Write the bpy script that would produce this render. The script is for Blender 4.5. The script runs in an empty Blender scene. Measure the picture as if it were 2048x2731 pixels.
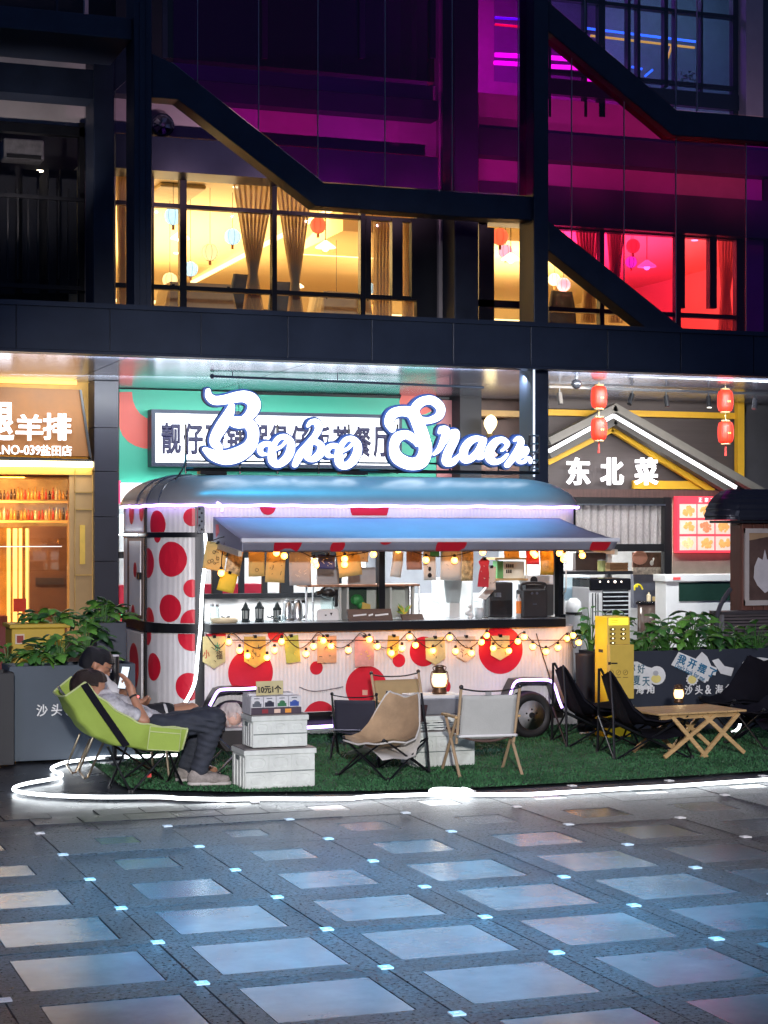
import bpy, bmesh, math, random
import numpy as np
from mathutils import Vector, Matrix
R = random.Random(7)
S = bpy.context.scene
COL = S.collection
# ---------------------------------------------------------------- camera
TH = math.radians(20); CT, ST = math.cos(TH), math.sin(TH)
FPX, YH, HC = 4900.0, 1440.0, 1.8          # focal length in photo pixels, horizon row, eye height
cam = bpy.data.cameras.new('camera'); camo = bpy.data.objects.new('camera', cam); COL.objects.link(camo)
camo.location = (0, 0, HC); camo.rotation_euler = (math.pi/2, 0, -TH)
cam.sensor_fit = 'HORIZONTAL'; cam.sensor_width = 36; cam.lens = FPX/2048*36
cam.shift_y = (YH-1365.5)/2731.0
cam.clip_end = 400; S.camera = camo
# ---------------------------------------------------------------- night sky, moonlight, exposure
W = bpy.data.worlds.new('World'); S.world = W; W.use_nodes = True
wn = W.node_tree.nodes; wl = W.node_tree.links; wn.clear()
wo = wn.new('ShaderNodeOutputWorld'); wb = wn.new('ShaderNodeBackground'); sky = wn.new('ShaderNodeTexSky')
sky.sky_type = 'NISHITA'; sky.sun_disc = False; sky.sun_elevation = math.radians(-4); sky.sun_rotation = math.radians(200)
wb.inputs['Strength'].default_value = 0.05
wg = wn.new('ShaderNodeBackground'); wg.inputs['Color'].default_value = (.030, .050, .125, 1); wg.inputs['Strength'].default_value = .8   # skyglow of the city
wa = wn.new('ShaderNodeAddShader'); wl.new(wb.outputs[0], wa.inputs[0]); wl.new(wg.outputs[0], wa.inputs[1])
wl.new(sky.outputs[0], wb.inputs['Color']); wl.new(wa.outputs[0], wo.inputs['Surface'])
sun = bpy.data.lights.new('sun', 'SUN'); suno = bpy.data.objects.new('sun', sun); COL.objects.link(suno)
sun.energy = 0.004; sun.angle = math.radians(10); sun.color = (.6, .7, 1); suno.rotation_euler = (math.radians(50), 0, math.radians(-20))
S.view_settings.view_transform = 'Standard'; S.view_settings.look = 'None'; S.view_settings.exposure = .22; S.view_settings.gamma = 1
S.view_settings.use_curve_mapping = False
S.cycles.use_denoising = True; S.cycles.denoiser = 'OPENIMAGEDENOISE'
S.cycles.sample_clamp_indirect = 4; S.cycles.max_bounces = 8; S.cycles.transparent_max_bounces = 16
S.cycles.caustics_reflective = False; S.cycles.caustics_refractive = False
def lamp(kind, name, loc, target, energy, color, size=1., size_y=None, angle=None, blend=.5):
    l = bpy.data.lights.new(name, kind); o = bpy.data.objects.new(name, l); COL.objects.link(o)
    l.energy = energy; l.color = color; o.location = loc
    if kind == 'AREA':
        l.shape = 'RECTANGLE' if size_y else 'SQUARE'; l.size = size
        if size_y: l.size_y = size_y
    elif kind == 'SPOT': l.spot_size = math.radians(angle); l.spot_blend = blend; l.shadow_soft_size = size
    else: l.shadow_soft_size = size
    if target is not None: o.rotation_euler = (Vector(target)-Vector(loc)).to_track_quat('-Z', 'Y').to_euler()
    return o
# inferred blue projectors for paving and roof; lilac and white spots added as fill
lamp('SPOT', 'blue_projector', (2.5, -1.5, 13.5), (3.1, 8.4, 0), 40000, (.0, .50, 1), .3, angle=16.5, blend=1)
lamp('SPOT', 'blue_roof_projector', (5.5, 13.2, 15), (5.5, 15.45, 2.2), 11500, (.0, .54, 1), .15, angle=17, blend=.6)
lamp('SPOT', 'trailer_front_fill', (-1.5, -6, 4.6), (5.3, 14.9, .9), 9400, (1, .95, .94), .3, angle=25, blend=.7)  # added low spot that lifts the trailer front
lamp('SPOT', 'lilac_fill', (-7, -5, 10), (3.2, 8.6, 0), 2300, (.92, .74, 1), .4, angle=46, blend=1)  # added lilac fill over the left paving
lamp('SPOT', 'right_fill', (14, -1, 10), (6.4, 10.6, 0), 2200, (.84, .88, 1), .4, angle=46, blend=1)  # added pale fill from the right
# ---------------------------------------------------------------- helpers
def ray(px, py):
    u = (px-1024)/FPX; v = (YH-py)/FPX
    return CT*u+ST, CT-ST*u, v
def at(px, py, Y):                        # the point of the plane Y = const seen at a photo pixel
    d = ray(px, py); t = Y/d[1]; return Vector((d[0]*t, Y, HC+d[2]*t))
def gp(px, py, z=0.):                     # the point of the level z = const seen at a photo pixel
    d = ray(px, py); t = (z-HC)/d[2]; return Vector((d[0]*t, d[1]*t, z))
def proj(p):
    r = CT*p[0]-ST*p[1]; f = ST*p[0]+CT*p[1]
    return 1024+FPX*r/f, YH-FPX*(p[2]-HC)/f
MATS = {}
def mat(name, rgb, rough=.6, metal=0., var=.12, scale=6., bump=0., bscale=60., em=None, es=0., spec=.5, alpha=None, coat=0., trans=0., stretch=None):
    if name in MATS: return MATS[name]
    m = bpy.data.materials.new(name); m.use_nodes = True; nt = m.node_tree; N = nt.nodes; L = nt.links
    b = N['Principled BSDF']; b.inputs['Roughness'].default_value = rough; b.inputs['Metallic'].default_value = metal
    b.inputs['Specular IOR Level'].default_value = spec; b.inputs['Coat Weight'].default_value = coat
    b.inputs['Transmission Weight'].default_value = trans
    c = (*rgb, 1); b.inputs['Base Color'].default_value = c
    if var > 0 or bump > 0:
        tc = N.new('ShaderNodeTexCoord'); src = tc.outputs['Object']
        if stretch:
            mp = N.new('ShaderNodeMapping'); mp.inputs['Scale'].default_value = stretch; L.new(src, mp.inputs[0]); src = mp.outputs[0]
    if var > 0:
        n = N.new('ShaderNodeTexNoise'); n.inputs['Scale'].default_value = scale; n.inputs['Detail'].default_value = 6; n.inputs['Roughness'].default_value = .65
        L.new(src, n.inputs['Vector']); r = N.new('ShaderNodeValToRGB')
        r.color_ramp.elements[0].position = .3; r.color_ramp.elements[1].position = .7
        r.color_ramp.elements[0].color = tuple(v*(1-var) for v in rgb)+(1,); r.color_ramp.elements[1].color = tuple(min(1, v*(1+var)) for v in rgb)+(1,)
        L.new(n.outputs['Fac'], r.inputs[0]); L.new(r.outputs[0], b.inputs['Base Color'])
        mr = N.new('ShaderNodeMapRange'); mr.inputs[3].default_value = max(.02, rough*(1-var)); mr.inputs[4].default_value = min(1, rough*(1+var))
        L.new(n.outputs['Fac'], mr.inputs[0]); L.new(mr.outputs[0], b.inputs['Roughness'])
    if bump > 0:
        n2 = N.new('ShaderNodeTexNoise'); n2.inputs['Scale'].default_value = bscale; n2.inputs['Detail'].default_value = 5
        L.new(src, n2.inputs['Vector']); bp = N.new('ShaderNodeBump'); bp.inputs['Strength'].default_value = bump; bp.inputs['Distance'].default_value = .02
        L.new(n2.outputs['Fac'], bp.inputs['Height']); L.new(bp.outputs[0], b.inputs['Normal'])
    if em: b.inputs['Emission Color'].default_value = (*em, 1); b.inputs['Emission Strength'].default_value = es
    if alpha is not None: b.inputs['Alpha'].default_value = alpha
    MATS[name] = m; return m
def glow(name, rgb, s): return mat(name, (.02, .02, .02) if max(rgb) < .01 else tuple(.6*v for v in rgb), .5, 0, 0, em=rgb, es=s)
def glass(name, tint=(.9, .95, 1), refl=.07, rough=.02):
    if name in MATS: return MATS[name]
    m = bpy.data.materials.new(name); m.use_nodes = True; nt = m.node_tree; N = nt.nodes; L = nt.links; N.clear()
    o = N.new('ShaderNodeOutputMaterial'); t = N.new('ShaderNodeBsdfTransparent'); t.inputs[0].default_value = (*tint, 1)
    g = N.new('ShaderNodeBsdfGlossy'); g.inputs['Roughness'].default_value = rough; g.inputs[0].default_value = (1, 1, 1, 1)
    lw = N.new('ShaderNodeLayerWeight'); lw.inputs[0].default_value = .2; mp = N.new('ShaderNodeMath'); mp.operation = 'MULTIPLY_ADD'
    mp.inputs[1].default_value = .5; mp.inputs[2].default_value = refl*.5; L.new(lw.outputs['Fresnel'], mp.inputs[0])
    x = N.new('ShaderNodeMixShader'); L.new(mp.outputs[0], x.inputs[0]); L.new(t.outputs[0], x.inputs[1]); L.new(g.outputs[0], x.inputs[2])
    L.new(x.outputs[0], o.inputs[0]); MATS[name] = m; return m
class MB:
    def __init__(s): s.v = []; s.f = []
    def add(s, vs, fs):
        k = len(s.v); s.v += [tuple(p) for p in vs]; s.f += [tuple(i+k for i in f) for f in fs]; return s
    def box(s, a, b):
        x0, y0, z0 = [min(i, j) for i, j in zip(a, b)]; x1, y1, z1 = [max(i, j) for i, j in zip(a, b)]
        return s.add([(x0,y0,z0),(x1,y0,z0),(x1,y1,z0),(x0,y1,z0),(x0,y0,z1),(x1,y0,z1),(x1,y1,z1),(x0,y1,z1)],
                     [(0,3,2,1),(4,5,6,7),(0,1,5,4),(1,2,6,5),(2,3,7,6),(3,0,4,7)])
    def obox(s, p, q, w, h, up=(0, 0, 1)):        # bar of section w x h from p to q
        p, q = Vector(p), Vector(q); d = (q-p).normalized(); u = Vector(up)
        sd = d.cross(u)
        if sd.length < 1e-4: sd = d.cross(Vector((0, 1, 0)))
        sd.normalize(); u = sd.cross(d); a = sd*w/2; b = u*h/2
        return s.add([p-a-b, p+a-b, p+a+b, p-a+b, q-a-b, q+a-b, q+a+b, q-a+b], [(0,1,2,3),(7,6,5,4),(0,4,5,1),(1,5,6,2),(2,6,7,3),(3,7,4,0)])
    def tube(s, pts, r, n=8, cap=True):
        pts = [Vector(p) for p in pts]; rs = r if isinstance(r, (list, tuple)) else [r]*len(pts)
        k = len(s.v); prev = None; m = len(pts)
        for i, p in enumerate(pts):
            d = (pts[min(i+1, m-1)]-pts[max(i-1, 0)]).normalized()
            if prev is None: a = d.orthogonal().normalized()
            else:
                a = prev-d*prev.dot(d); a = a.normalized() if a.length > 1e-5 else d.orthogonal().normalized()
            prev = a; b = d.cross(a)
            for j in range(n):
                t = 2*math.pi*j/n; s.v.append(tuple(p+(a*math.cos(t)+b*math.sin(t))*rs[i]))
        for i in range(m-1):
            for j in range(n): s.f.append((k+i*n+j, k+i*n+(j+1) % n, k+(i+1)*n+(j+1) % n, k+(i+1)*n+j))
        if cap: s.f.append(tuple(k+j for j in range(n))[::-1]); s.f.append(tuple(k+(m-1)*n+j for j in range(n)))
        return s
    def lathe(s, c, prof, n=16, axis='z', sy=1.):      # prof: (radius, height) pairs
        k = len(s.v); m = len(prof); c = Vector(c)
        for r, h in prof:
            for j in range(n):
                t = 2*math.pi*j/n; x, y = r*math.cos(t), r*math.sin(t)*sy
                s.v.append(tuple(c+Vector((x, y, h) if axis == 'z' else (x, h, y) if axis == 'y' else (h, x, y))))
        for i in range(m-1):
            for j in range(n): s.f.append((k+i*n+j, k+i*n+(j+1) % n, k+(i+1)*n+(j+1) % n, k+(i+1)*n+j))
        s.f.append(tuple(k+j for j in range(n))[::-1]); s.f.append(tuple(k+(m-1)*n+j for j in range(n)))
        return s
    def prism(s, poly, off):                            # polygon (3D points) swept by a vector
        n = len(poly); off = Vector(off); a = [Vector(p) for p in poly]
        return s.add(a+[p+off for p in a], [tuple(range(n)), tuple(range(2*n-1, n-1, -1))]+[((i+1) % n, i, i+n, (i+1) % n+n) for i in range(n)])
    def grid(s, fn, nu, nv, close=False):
        k = len(s.v)
        for i in range(nu+1):
            for j in range(nv+1): s.v.append(tuple(fn(i/nu, j/nv)))
        for i in range(nu):
            for j in range(nv): a = k+i*(nv+1)+j; s.f.append((a, a+1, a+nv+2, a+nv+1))
        return s
    def ball(s, c, r, n=12, m=8, sx=1, sy=1, sz=1):
        prof = [(max(1e-4, r*math.sin(math.pi*i/m)), -r*math.cos(math.pi*i/m)) for i in range(m+1)]
        k = len(s.v); s.lathe((0, 0, 0), prof, n); c = Vector(c)
        for i in range(k, len(s.v)): x, y, z = s.v[i]; s.v[i] = (c.x+x*sx, c.y+y*sy, c.z+z*sz)
        return s
    def build(s, name, m, parent=None, smooth=False, bevel=0, solid=0, world=True, orient=True):
        me = bpy.data.meshes.new(name); vs = s.v
        if parent is not None and world:
            q = org(parent); vs = [(x-q[0], y-q[1], z-q[2]) for x, y, z in vs]
        me.from_pydata([tuple(map(float, v)) for v in vs], [], s.f)
        if orient:
            bm = bmesh.new(); bm.from_mesh(me); bmesh.ops.recalc_face_normals(bm, faces=bm.faces); bm.to_mesh(me); bm.free()
        me.materials.append(m)
        if smooth: me.shade_smooth()
        o = bpy.data.objects.new(name, me); COL.objects.link(o)
        if parent is not None: o.parent = parent
        if bevel:
            b = o.modifiers.new('bevel', 'BEVEL'); b.width = bevel; b.segments = 2; b.limit_method = 'ANGLE'
        if solid:
            b = o.modifiers.new('solid', 'SOLIDIFY'); b.thickness = solid; b.offset = 0
        return o
ORG = {}
def org(o):
    q = Vector((0, 0, 0))
    while o is not None: q += Vector(o.location); o = o.parent
    return q
def tag(o, label=None, cat=None, group=None, kind=None):
    if label: o['label'] = label
    if cat: o['category'] = cat
    if group: o['group'] = group
    if kind: o['kind'] = kind
    return o
def thing(name, label, cat, loc=(0, 0, 0), group=None, rz=0):
    o = bpy.data.objects.new(name, None); COL.objects.link(o); o.location = loc; o.empty_display_size = .2
    o.rotation_euler.z = rz
    return tag(o, label, cat, group)
def kids(o): return [c for c in bpy.data.objects if c.parent == o]
def dup(root, loc=None, rz=None, label=None, parent=None):
    c = root.copy(); COL.objects.link(c)
    if parent: c.parent = parent
    if loc is not None: c.location = loc
    if rz is not None: c.rotation_euler.z = rz
    if label: c['label'] = label
    for k in kids(root): dup(k, parent=c)
    return c
def box(a, b): return MB().box(a, b)
def tube(p, r, n=8): return MB().tube(p, r, n)
def smoothpath(pts, n=8):                 # Catmull-Rom through the points
    P = [Vector(p) for p in pts]; out = []
    for i in range(len(P)-1):
        a, b, c, d = P[max(i-1, 0)], P[i], P[i+1], P[min(i+2, len(P)-1)]
        for k in range(n):
            t = k/n; out.append(.5*((2*b)+(c-a)*t+(2*a-5*b+4*c-d)*t*t+(3*b-a-3*c+d)*t**3))
    return out+[P[-1]]
def text(body, size, m, name='lettering', parent=None, loc=(0, 0, 0), depth=.01, rot=(math.pi/2, 0, 0), bold=0., width=None, align='LEFT', height=None, shear=0.):
    c = bpy.data.curves.new('t', 'FONT'); c.body = body; c.size = size; c.extrude = depth/2; c.align_x = align; c.bevel_depth = bold; c.bevel_resolution = 1; c.resolution_u = 3; c.shear = shear
    o = bpy.data.objects.new('t', c); COL.objects.link(o)
    dg = bpy.context.evaluated_depsgraph_get(); me = bpy.data.meshes.new_from_object(o.evaluated_get(dg)); bpy.data.objects.remove(o)
    n = len(me.vertices); co = np.empty(n*3); me.vertices.foreach_get('co', co); co = co.reshape(-1, 3)
    mn, mx = co.min(0), co.max(0); sx = width/(mx[0]-mn[0]) if width else 1; sy = height/(mx[1]-mn[1]) if height else 1
    if width: co[:, 0] = (co[:, 0]-mn[0])*sx
    if height: co[:, 1] = (co[:, 1]-mn[1])*sy
    me.vertices.foreach_set('co', co.ravel()); me.name = name; me.materials.clear(); me.materials.append(m)
    r = bpy.data.objects.new(name, me); COL.objects.link(r); r.rotation_euler = rot; r.location = Vector(loc)-(org(parent) if parent else Vector((0, 0, 0)))
    if parent: r.parent = parent
    return r
# signed-distance modelling: bodies, cloth and script lettering
def sd_cone(P, a, b, ra, rb):
    a = np.array(a, float); b = np.array(b, float); ab = b-a; t = np.clip(((P-a)@ab)/max(ab@ab, 1e-9), 0, 1)
    return np.linalg.norm(P-(a+t[..., None]*ab), axis=-1)-(ra+(rb-ra)*t)
def smin(a, b, k):
    h = np.clip(.5+.5*(b-a)/k, 0, 1); return b+(a-b)*h-k*h*(1-h)
def surf_net(F, lo, h):
    s = F < 0; nx, ny, nz = F.shape; cnt = np.zeros((nx-1, ny-1, nz-1)); acc = np.zeros((nx-1, ny-1, nz-1, 3))
    C = [(i, j, k) for i in (0, 1) for j in (0, 1) for k in (0, 1)]
    sl = lambda c: tuple(slice(c[a], F.shape[a]-1+c[a]) for a in range(3))
    for a in C:
        for ax in range(3):
            if a[ax]: continue
            b = list(a); b[ax] = 1; fa, fb = F[sl(a)], F[sl(tuple(b))]; m = (fa < 0) != (fb < 0)
            t = np.where(m, fa/np.where(m, fa-fb, 1), 0); cnt += m
            for d in range(3): acc[..., d] += np.where(m, a[d]+(t if d == ax else 0), 0)
    on = cnt > 0; idx = -np.ones(on.shape, int); idx[on] = np.arange(on.sum())
    V = (np.argwhere(on)+acc[on]/cnt[on][:, None])*h+np.array(lo); Fs = []
    for ax in range(3):
        sl0 = [slice(None)]*3; sl1 = [slice(None)]*3; sl0[ax] = slice(0, -1); sl1[ax] = slice(1, None)
        ch = np.argwhere(s[tuple(sl0)] != s[tuple(sl1)]); u, v = [(1, 2), (2, 0), (0, 1)][ax]
        for p in ch:
            if p[u] < 1 or p[v] < 1 or p[u] >= idx.shape[u] or p[v] >= idx.shape[v] or p[ax] >= idx.shape[ax]: continue
            q = []
            for du, dv in ((1, 1), (0, 1), (0, 0), (1, 0)):
                c = list(p); c[u] -= du; c[v] -= dv; q.append(idx[tuple(c)])
            if min(q) >= 0: Fs.append(q if s[tuple(p)] else q[::-1])
    return V, Fs
def flesh(name, bones, m, parent, h=.011, k=.03, noise=0., seed=0, extra=0., cut=None):
    B = [(np.array(a, float), np.array(b, float), ra+extra, rb+extra) for a, b, ra, rb in bones]
    lo = np.min([np.minimum(a, b)-max(ra, rb) for a, b, ra, rb in B], axis=0)-3*h
    hi = np.max([np.maximum(a, b)+max(ra, rb) for a, b, ra, rb in B], axis=0)+3*h
    ax = [np.arange(lo[i], hi[i]+h, h) for i in range(3)]; F = np.full([len(a) for a in ax], 1.)
    for a, b, ra, rb in B:
        pad = max(ra, rb)+3*k+.02; i0 = [max(0, int((min(a[d], b[d])-pad-lo[d])/h)) for d in range(3)]
        i1 = [int((max(a[d], b[d])+pad-lo[d])/h)+2 for d in range(3)]; sl = tuple(slice(i0[d], i1[d]) for d in range(3))
        G = np.stack(np.meshgrid(*[ax[d][sl[d]] for d in range(3)], indexing='ij'), -1)
        if G.size: F[sl] = smin(F[sl], sd_cone(G, a, b, ra, rb), k)
    G = np.stack(np.meshgrid(*ax, indexing='ij'), -1)
    if noise:
        rr = np.random.RandomState(seed)
        for _ in range(7):
            w = rr.randn(3)*rr.choice([14, 24, 38, 55]); F += noise*np.sin(G@w+rr.rand()*6)/3
    if cut is not None: F = np.maximum(F, cut(G))
    V, f = surf_net(F, lo, h); mb = MB(); mb.v = [tuple(v) for v in V]; mb.f = [tuple(q) for q in f]
    return mb.build(name, m, parent, smooth=True, orient=False)
def outline(strokes, h, grow=0.):       # union of brush strokes -> closed contours (2D), by marching squares
    P = np.concatenate([np.array(s)[:, :2] for s in strokes]); rm = max(p[2] for s in strokes for p in s)+grow+3*h
    lo = P.min(0)-rm; hi = P.max(0)+rm; X = np.arange(lo[0], hi[0], h); Y = np.arange(lo[1], hi[1], h)
    G = np.stack(np.meshgrid(X, Y, indexing='ij'), -1); F = np.full(G.shape[:2], 9.)
    for s in strokes:
        q = [Vector(p) for p in s]; q = smoothpath(q, 7)
        for a, b in zip(q[:-1], q[1:]): F = np.minimum(F, sd_cone(G, a[:2], b[:2], a[2], b[2]))
    F -= grow; seg = {}
    ins = F < 0; E = lambda a, b: (a, b) if a < b else (b, a)
    ch = np.argwhere((ins[:-1, :-1] != ins[1:, :-1]) | (ins[:-1, :-1] != ins[:-1, 1:]) | (ins[1:, 1:] != ins[1:, :-1]) | (ins[1:, 1:] != ins[:-1, 1:]))
    for i, j in ch:
        c = [(i, j), (i+1, j), (i+1, j+1), (i, j+1)]; v = [bool(ins[p]) for p in c]; cr = [E(c[k], c[(k+1) % 4]) for k in range(4) if v[k] != v[(k+1) % 4]]
        for a, b in (zip(cr[::2], cr[1::2])): seg.setdefault(a, []).append(b); seg.setdefault(b, []).append(a)
    def pt(e):
        a, b = e; t = F[a]/(F[a]-F[b]); return (X[a[0]]+(X[b[0]]-X[a[0]])*t, Y[a[1]]+(Y[b[1]]-Y[a[1]])*t)
    out = []; seen = set()
    for e in list(seg):
        if e in seen: continue
        loop = [e]; seen.add(e); cur = e
        while True:
            nx = [q for q in seg[cur] if q not in seen]
            if not nx: break
            cur = nx[0]; seen.add(cur); loop.append(cur)
        if len(loop) > 6: out.append([pt(q) for q in loop])
    return out
def flat_shape(loops, depth, name, m, parent, place):    # contours -> filled, extruded mesh; place maps (x, y, z) to the world
    c = bpy.data.curves.new('c', 'CURVE'); c.dimensions = '2D'; c.fill_mode = 'BOTH'; c.extrude = depth/2
    for l in loops:
        sp = c.splines.new('POLY'); sp.points.add(len(l)-1); sp.use_cyclic_u = True
        for p, q in zip(sp.points, l): p.co = (q[0], q[1], 0, 1)
    o = bpy.data.objects.new('c', c); COL.objects.link(o); dg = bpy.context.evaluated_depsgraph_get()
    me = bpy.data.meshes.new_from_object(o.evaluated_get(dg)); bpy.data.objects.remove(o)
    mb = MB(); mb.v = [tuple(place(*v.co)) for v in me.vertices]; mb.f = [tuple(p.vertices) for p in me.polygons]
    return mb.build(name, m, parent)
# ---------------------------------------------------------------- shared materials
WHITE = mat('white paint', (.72, .72, .72), .45, 0, .05)
NAVY = mat('dark painted steel', (.026, .038, .070), .45, .2, .2, 3, .04, 30)
NAVY2 = mat('fascia aluminium', (.030, .044, .080), .38, .3, .18, 1.5, .02, 20)
BLACK = mat('black plastic', (.012, .012, .014), .4, 0, .2)
BLKM = mat('black steel', (.015, .016, .02), .35, .5, .2)
STEEL = mat('brushed steel', (.55, .56, .58), .28, 1, .1, 20)
LEDW = glow('white led tube', (.90, .96, 1), 5.5)
LEDP = glow('violet white led tube', (.55, .34, 1), 5)
LEDTXT = glow('white sign light', (.97, .96, 1), 2.0)
WARMB = glow('warm bulb', (1, .55, .13), 15)
WOODL = mat('pale bamboo wood', (.52, .34, .15), .5, 0, .25, 9, .1, 30, stretch=(1, 8, 8))
# ================================================================ ground
GRAN = mat('dark granite', (.050, .056, .066), .32, 0, .55, 70, .5, 240)
gn = GRAN.node_tree
for n in gn.nodes:
    if n.type == 'VALTORGB': n.color_ramp.elements[0].position = .40; n.color_ramp.elements[0].color = (.020, .024, .030, 1); n.color_ramp.elements[1].position = .66; n.color_ramp.elements[1].color = (.17, .185, .20, 1)
    if n.type == 'TEX_NOISE' and n.inputs['Scale'].default_value == 70: n.inputs['Scale'].default_value = 52; n.inputs['Detail'].default_value = 2
INSET = mat('frosted paving glass', (.150, .172, .182), .2, 0, .22, 2.5, .02, 40)
MARK = mat('white marker plate', (.8, .8, .8), .4, 0, .05, em=(1, .97, .92), es=.04)
ASPH = mat('wet dark stone', (.040, .046, .058), .3, 0, .4, 5, .15, 60)
ground = MB().add([(-150, -30, -.012), (150, -30, -.012), (150, 230, -.012), (-150, 230, -.012)], [(0, 1, 2, 3)]).build('plaza_ground', ASPH); tag(ground, kind='structure')
GX, GY, GP = 1.825, 11.04, .78
proto = {}
def piece(name, key, mk, loc):
    if key not in proto: o = mk(); proto[key] = o.data; o.parent = ground
    else: o = bpy.data.objects.new(name, proto[key]); COL.objects.link(o); o.parent = ground
    o.location = loc; return o
def ratio(i, j):
    r = .29+.12*j+(.09 if i >= 2 else .0)+.012*i
    return round(min(.72, max(.13, r))*20)/20
def slab_mesh(r):
    w = GP/2-.004; q = r*GP/2+.003; m = MB(); z0, z1 = -.05, 0
    o = [(-w, -w), (w, -w), (w, w), (-w, w)]; n = [(-q, -q), (q, -q), (q, q), (-q, q)]
    m.v = [(x, y, z1) for x, y in o]+[(x, y, z1) for x, y in n]+[(x, y, z0) for x, y in o]+[(x, y, z0) for x, y in n]
    for k in range(4):
        l = (k+1) % 4; m.f += [(k, l, 4+l, 4+k), (8+k, 8+l, l, k), (4+k, 4+l, 12+l, 12+k)]
    return m
def ring_mesh():
    m = MB(); n = 8
    a = [(.027, -.027), (.027, 0), (.027, .027), (0, .027), (-.027, .027), (-.027, 0), (-.027, -.027), (0, -.027)]
    b = [(.014*math.cos(t), .014*math.sin(t)) for t in [(-.25+k*.25)*math.pi for k in range(n)]]
    m.v = [(x, y, .006) for x, y in a]+[(x, y, .006) for x, y in b]+[(x, y, 0) for x, y in a]+[(x, y, 0) for x, y in b]
    for k in range(n): l = (k+1) % n; m.f += [(k, l, 8+l, 8+k), (16+k, 16+l, l, k), (8+k, 8+l, 24+l, 24+k)]
    return m
for i in range(-5, 9):
    for j in range(-1, 9):
        cx, cy = GX+GP*(i+.5), GY-GP*(j+.5)
        px, py = proj((cx, cy, 0))
        if not (-330 < px < 2380 and py < 2960): continue
        if j == -1 and i < 2: continue
        r = ratio(i, j); dz = R.uniform(-.002, .002)
        piece('paving_slab', ('s', r), lambda: slab_mesh(r).build('paving_slab', GRAN), (cx, cy, dz))
        q = r*GP/2-.003
        piece('inset_panel', ('i', r), lambda: box((-q, -q, -.03), (q, q, -.001)).build('inset_panel', INSET, bevel=.003), (cx, cy, dz+R.uniform(-.002, .001)))
        if R.random() < .93: piece('marker_plate', 'm', lambda: ring_mesh().build('marker_plate', MARK), (cx-GP/2, cy+GP/2, .001))
for j in range(2):
    for k in range(15):
        piece('stone_paver', 'p', lambda: box((-.146, -.125, -.04), (.146, .125, 0)).build('stone_paver', ASPH, bevel=.006), (-.4+.3*k+.15*j, 11.48+.26*j, R.uniform(-.005, .004)))
for k in range(8):
    piece('edge_slab', 'e', lambda: box((-.386, -.14, -.05), (.386, .14, 0)).build('edge_slab', GRAN), (-2.2+GP*k+.1, 11.195, R.uniform(-.002, .002)))
for M_, a_, b_ in ((GRAN, .55, 1.25), (INSET, .68, 1.18), (ASPH, .6, 1.3)):      # world-space grain, slab to slab tone, broad stains
    nt = M_.node_tree; N = nt.nodes; L = nt.links; gm = N.new('ShaderNodeNewGeometry'); P_ = N['Principled BSDF']
    for l in [l for l in L if l.from_node.type == 'TEX_COORD']: s_ = l.to_socket; L.remove(l); L.new(gm.outputs['Position'], s_)
    st_ = N.new('ShaderNodeTexNoise'); st_.inputs['Scale'].default_value = 1.6; st_.inputs['Detail'].default_value = 8; st_.inputs['Roughness'].default_value = .7; L.new(gm.outputs['Position'], st_.inputs['Vector'])
    mr_ = N.new('ShaderNodeMapRange'); mr_.inputs[1].default_value = .3; mr_.inputs[2].default_value = .7; mr_.inputs[3].default_value = a_; mr_.inputs[4].default_value = b_; L.new(st_.outputs['Fac'], mr_.inputs[0])
    oi = N.new('ShaderNodeObjectInfo'); m2 = N.new('ShaderNodeMath'); m2.operation = 'MULTIPLY_ADD'; m2.inputs[1].default_value = .22; m2.inputs[2].default_value = .89; L.new(oi.outputs['Random'], m2.inputs[0])
    m3 = N.new('ShaderNodeMath'); m3.operation = 'MULTIPLY'; L.new(mr_.outputs[0], m3.inputs[0]); L.new(m2.outputs[0], m3.inputs[1])
    bc = P_.inputs['Base Color'].links[0].from_socket; vm = N.new('ShaderNodeVectorMath'); vm.operation = 'SCALE'; L.new(bc, vm.inputs[0]); L.new(m3.outputs[0], vm.inputs['Scale']); L.new(vm.outputs[0], P_.inputs['Base Color'])
# artificial turf: backing sheet and a mass of blades
TURF = mat('artificial turf backing', (.018, .06, .03), .9, 0, .3, 20, .6, 300)
BLADE = mat('artificial grass blade', (.036, .145, .052), .6, 0, .45, 2.2)
tpoly = [gp(235, 2052), gp(330, 2120), gp(420, 2128), gp(640, 2133), gp(1000, 2130), gp(1300, 2120), gp(1700, 2098), gp(2120, 2072), Vector((9.8, 15.6, 0)), Vector((3.6, 15.6, 0)), Vector((2.9, 14.0, 0))]
turf = MB().add([(p.x, p.y, .006) for p in tpoly], [tuple(range(len(tpoly)))]).build('turf_mat', TURF); tag(turf, kind='structure')
def inside(x, y):
    c = False; n = len(tpoly)
    for a in range(n):
        p, q = tpoly[a], tpoly[a-1]
        if (p.y > y) != (q.y > y) and x < (q.x-p.x)*(y-p.y)/(q.y-p.y)+p.x: c = not c
    return c
m = MB(); rn = np.random.RandomState(3); n = 0
while n < 70000:
    x, y = rn.uniform(2.0, 9.6), 11.6+4*rn.rand()**1.3
    if not inside(x, y): continue
    a, h = rn.rand()*6.3, rn.uniform(.008, .02); dx, dy = .0045*math.cos(a), .0045*math.sin(a); lx, ly = rn.randn(2)*.009
    k = len(m.v); m.v += [(x-dx, y-dy, .006), (x+dx, y+dy, .006), (x+lx, y+ly, .006+h)]; m.f.append((k, k+1, k+2)); n += 1
tag(m.build('turf_grass', BLADE, orient=False), 'short green artificial grass under the chairs and the trailer', 'grass', kind='stuff')
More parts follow.
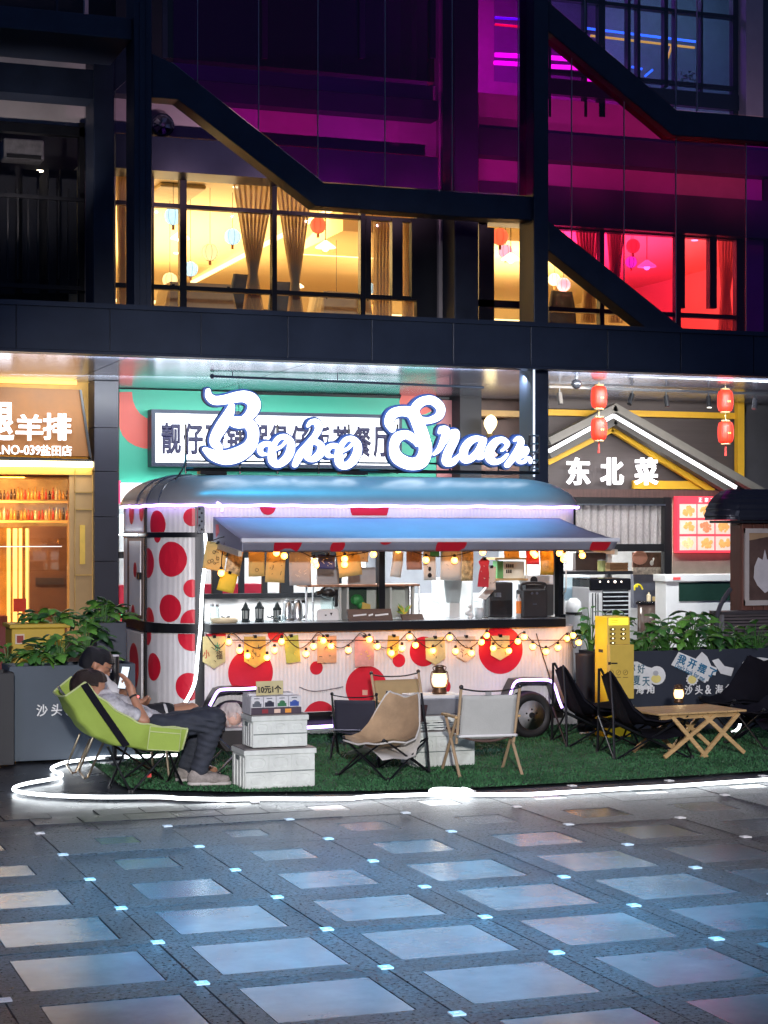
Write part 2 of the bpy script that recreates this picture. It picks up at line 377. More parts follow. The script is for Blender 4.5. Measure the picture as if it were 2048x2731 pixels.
# ================================================================ building: outer frame
BLD = thing('commercial_building', 'dark steel framed building with lit restaurant windows behind the trailer', 'building', (8, 21, 0))
def rect(name, m, x0, y0, x1, y1, Y, depth=.2, parent=BLD, **k):      # wall piece facing the square: photo box at plane Y, depth behind it
    a = at(x0, y0, Y); b = at(x0, y1, Y); c = at(x1, y0, Y)
    return box((a.x, Y, a.z), (c.x, Y+depth, b.z)).build(name, m, parent, **k)
ZF0, ZF1 = 3.68, 4.19
seams = [at(p, 900, 19).x for p in (-420, -190, 43, 293, 536, 767, 991, 1208, 1415, 1620, 1815, 2010, 2200, 2400)]
for a, b in zip(seams[:-1], seams[1:]):
    box((a+.005, 19, ZF0+.012), (b-.005, 19.05, ZF1-.05)).build('fascia_panel', NAVY2, BLD, bevel=.004)
box((seams[0], 19.02, ZF0), (seams[-1], 19.4, ZF1-.02)).build('fascia_beam', NAVY, BLD)
box((seams[0], 18.97, ZF1-.05), (seams[-1], 19.45, ZF1)).build('fascia_cap', NAVY2, BLD)
box((seams[0], 18.985, ZF0-.02), (seams[-1], 19.06, ZF0+.010)).build('fascia_lip', NAVY2, BLD)
def col(x0, x1, Y, d, z0, z1, m=NAVY, name='column'):
    return box((at(x0, 900, Y).x, Y, z0), (at(x1, 900, Y).x, Y+d, z1)).build(name, m, BLD, bevel=.01)
col(358, 405, 19.35, .42, ZF1-.01, 12); c0 = at(358, 900, 19.35).x; c1 = at(405, 900, 19.35).x
for xx in (c0+.06, c1-.06): box((xx-.004, 19.335, ZF1), (xx+.004, 19.35, 12)).build('column_rib', NAVY2, BLD)
col(1424, 1463, 19.35, .42, 0, 12)
col(250, 305, 20.6, .5, ZF1, 7.45)
col(1212, 1276, 20.9, .4, ZF1, 12)
def pxprism(name, pts, Y, d, m, parent=BLD, **k):
    return MB().prism([at(x, y, Y) for x, y in pts], (0, d, 0)).build(name, m, parent, **k)
pxprism('brace', [(404, 160), (463, 188), (864, 506), (1424, 543), (1424, 606), (1250, 598), (843, 568), (475, 284), (404, 278)], 19.42, .28, NAVY, bevel=.012)
pxprism('brace', [(1462, 22), (1805, 312), (2300, 352), (2300, 415), (1795, 380), (1462, 102)], 19.42, .28, NAVY, bevel=.012)
pxprism('brace', [(1462, 606), (1823, 895), (1728, 897), (1462, 686)], 19.42, .28, NAVY, bevel=.012)
a = at(0, 33, 19.45); b = at(0, 92, 19.45)
box((-2, 19.45, b.z), (c0, 20.65, a.z)).build('beam', NAVY, BLD, bevel=.01)
rect('beam', NAVY, -300, 158, 300, 238, 20.62, .4)
pxprism('knee_bracket', [(305, 150), (358, 150), (358, 215), (305, 262)], 20.62, .12, NAVY)
# hung glass between the braces, with pale silicone joints
JOINT = mat('pale silicone joint', (.42, .40, .46), .5, 0, .1)
def clipx(poly, lo, hi):
    for s, lim in ((1, lo), (-1, hi)):
        out = []
        for p, q in zip(poly, poly[1:]+poly[:1]):
            ip, iq = s*p[0] >= s*lim, s*q[0] >= s*lim
            if ip: out.append(p)
            if ip != iq: t = (lim-p[0])/(q[0]-p[0]); out.append((lim, p[1]+(q[1]-p[1])*t))
        poly = out
    return poly
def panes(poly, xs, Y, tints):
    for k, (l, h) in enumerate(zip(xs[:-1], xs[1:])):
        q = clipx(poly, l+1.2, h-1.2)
        if len(q) > 2: pxprism('glass_pane', q, Y, .012, glass('tint and reflection glass %d' % tints[k % len(tints)][0], tints[k % len(tints)][1], .05))
    for x in xs[1:-1]:
        q = clipx(poly, x-1.0, x+1.0)
        if len(q) > 2: pxprism('pane_joint', q, Y-.006, .02, JOINT)
PUR_REFL = [(1, (.80, .13, .80)), (2, (.84, .12, .76)), (3, (.86, .12, .70))]  # purple tint painted in for neon reflections on the glass
panes([(463, -60), (1424, -60), (1424, 541), (864, 504), (463, 186)], [405, 527, 690, 848, 1027, 1206, 1383, 1430], 19.56, PUR_REFL)
panes([(1462, 104), (1795, 382), (2300, 417), (2300, 960), (1823, 895), (1462, 606)], [1462, 1525, 1665, 1803, 1990, 2300], 19.56, [(4, (1, .20, .80)), (5, (1, .17, .72)), (6, (1, .20, .66)), (7, (1, .30, .60)), (8, (.9, .15, .9))])  # pink and red tint stands in for neon reflected in this bay
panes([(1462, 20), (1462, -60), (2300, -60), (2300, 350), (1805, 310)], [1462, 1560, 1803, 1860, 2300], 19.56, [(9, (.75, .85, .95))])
# ---------------------------------------------------------------- upper walls
YW = 21.5
GREIGE = mat('greige render', (.40, .37, .38), .8, 0, .12, 2)
VIO = mat('grey render', (.50, .46, .50), .75, 0, .12, 2)
DARKW = mat('dark wall cladding', (.016, .018, .028), .6, 0, .25, 2)
DKGL = glass('dark window glass', (.25, .25, .3), .1)
rect('wall', GREIGE, -300, 120, 300, 158, YW)
rect('wall', GREIGE, -300, 214, 225, 318, YW)
rect('wall', GREIGE, 226, 259, 309, 830, YW)
rect('wall', VIO, 309, 268, 1168, 372, YW)
rect('wall', VIO, 309, 172, 1168, 212, YW)
rect('ledge', NAVY, 309, 213, 1168, 267, YW-.25, .5)
rect('pilaster', VIO, 1170, -80, 1209, 868, YW-.1, .4)
rect('canopy_band', NAVY2, 309, 374, 1168, 466, YW-.5, .5)
rect('wall', DARKW, 309, -60, 432, 171, YW)
rect('wall', VIO, 1277, 175+90, 2400, 310+90, YW)
rect('wall', VIO, 1277, 430, 2400, 500, YW); rect('ledge', NAVY, 1277, 358, 2400, 430, YW-.25, .5); rect('canopy_band', NAVY, 1277, 500, 2400, 606, YW-.2, .4)
rect('wall', DARKW, 1277, 606, 1290, 880, YW)
rect('wall', VIO, 1990, 586, 2036, 915, YW-.05); rect('wall', DARKW, 2037, 480, 2300, 915, YW-.05)
rect('pilaster', GREIGE, 1990, -80, 2035, 330, YW-.2, .4); rect('wall', DARKW, 2036, -80, 2300, 380, YW-.05)
rect('wall', DARKW, -400, -120, 304, 44, 22.2); rect('mullion', NAVY, 150, -60, 155, 60, YW, .08); rect('mullion', VIO, 226, -60, 236, 60, YW, .08)
# dark third floor glazing on the left, with a faint room behind
rect('window', DKGL, 433, -60, 1165, 171, YW+.05, .02); rect('room_back', DARKW, 300, -90, 1165, 240, 24, .1)
for x in (433, 700, 960, 1150): rect('mullion', NAVY, x, -60, x+14, 172, YW, .08)
rect('curtain_strip', VIO, 946, -60, 962, 110, 22.2, .02)
# recessed dark balcony on the left
rect('room_back', DARKW, -400, 200, 240, 860, 23.2, .1)
rect('door_frame', BLKM, -300, 319, 226, 345, YW-.06, .12); rect('door_frame', BLKM, 212, 345, 226, 825, YW-.06, .12)
rect('balcony_floor', NAVY, -300, 816, 226, 836, YW-.06, 1.2)
for x0, x1 in ((-60, 40), (60, 105), (130, 150), (160, 205)): rect('hanging_panel', mat('dark drape', (.03, .035, .05), .8, 0, .3, 3), x0, 470, x1, 800, 22.6, .03)
rect('rail', BLKM, -300, 514, 226, 524, 21.2, .05); rect('rail', BLKM, -300, 758, 226, 770, 21.2, .05)
for k in range(9): rect('baluster', BLKM, -8+27*k, 522, -4+27*k, 762, 21.21, .03)
acu = thing('air_conditioner', 'dusty grey air conditioner above the dark balcony door', 'air conditioner', at(60, 450, 21.9))
rect('casing', mat('dusty grey casing', (.16, .16, .18), .7, 0, .4, 8), 10, 385, 118, 440, 21.9, .3, acu, bevel=.02); rect('louvre', BLK2 if 'BLK2' in globals() else BLACK, 18, 428, 110, 438, 21.885, .02, acu)
# extractor fan on the grey wall
fan = thing('wall_fan', 'round dark extractor fan on the pale wall under the brace', 'fan', at(434, 352, YW))
fc = at(434, 352, YW-.12)
MB().lathe(fc, [(.11, .12), (.14, .10), (.14, 0), (.115, -.01), (.11, .05)], 20, 'y').build('housing', NAVY, fan, smooth=True)
MB().lathe(fc, [(.03, .02), (.04, .0), (.02, -.02)], 12, 'y').build('hub', STEEL, fan)
for k in range(5):
    t = k*2*math.pi/5; c, s_ = math.cos(t), math.sin(t)
    MB().add([fc+Vector((c*.03-s_*.02, .03, s_*.03+c*.02)), fc+Vector((c*.1-s_*.03, .04, s_*.1+c*.03)), fc+Vector((c*.1+s_*.03, .02, s_*.1-c*.03)), fc+Vector((c*.03+s_*.02, .02, s_*.03-c*.02))], [(0, 1, 2, 3)]).build('blade', STEEL, fan)
# ---------------------------------------------------------------- second floor windows and the restaurant behind them
FRM = mat('dark window frame', (.012, .014, .024), .4, .3, .1)
CLR = glass('clear window glass', (.96, .97, .95), .05)
def frame(x0, y0, x1, y1, w=9): rect('window_frame', FRM, x0, y0, x1, y1, YW-.02, .1)
LB = lambda x: (x-309)*.0625       # slope of horizontals at window height
def hbar(x0, x1, y, h):            # y at x = 309
    rect('window_frame', FRM, x0, y+(x0-309)*.058, x1, y+h+(x0-309)*.058, YW-.02, .1)
hbar(309, 1150, 552, 11); hbar(309, 1150, 772, 12); hbar(309, 1150, 838, 8); hbar(309, 1150, 464, 10)
for x0, x1, y0, y1 in ((405, 411, 470, 850), (480, 498, 470, 850), (726, 739, 480, 860), (962, 975, 490, 870), (976, 990, 600, 815), (1046, 1074, 600, 815), (1098, 1112, 600, 815), (1112, 1170, 500, 872)):
    rect('window_frame', FRM, x0, y0, x1, y1, YW-.04, .1)
rect('window_pane', CLR, 309, 470, 1112, 850, YW+.03, .008)
for x0, y0, x1, y1 in ((1277, 606, 1300, 880), (1300, 625, 1318, 880), (1277, 817, 1390, 836), (1600, 560, 1612, 900), (1803, 575, 1816, 905), (1816, 645, 1827, 840), (1893, 645, 1912, 840), (1964, 590, 1990, 905)):
    rect('window_frame', FRM, x0, y0, x1, y1, YW-.04, .1)
for y, h in ((604, 12), (824, 12), (880, 10)): rect('window_frame', FRM, 1463, y+12, 1990, y+h+12, YW-.02, .1)
rect('window_pane', CLR, 1277, 606, 1990, 905, YW+.03, .008)
CREAM = mat('cream room paint', (.80, .66, .40), .7, 0, .06, 1); CEIL = mat('cream ceiling', (.86, .70, .38), .6, 0, .04, .6)
xa, xb = 4.3, 16; ZC = 6.32
box((xa, YW+.25, ZC), (xb, 33, ZC+.1)).build('room_ceiling', CEIL, BLD); box((xa, 33, ZF1), (xb, 33.1, ZC)).build('room_wall', CREAM, BLD)
box((xa-.1, YW+.25, ZF1), (xa, 33, ZC)).build('room_wall', CREAM, BLD); box((xb, YW+.25, ZF1), (xb+.1, 33, ZC)).build('room_wall', CREAM, BLD)
box((xa, YW+.25, ZF1-.12), (xb, 33, ZF1-.02)).build('room_floor', mat('brown floor', (.25, .16, .09), .4), BLD)
box((8.2, 24.2, ZC-.32), (11.2, 26.4, ZC-.001)).build('dropped_ceiling', CEIL, BLD)
COVE = glow('warm cove light', (1, .72, .34), 2.6)
for p, q in (((8.0, 23.0, ZC-.05), (8.0, 32, ZC-.05)), ((3.2, 32.6, ZC-.35), (7.9, 32.6, ZC-.35)), ((8.2, 26.45, ZC-.3), (11.2, 26.45, ZC-.3)), ((12.0, 32.7, ZC-.4), (15.5, 32.7, ZC-.4)), ((10.2, 30, ZC-.4), (12.0, 30, ZC-.4))):
    MB().obox(p, q, .06, .05).build('cove_light', COVE, BLD)
for x, y in ((3.8, 23), (5.2, 24.4), (6.4, 23.2), (7.4, 25), (9.3, 23.3), (10.5, 23.2), (11.7, 24), (13.2, 23.4), (14.2, 25), (5.8, 27), (7, 29)):
    MB().lathe((x, y, ZC-.012), [(.05, .01), (.05, 0)], 12).build('downlight', glow('warm downlight', (1, .85, .6), 8), BLD)
lamp('AREA', 'restaurant_downlight', (6.5, 25.5, 6.2), (6.5, 24.5, 0), 330, (1, .70, .32), 5, 4); lamp('AREA', 'restaurant_downlight', (12, 25, 6.2), (12, 24, 0), 330, (1, .75, .42), 5, 4)
lamp('AREA', 'restaurant_light', (6, 27.5, 5.1), (6, 27.5, 8), 340, (1, .74, .38), 4, 5)
lamp('AREA', 'restaurant_light_east', (12.2, 26.5, 5.1), (12.2, 26.5, 8), 430, (1, .72, .40), 4, 5)
# third floor neon room on the right
box((9.2, 21.8, 7.1), (16, 26, 7.15)).build('upper_room_floor', DARKW, BLD); box((9.2, 26, 7.1), (16, 26.1, 10.5)).build('upper_room_wall', mat('violet room paint', (.35, .30, .42), .7), BLD)
box((12.35, 24.6, 7.1), (16, 24.7, 10.5)).build('upper_room_wall', mat('blue grey panel', (.22, .26, .32), .5), BLD); box((9.2, 21.8, 10.2), (16, 26, 10.3)).build('upper_room_ceiling', DARKW, BLD)
for x0, x1, y0, y1 in ((1463, 1470, 0, 330), (1558, 1566, 0, 330), (1597, 1614, 0, 330), (1674, 1682, 0, 250), (1700, 1708, 0, 250), (1772, 1782, 0, 250), (1800, 1806, -40, 300), (1870, 1875, -40, 300), (1955, 1988, -60, 330)):
    rect('window_frame', FRM, x0, y0, x1, y1, YW, .1)
rect('window_frame', FRM, 1463, 5, 1990, 15, YW, .1); rect('window_frame', FRM, 1463, 202, 1990, 212, YW, .1); rect('window_frame', FRM, 1463, 226, 1990, 268, YW-.02, .1)
rect('window_pane', glass('blue grey glass', (.7, .8, .85), .08), 1463, -60, 1955, 262, YW+.03, .008)
rect('window_pane', glass('violet glass', (.8, .5, .95), .08), 1318, 10, 1388, 235, YW+.03, .008)
NB, NO, NP, NR = glow('blue neon', (.05, .14, 1), 3), glow('orange neon', (1, .33, .05), 1.8), glow('magenta neon', (1, .16, 1), 2.4), glow('red neon', (1, .12, .06), 1.8)
nz = lambda x, y, Y=22.4: at(x, y, Y)
for m_, segs in ((NB, [((1320, 66), (1386, 70)), ((1553, 93), (1855, 130)), ((1685, 197), (1712, 203)), ((1720, 222), (1740, 205)), ((1555, 203), (1590, 207)), ((1562, 250), (1612, 262))]),
                 (NO, [((1575, 114), (1852, 146)), ((1780, 175), (1792, 140))]), (NR, [((1320, 84), (1386, 90))]),
                 (NP, [((1320, 165), (1386, 168)), ((1318, 186), (1388, 190)), ((1462, 172), (1560, 180)), ((1470, 196), (1545, 200)), ((1560, 234), (1640, 240)), ((1600, 275), (1645, 255))])):
    for p, q in segs:
        tube([nz(*p), nz(*q)], .016 if m_ is not NP else .03, 6).build('neon_tube', m_, BLD)
lamp('AREA', 'neon_room_light', (10.6, 23.2, 9.9), (10.6, 24, 7), 150, (.85, .15, 1), 1.5)
lamp('AREA', 'upper_shop_light', (13.6, 23.2, 10.1), (13.6, 24.4, 7), 26, (.75, .9, 1), 1.5)
rect('ceiling_light_panel', glow('cold panel light', (.75, .95, 1), 3), 1680, -22, 1765, 4, 22.6, .05)
[lamp('SPOT', 'violet_fill_spot', (x, 20.0, 5.9), (x-.1, 21.5, 6.95), 25, (1, .60, .78), .008, angle=125, blend=1) for x in (5.3, 6.3, 7.3, 8.3, 9.3)]; lamp('SPOT', 'balcony_wall_fill', (3.3, 20.1, 5.2), (3.4, 21.5, 6.6), 60, (1, .86, .82), .01, angle=100, blend=1)  # added unseen spots: violet for the wall behind glass, one for the balcony wall
[lamp('SPOT', 'pink_fill_spot', (x, 20.0, 6.4), (x, 21.5, 7.2), 17, (1, .5, .62), .008, angle=125, blend=1) for x in (9.9, 11.0, 12.1, 13.2)]  # added unseen spots brighten the wall behind the pink panes
# plant behind the upper window
LEAFD = mat('dark green leaf', (.035, .085, .03), .45, 0, .35, 5)
up = thing('potted_plant', 'small pale leafed plant behind the upper right window', 'plant', at(1838, 240, 21.9))
m = MB()
for k in range(60):
    c = at(1838+R.uniform(-24, 24), 222+R.uniform(-16, 14), 21.9); t = R.random()*6.3
    m.add([c, c+Vector((.04*math.cos(t), .02, .04*math.sin(t))), c+Vector((.06*math.cos(t+.4), .0, .06*math.sin(t+.4)))], [(0, 1, 2)])
tag(m.build('foliage', mat('pale leaf', (.25, .33, .22), .5), up, orient=False), kind='stuff')
# ---------------------------------------------------------------- globe lanterns, pendant lamps, curtains, tables upstairs
def globe(px, py, rp, Y, rgb, label, s=1.3):
    c = at(px, py, Y); r = rp*(c.y)/.96/FPX
    t = thing('globe_lantern', label, 'lantern', c, 'paper globe lanterns upstairs')
    g = glow('lantern %.2f %.2f %.2f' % rgb, rgb, s)
    MB().ball((0, 0, 0), r, 16, 12).build('globe', g, t, smooth=True, world=False)
    m = MB()
    for k in range(8):
        a = k*math.pi/4; m.tube([(r*1.01*math.sin(b)*math.cos(a), r*1.01*math.sin(b)*math.sin(a), r*1.01*math.cos(b)) for b in [math.pi*q/8 for q in range(9)]], .003, 4)
    m.build('ribs', mat('lantern wire', (.35, .2, .12), .6), t, world=False)
    tube([(0, 0, -r), (0, 0, -r*1.5)], r*.16, 6).build('tassel', mat('orange tassel', (.6, .25, .08), .8), t, world=False)
    tube([(0, 0, r), (0, 0, ZC-c.z)], .004, 4).build('cord', BLACK, t, world=False)
BLU, CRM, RED, PNK, ORG_, PRP = (.50, .80, .95), (1, .75, .35), (1, .12, .05), (1, .35, .5), (1, .42, .1), (.6, .3, .95)
for g in ((462, 595, 24, 23.2, BLU, 'pale blue globe lantern beside the left thick mullion'), (620, 650, 22, 23.6, BLU, 'pale blue globe lantern hanging left of the first tied curtain'),
          (560, 692, 22, 23.4, CRM, 'cream globe lantern in the middle of the yellow window'), (508, 736, 20, 24, BLU, 'lowest pale blue globe lantern beside the thick mullion'),
          (453, 766, 20, 24.2, CRM, 'cream globe lantern low in the left pane'), (848, 620, 22, 23.3, RED, 'red globe lantern right of the second tied curtain'),
          (987, 788, 15, 24.5, BLU, 'small white blue globe lantern low behind the casement'), (897, 826, 17, 25, PNK, 'pink globe lantern low above a table'),
          (993, 846, 17, 24, ORG_, 'orange globe lantern at the window bottom'), (1333, 650, 24, 23, RED, 'red globe lantern in the narrow window by the column'),
          (1348, 690, 20, 23.8, PNK, 'pink globe lantern under a red one in the narrow window'), (1503, 778, 20, 24.2, PNK, 'pale pink globe lantern under the lower brace'),
          (1478, 764, 18, 24.6, (1, .85, .6), 'cream white globe lantern under the lower brace'), (1688, 675, 20, 23.2, (1, .3, .1), 'orange red globe lantern in the pink bay'), (1683, 718, 17, 23.6, PRP, 'purple globe lantern in the pink bay')):
    globe(*g)
def pendant(px, py, Y, label):
    c = at(px, py, Y); t = thing('pendant_lamp', label, 'lamp', c, 'bell shaped pendant lamps upstairs')
    MB().lathe((0, 0, 0), [(.14, -.02), (.13, 0), (.06, .05), (.02, .08)], 16).build('lamp_shade', glow('milk glass shade', (1, .8, .5), 2.2), t, smooth=True, world=False)
    MB().ball((0, 0, -.02), .045, 10, 8).build('bulb', glow('pendant bulb', (1, .9, .7), 9), t, world=False)
    tube([(0, 0, .08), (0, 0, ZC-c.z)], .006, 5).build('cord', BLACK, t, world=False)
pendant(868, 676, 23.0, 'bell pendant lamp next to the red globe lantern'); pendant(785, 781, 25, 'low bell pendant lamp behind the second curtain')
pendant(1362, 708, 23.4, 'bell pendant lamp in the narrow window by the column'); pendant(1725, 727, 23.4, 'bell pendant lamp in the pink bay')
pendant(480, 652, 24.4, 'bell pendant lamp behind the left thick mullion')
def curtain_mat(name, rgb):
    m = bpy.data.materials.new(name); m.use_nodes = True; N = m.node_tree.nodes; L = m.node_tree.links; N.clear()
    o = N.new('ShaderNodeOutputMaterial'); d = N.new('ShaderNodeBsdfDiffuse'); t = N.new('ShaderNodeBsdfTranslucent'); tr = N.new('ShaderNodeBsdfTransparent')
    d.inputs[0].default_value = t.inputs[0].default_value = (*rgb, 1); a = N.new('ShaderNodeMixShader'); a.inputs[0].default_value = .65; b = N.new('ShaderNodeMixShader'); b.inputs[0].default_value = .12
    L.new(d.outputs[0], a.inputs[1]); L.new(t.outputs[0], a.inputs[2]); L.new(a.outputs[0], b.inputs[1]); L.new(tr.outputs[0], b.inputs[2]); L.new(b.outputs[0], o.inputs[0]); return m
CUR = curtain_mat('beige sheer curtain', (.86, .74, .54))
def curtain(x0, x1, y0, gx, gy, y1, label, folds=7, gw=.16, Y=21.95):
    A, B, G, E_ = at(x0, y0, Y), at(x1, y0, Y), at(gx, gy, Y), at(gx, y1, Y)
    def fn(u, v):
        z = A.z+(E_.z-A.z)*v; vg = (A.z-G.z)/(A.z-E_.z)
        w = 1-(1-gw)*(v/vg)**1.1 if v < vg else gw+(.35)*min(1, (v-vg)*3)
        cx = (A.x+B.x)/2+(G.x-(A.x+B.x)/2)*min(1, v/vg)**1.1; W_ = (B.x-A.x)*w
        ph = u*folds*2*math.pi+.6*math.sin(3*v)
        return (cx+(u-.5)*W_+.02*math.sin(2*ph), Y+.05*math.sin(ph)*(.35+.65*w), z)
    t = MB().grid(fn, 90, 24).build('curtain', CUR, smooth=True, orient=False); tag(t, label, 'curtain', 'tied beige curtains upstairs')
    return t
curtain(622, 732, 500, 675, 745, 850, 'beige curtain tied into a waist left of the middle mullion'); curtain(737, 832, 505, 787, 775, 858, 'beige curtain tied into a waist right of the middle mullion')
curtain(312, 338, 470, 326, 700, 835, 'narrow beige curtain left of the front column', 4, .5); curtain(1530, 1598, 560, 1570, 780, 880, 'curtain beside the first joint in the pink bay', 6, .3)
curtain(1618, 1668, 570, 1640, 760, 880, 'curtain right of the mullion in the pink bay', 5, .35); curtain(1915, 1972, 585, 1935, 800, 900, 'curtain at the right end of the pink bay', 5, .3)
curtain(1000, 1044, 600, 1020, 860, 866, 'straight pale curtain inside the left casement pane', 5, .98); curtain(1076, 1104, 605, 1090, 860, 868, 'straight pale curtain inside the right casement pane', 4, .98)
CLOTH = mat('white tablecloth', (.75, .66, .50), .8, 0, .08)
def cloth_table(px, Y, w, label):
    c = at(px, 850, Y); t = thing('dining_table', label, 'table', (c.x, Y, ZF1), 'clothed tables upstairs')
    z = .78; fn = lambda u, v: ((u-.5)*w*(1 if .12 < v < .88 else 1.08)*(1+.02*math.sin(40*v)), (v-.5)*.9, z if .12 < v < .88 and .08 < u < .92 else z-.35)
    MB().grid(fn, 12, 12).build('tablecloth', CLOTH, t, world=False, orient=False)
    for sx in (-1, 1):
        for sy in (-1, 1): tube([(sx*w*.38, sy*.3, -.02), (sx*w*.38, sy*.3, z-.03)], .025, 6).build('leg', BLACK, t, world=False)
cloth_table(520, 23.0, .95, 'table with white cloth behind the left of the yellow window'); cloth_table(905, 23.2, .75, 'table with white cloth behind the right of the yellow window')
for px, Y in ((655, 22.9), (757, 23.4), (1500, 23)):
    c = at(px, 850, Y); t = thing('dining_chair', 'dark chair back beside %s' % ('the first tied curtain' if px < 700 else 'the middle mullion' if px < 800 else 'the base of the lower brace'), 'chair', (c.x, Y, ZF1), 'dining chairs upstairs')
    MB().grid(lambda u, v: ((u-.5)*.42*(1-.3*v*v), .05*math.cos((u-.5)*3), .45+v*.5), 8, 6).build('backrest', mat('slate chair fabric', (.12, .14, .18), .8), t, world=False, solid=.05, smooth=True)
    box((-.21, -.4, .4), (.21, 0, .46)).build('seat', MATS['slate chair fabric'], t, world=False, bevel=.02)
    for sx in (-.18, .18):
        for sy in (-.36, -.03): tube([(sx, sy, -.02), (sx, sy, .42)], .015, 6).build('leg', BLACK, t, world=False)
box((at(410, 660, 23.6).x, 23.2, ZC-.06), (at(530, 660, 23.6).x, 24.4, ZC-.002)).build('ceiling_cassette', mat('ivory grille', (.6, .5, .3), .6), BLD, bevel=.02)
# ================================================================ arcade soffit and storefronts
SOF = mat('polished soffit metal', (.54, .58, .74), .20, .7, .10, 2.5, .05, 3)
xs = [-2+2.05*k for k in range(12)]
for a, b in zip(xs[:-1], xs[1:]):
    for y0, y1 in ((19.42, 21.4), (21.41, 23.7)): box((a+.006, y0, ZF0+.005), (b-.006, y1, ZF0+.03)).build('soffit_panel', SOF, BLD)
box((-2, 19.4, ZF0+.05), (20, 33, ZF0+.3)).build('slab', DARKW, BLD)
box((-2, 28, 0), (20, 28.1, 3.7)).build('rear_wall', DARKW, BLD)
PIL = mat('dark pillar tile', (.010, .010, .022), .45, 0, .15, 4)
a, b = at(252, 1100, 22.5).x, at(316, 1100, 22.5).x
zz = [0, .9, 1.45, 2.0, 2.56, 3.1, ZF0]
for z0, z1 in zip(zz[:-1], zz[1:]): box((a, 22.5, z0+.004), (b, 23.6, z1-.004)).build('pillar_tile', PIL, BLD)
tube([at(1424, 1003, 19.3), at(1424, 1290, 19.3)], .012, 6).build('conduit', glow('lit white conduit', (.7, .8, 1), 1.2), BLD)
rod = thing('steel_rail', 'thin dark rail hanging under the mirror soffit above the lettering', 'rail', at(566, 1022, 21))
tube([at(566, 1022, 21), at(1290, 1052, 21)], .015, 6).build('rod', NAVY, rod); MB().ball(at(566, 1022, 21), .03, 8, 6).build('end_cap', NAVY, rod)
for px in (620, 900, 1200): tube([at(px, 1022+(px-566)*.0414, 21), at(px, 1022+(px-566)*.0414, 21)+Vector((0, 0, .12))], .006, 5).build('hanger', NAVY, rod)
def rectp(par):
    return lambda name, m, x0, y0, x1, y1, Y, depth=.1, **k: rect(name, m, x0, y0, x1, y1, Y, depth, par, **k)
for x0, x1 in ((-1, 3.2), (3.6, 8.6), (9.1, 14)): lamp('AREA', 'fascia_back_light', ((x0+x1)/2, 19.5, 3.60), ((x0+x1)/2, 20.6, 3.95), (6 if x0 < 0 else 22)*(x1-x0)/4, (.72, .82, 1), x1-x0, .05)
# ---- left: grilled lamb restaurant
LS = thing('lamb_restaurant', 'amber lit restaurant front with slanted sign at the left edge', 'shopfront', at(120, 1680, 22.8)); r_ = rectp(LS)
AMB = mat('bronze sign board', (.20, .075, .014), .6, 0, .15, 3); TAN = mat('tan wall tile', (.48, .30, .13), .4, 0, .1, 3)
pxprism('sign_board', [(-260, 1042), (212, 1058), (238, 1236), (-260, 1224)], 22.55, .12, AMB, LS)
pxprism('sign_edge', [(212, 1058), (218, 1058), (246, 1244), (238, 1236)], 22.52, .16, BLACK, LS); pxprism('sign_edge', [(-260, 1227), (246, 1244), (246, 1252), (-260, 1240)], 22.52, .16, BLACK, LS)
r_('recess_back', mat('amber recess', (.62, .34, .06), .5), -260, 1020, 250, 1290, 22.9, .05); r_('recess_glow', glow('amber strip', (1, .5, .08), 1.6), -260, 1016, 205, 1032, 22.75, .05)
for body, x, y, w, h in (('腿', -62, 1194, 92, 98), ('羊', 42, 1193, 68, 66), ('排', 115, 1192, 71, 68)):
    p = at(x, y, 22.5); sc = p.y/FPX/.95; text(body, .4, LEDTXT, 'sign_character', LS, p, .03, bold=.008, width=w*sc, height=h*sc)
p = at(-2, 1230, 22.5); sc = p.y/FPX/.95; text('.NO-039', .2, LEDTXT, 'sign_character', LS, p, .02, bold=.0015, width=103*sc, height=23*sc)
p = at(109, 1234, 22.5); text('盐田店', .2, LEDTXT, 'sign_character', LS, p, .02, bold=.0008, width=78*sc, height=27*sc)
r_('light_strip', glow('warm white strip', (1, .80, .42), 9), -260, 1243, 248, 1258, 22.5, .08)
r_('shop_ceiling_edge', mat('amber ceiling', (.7, .45, .12), .5), -260, 1258, 248, 1280, 22.6, 3.0)
r_('side_wall', TAN, 185, 1270, 248, 1960, 22.62, .12)
for x in (199, 246): r_('gold_trim', mat('brass trim', (.7, .45, .15), .3, .8, .1), x, 1270, x+2, 1960, 22.6, .02)
for y in (1330, 1376, 1551): r_('gold_trim', MATS['brass trim'], 199, y, 248, y+3, 22.6, .02)
r_('paper_couplet', mat('yellow paper', (.85, .55, .10), .7), 213, 1419, 227, 1523, 22.6, .01)
r_('shop_back', mat('brown shop wall', (.60, .42, .20), .6, 0, .35, 4), -260, 1270, 186, 1960, 24.6, .1)
WSH = mat('amber shelf', (.8, .5, .18), .4); BRN = mat('brown glass cabinet', (.17, .085, .06), .12, 0, .3, 3)
r_('shelf', WSH, -260, 1352, 187, 1358, 23.6, .35); r_('shelf', WSH, -260, 1406, 187, 1412, 23.6, .35); r_('shelf_light', glow('amber shelf light', (1, .6, .15), 2.5), -260, 1282, 187, 1286, 24.2, .05)
bt = []
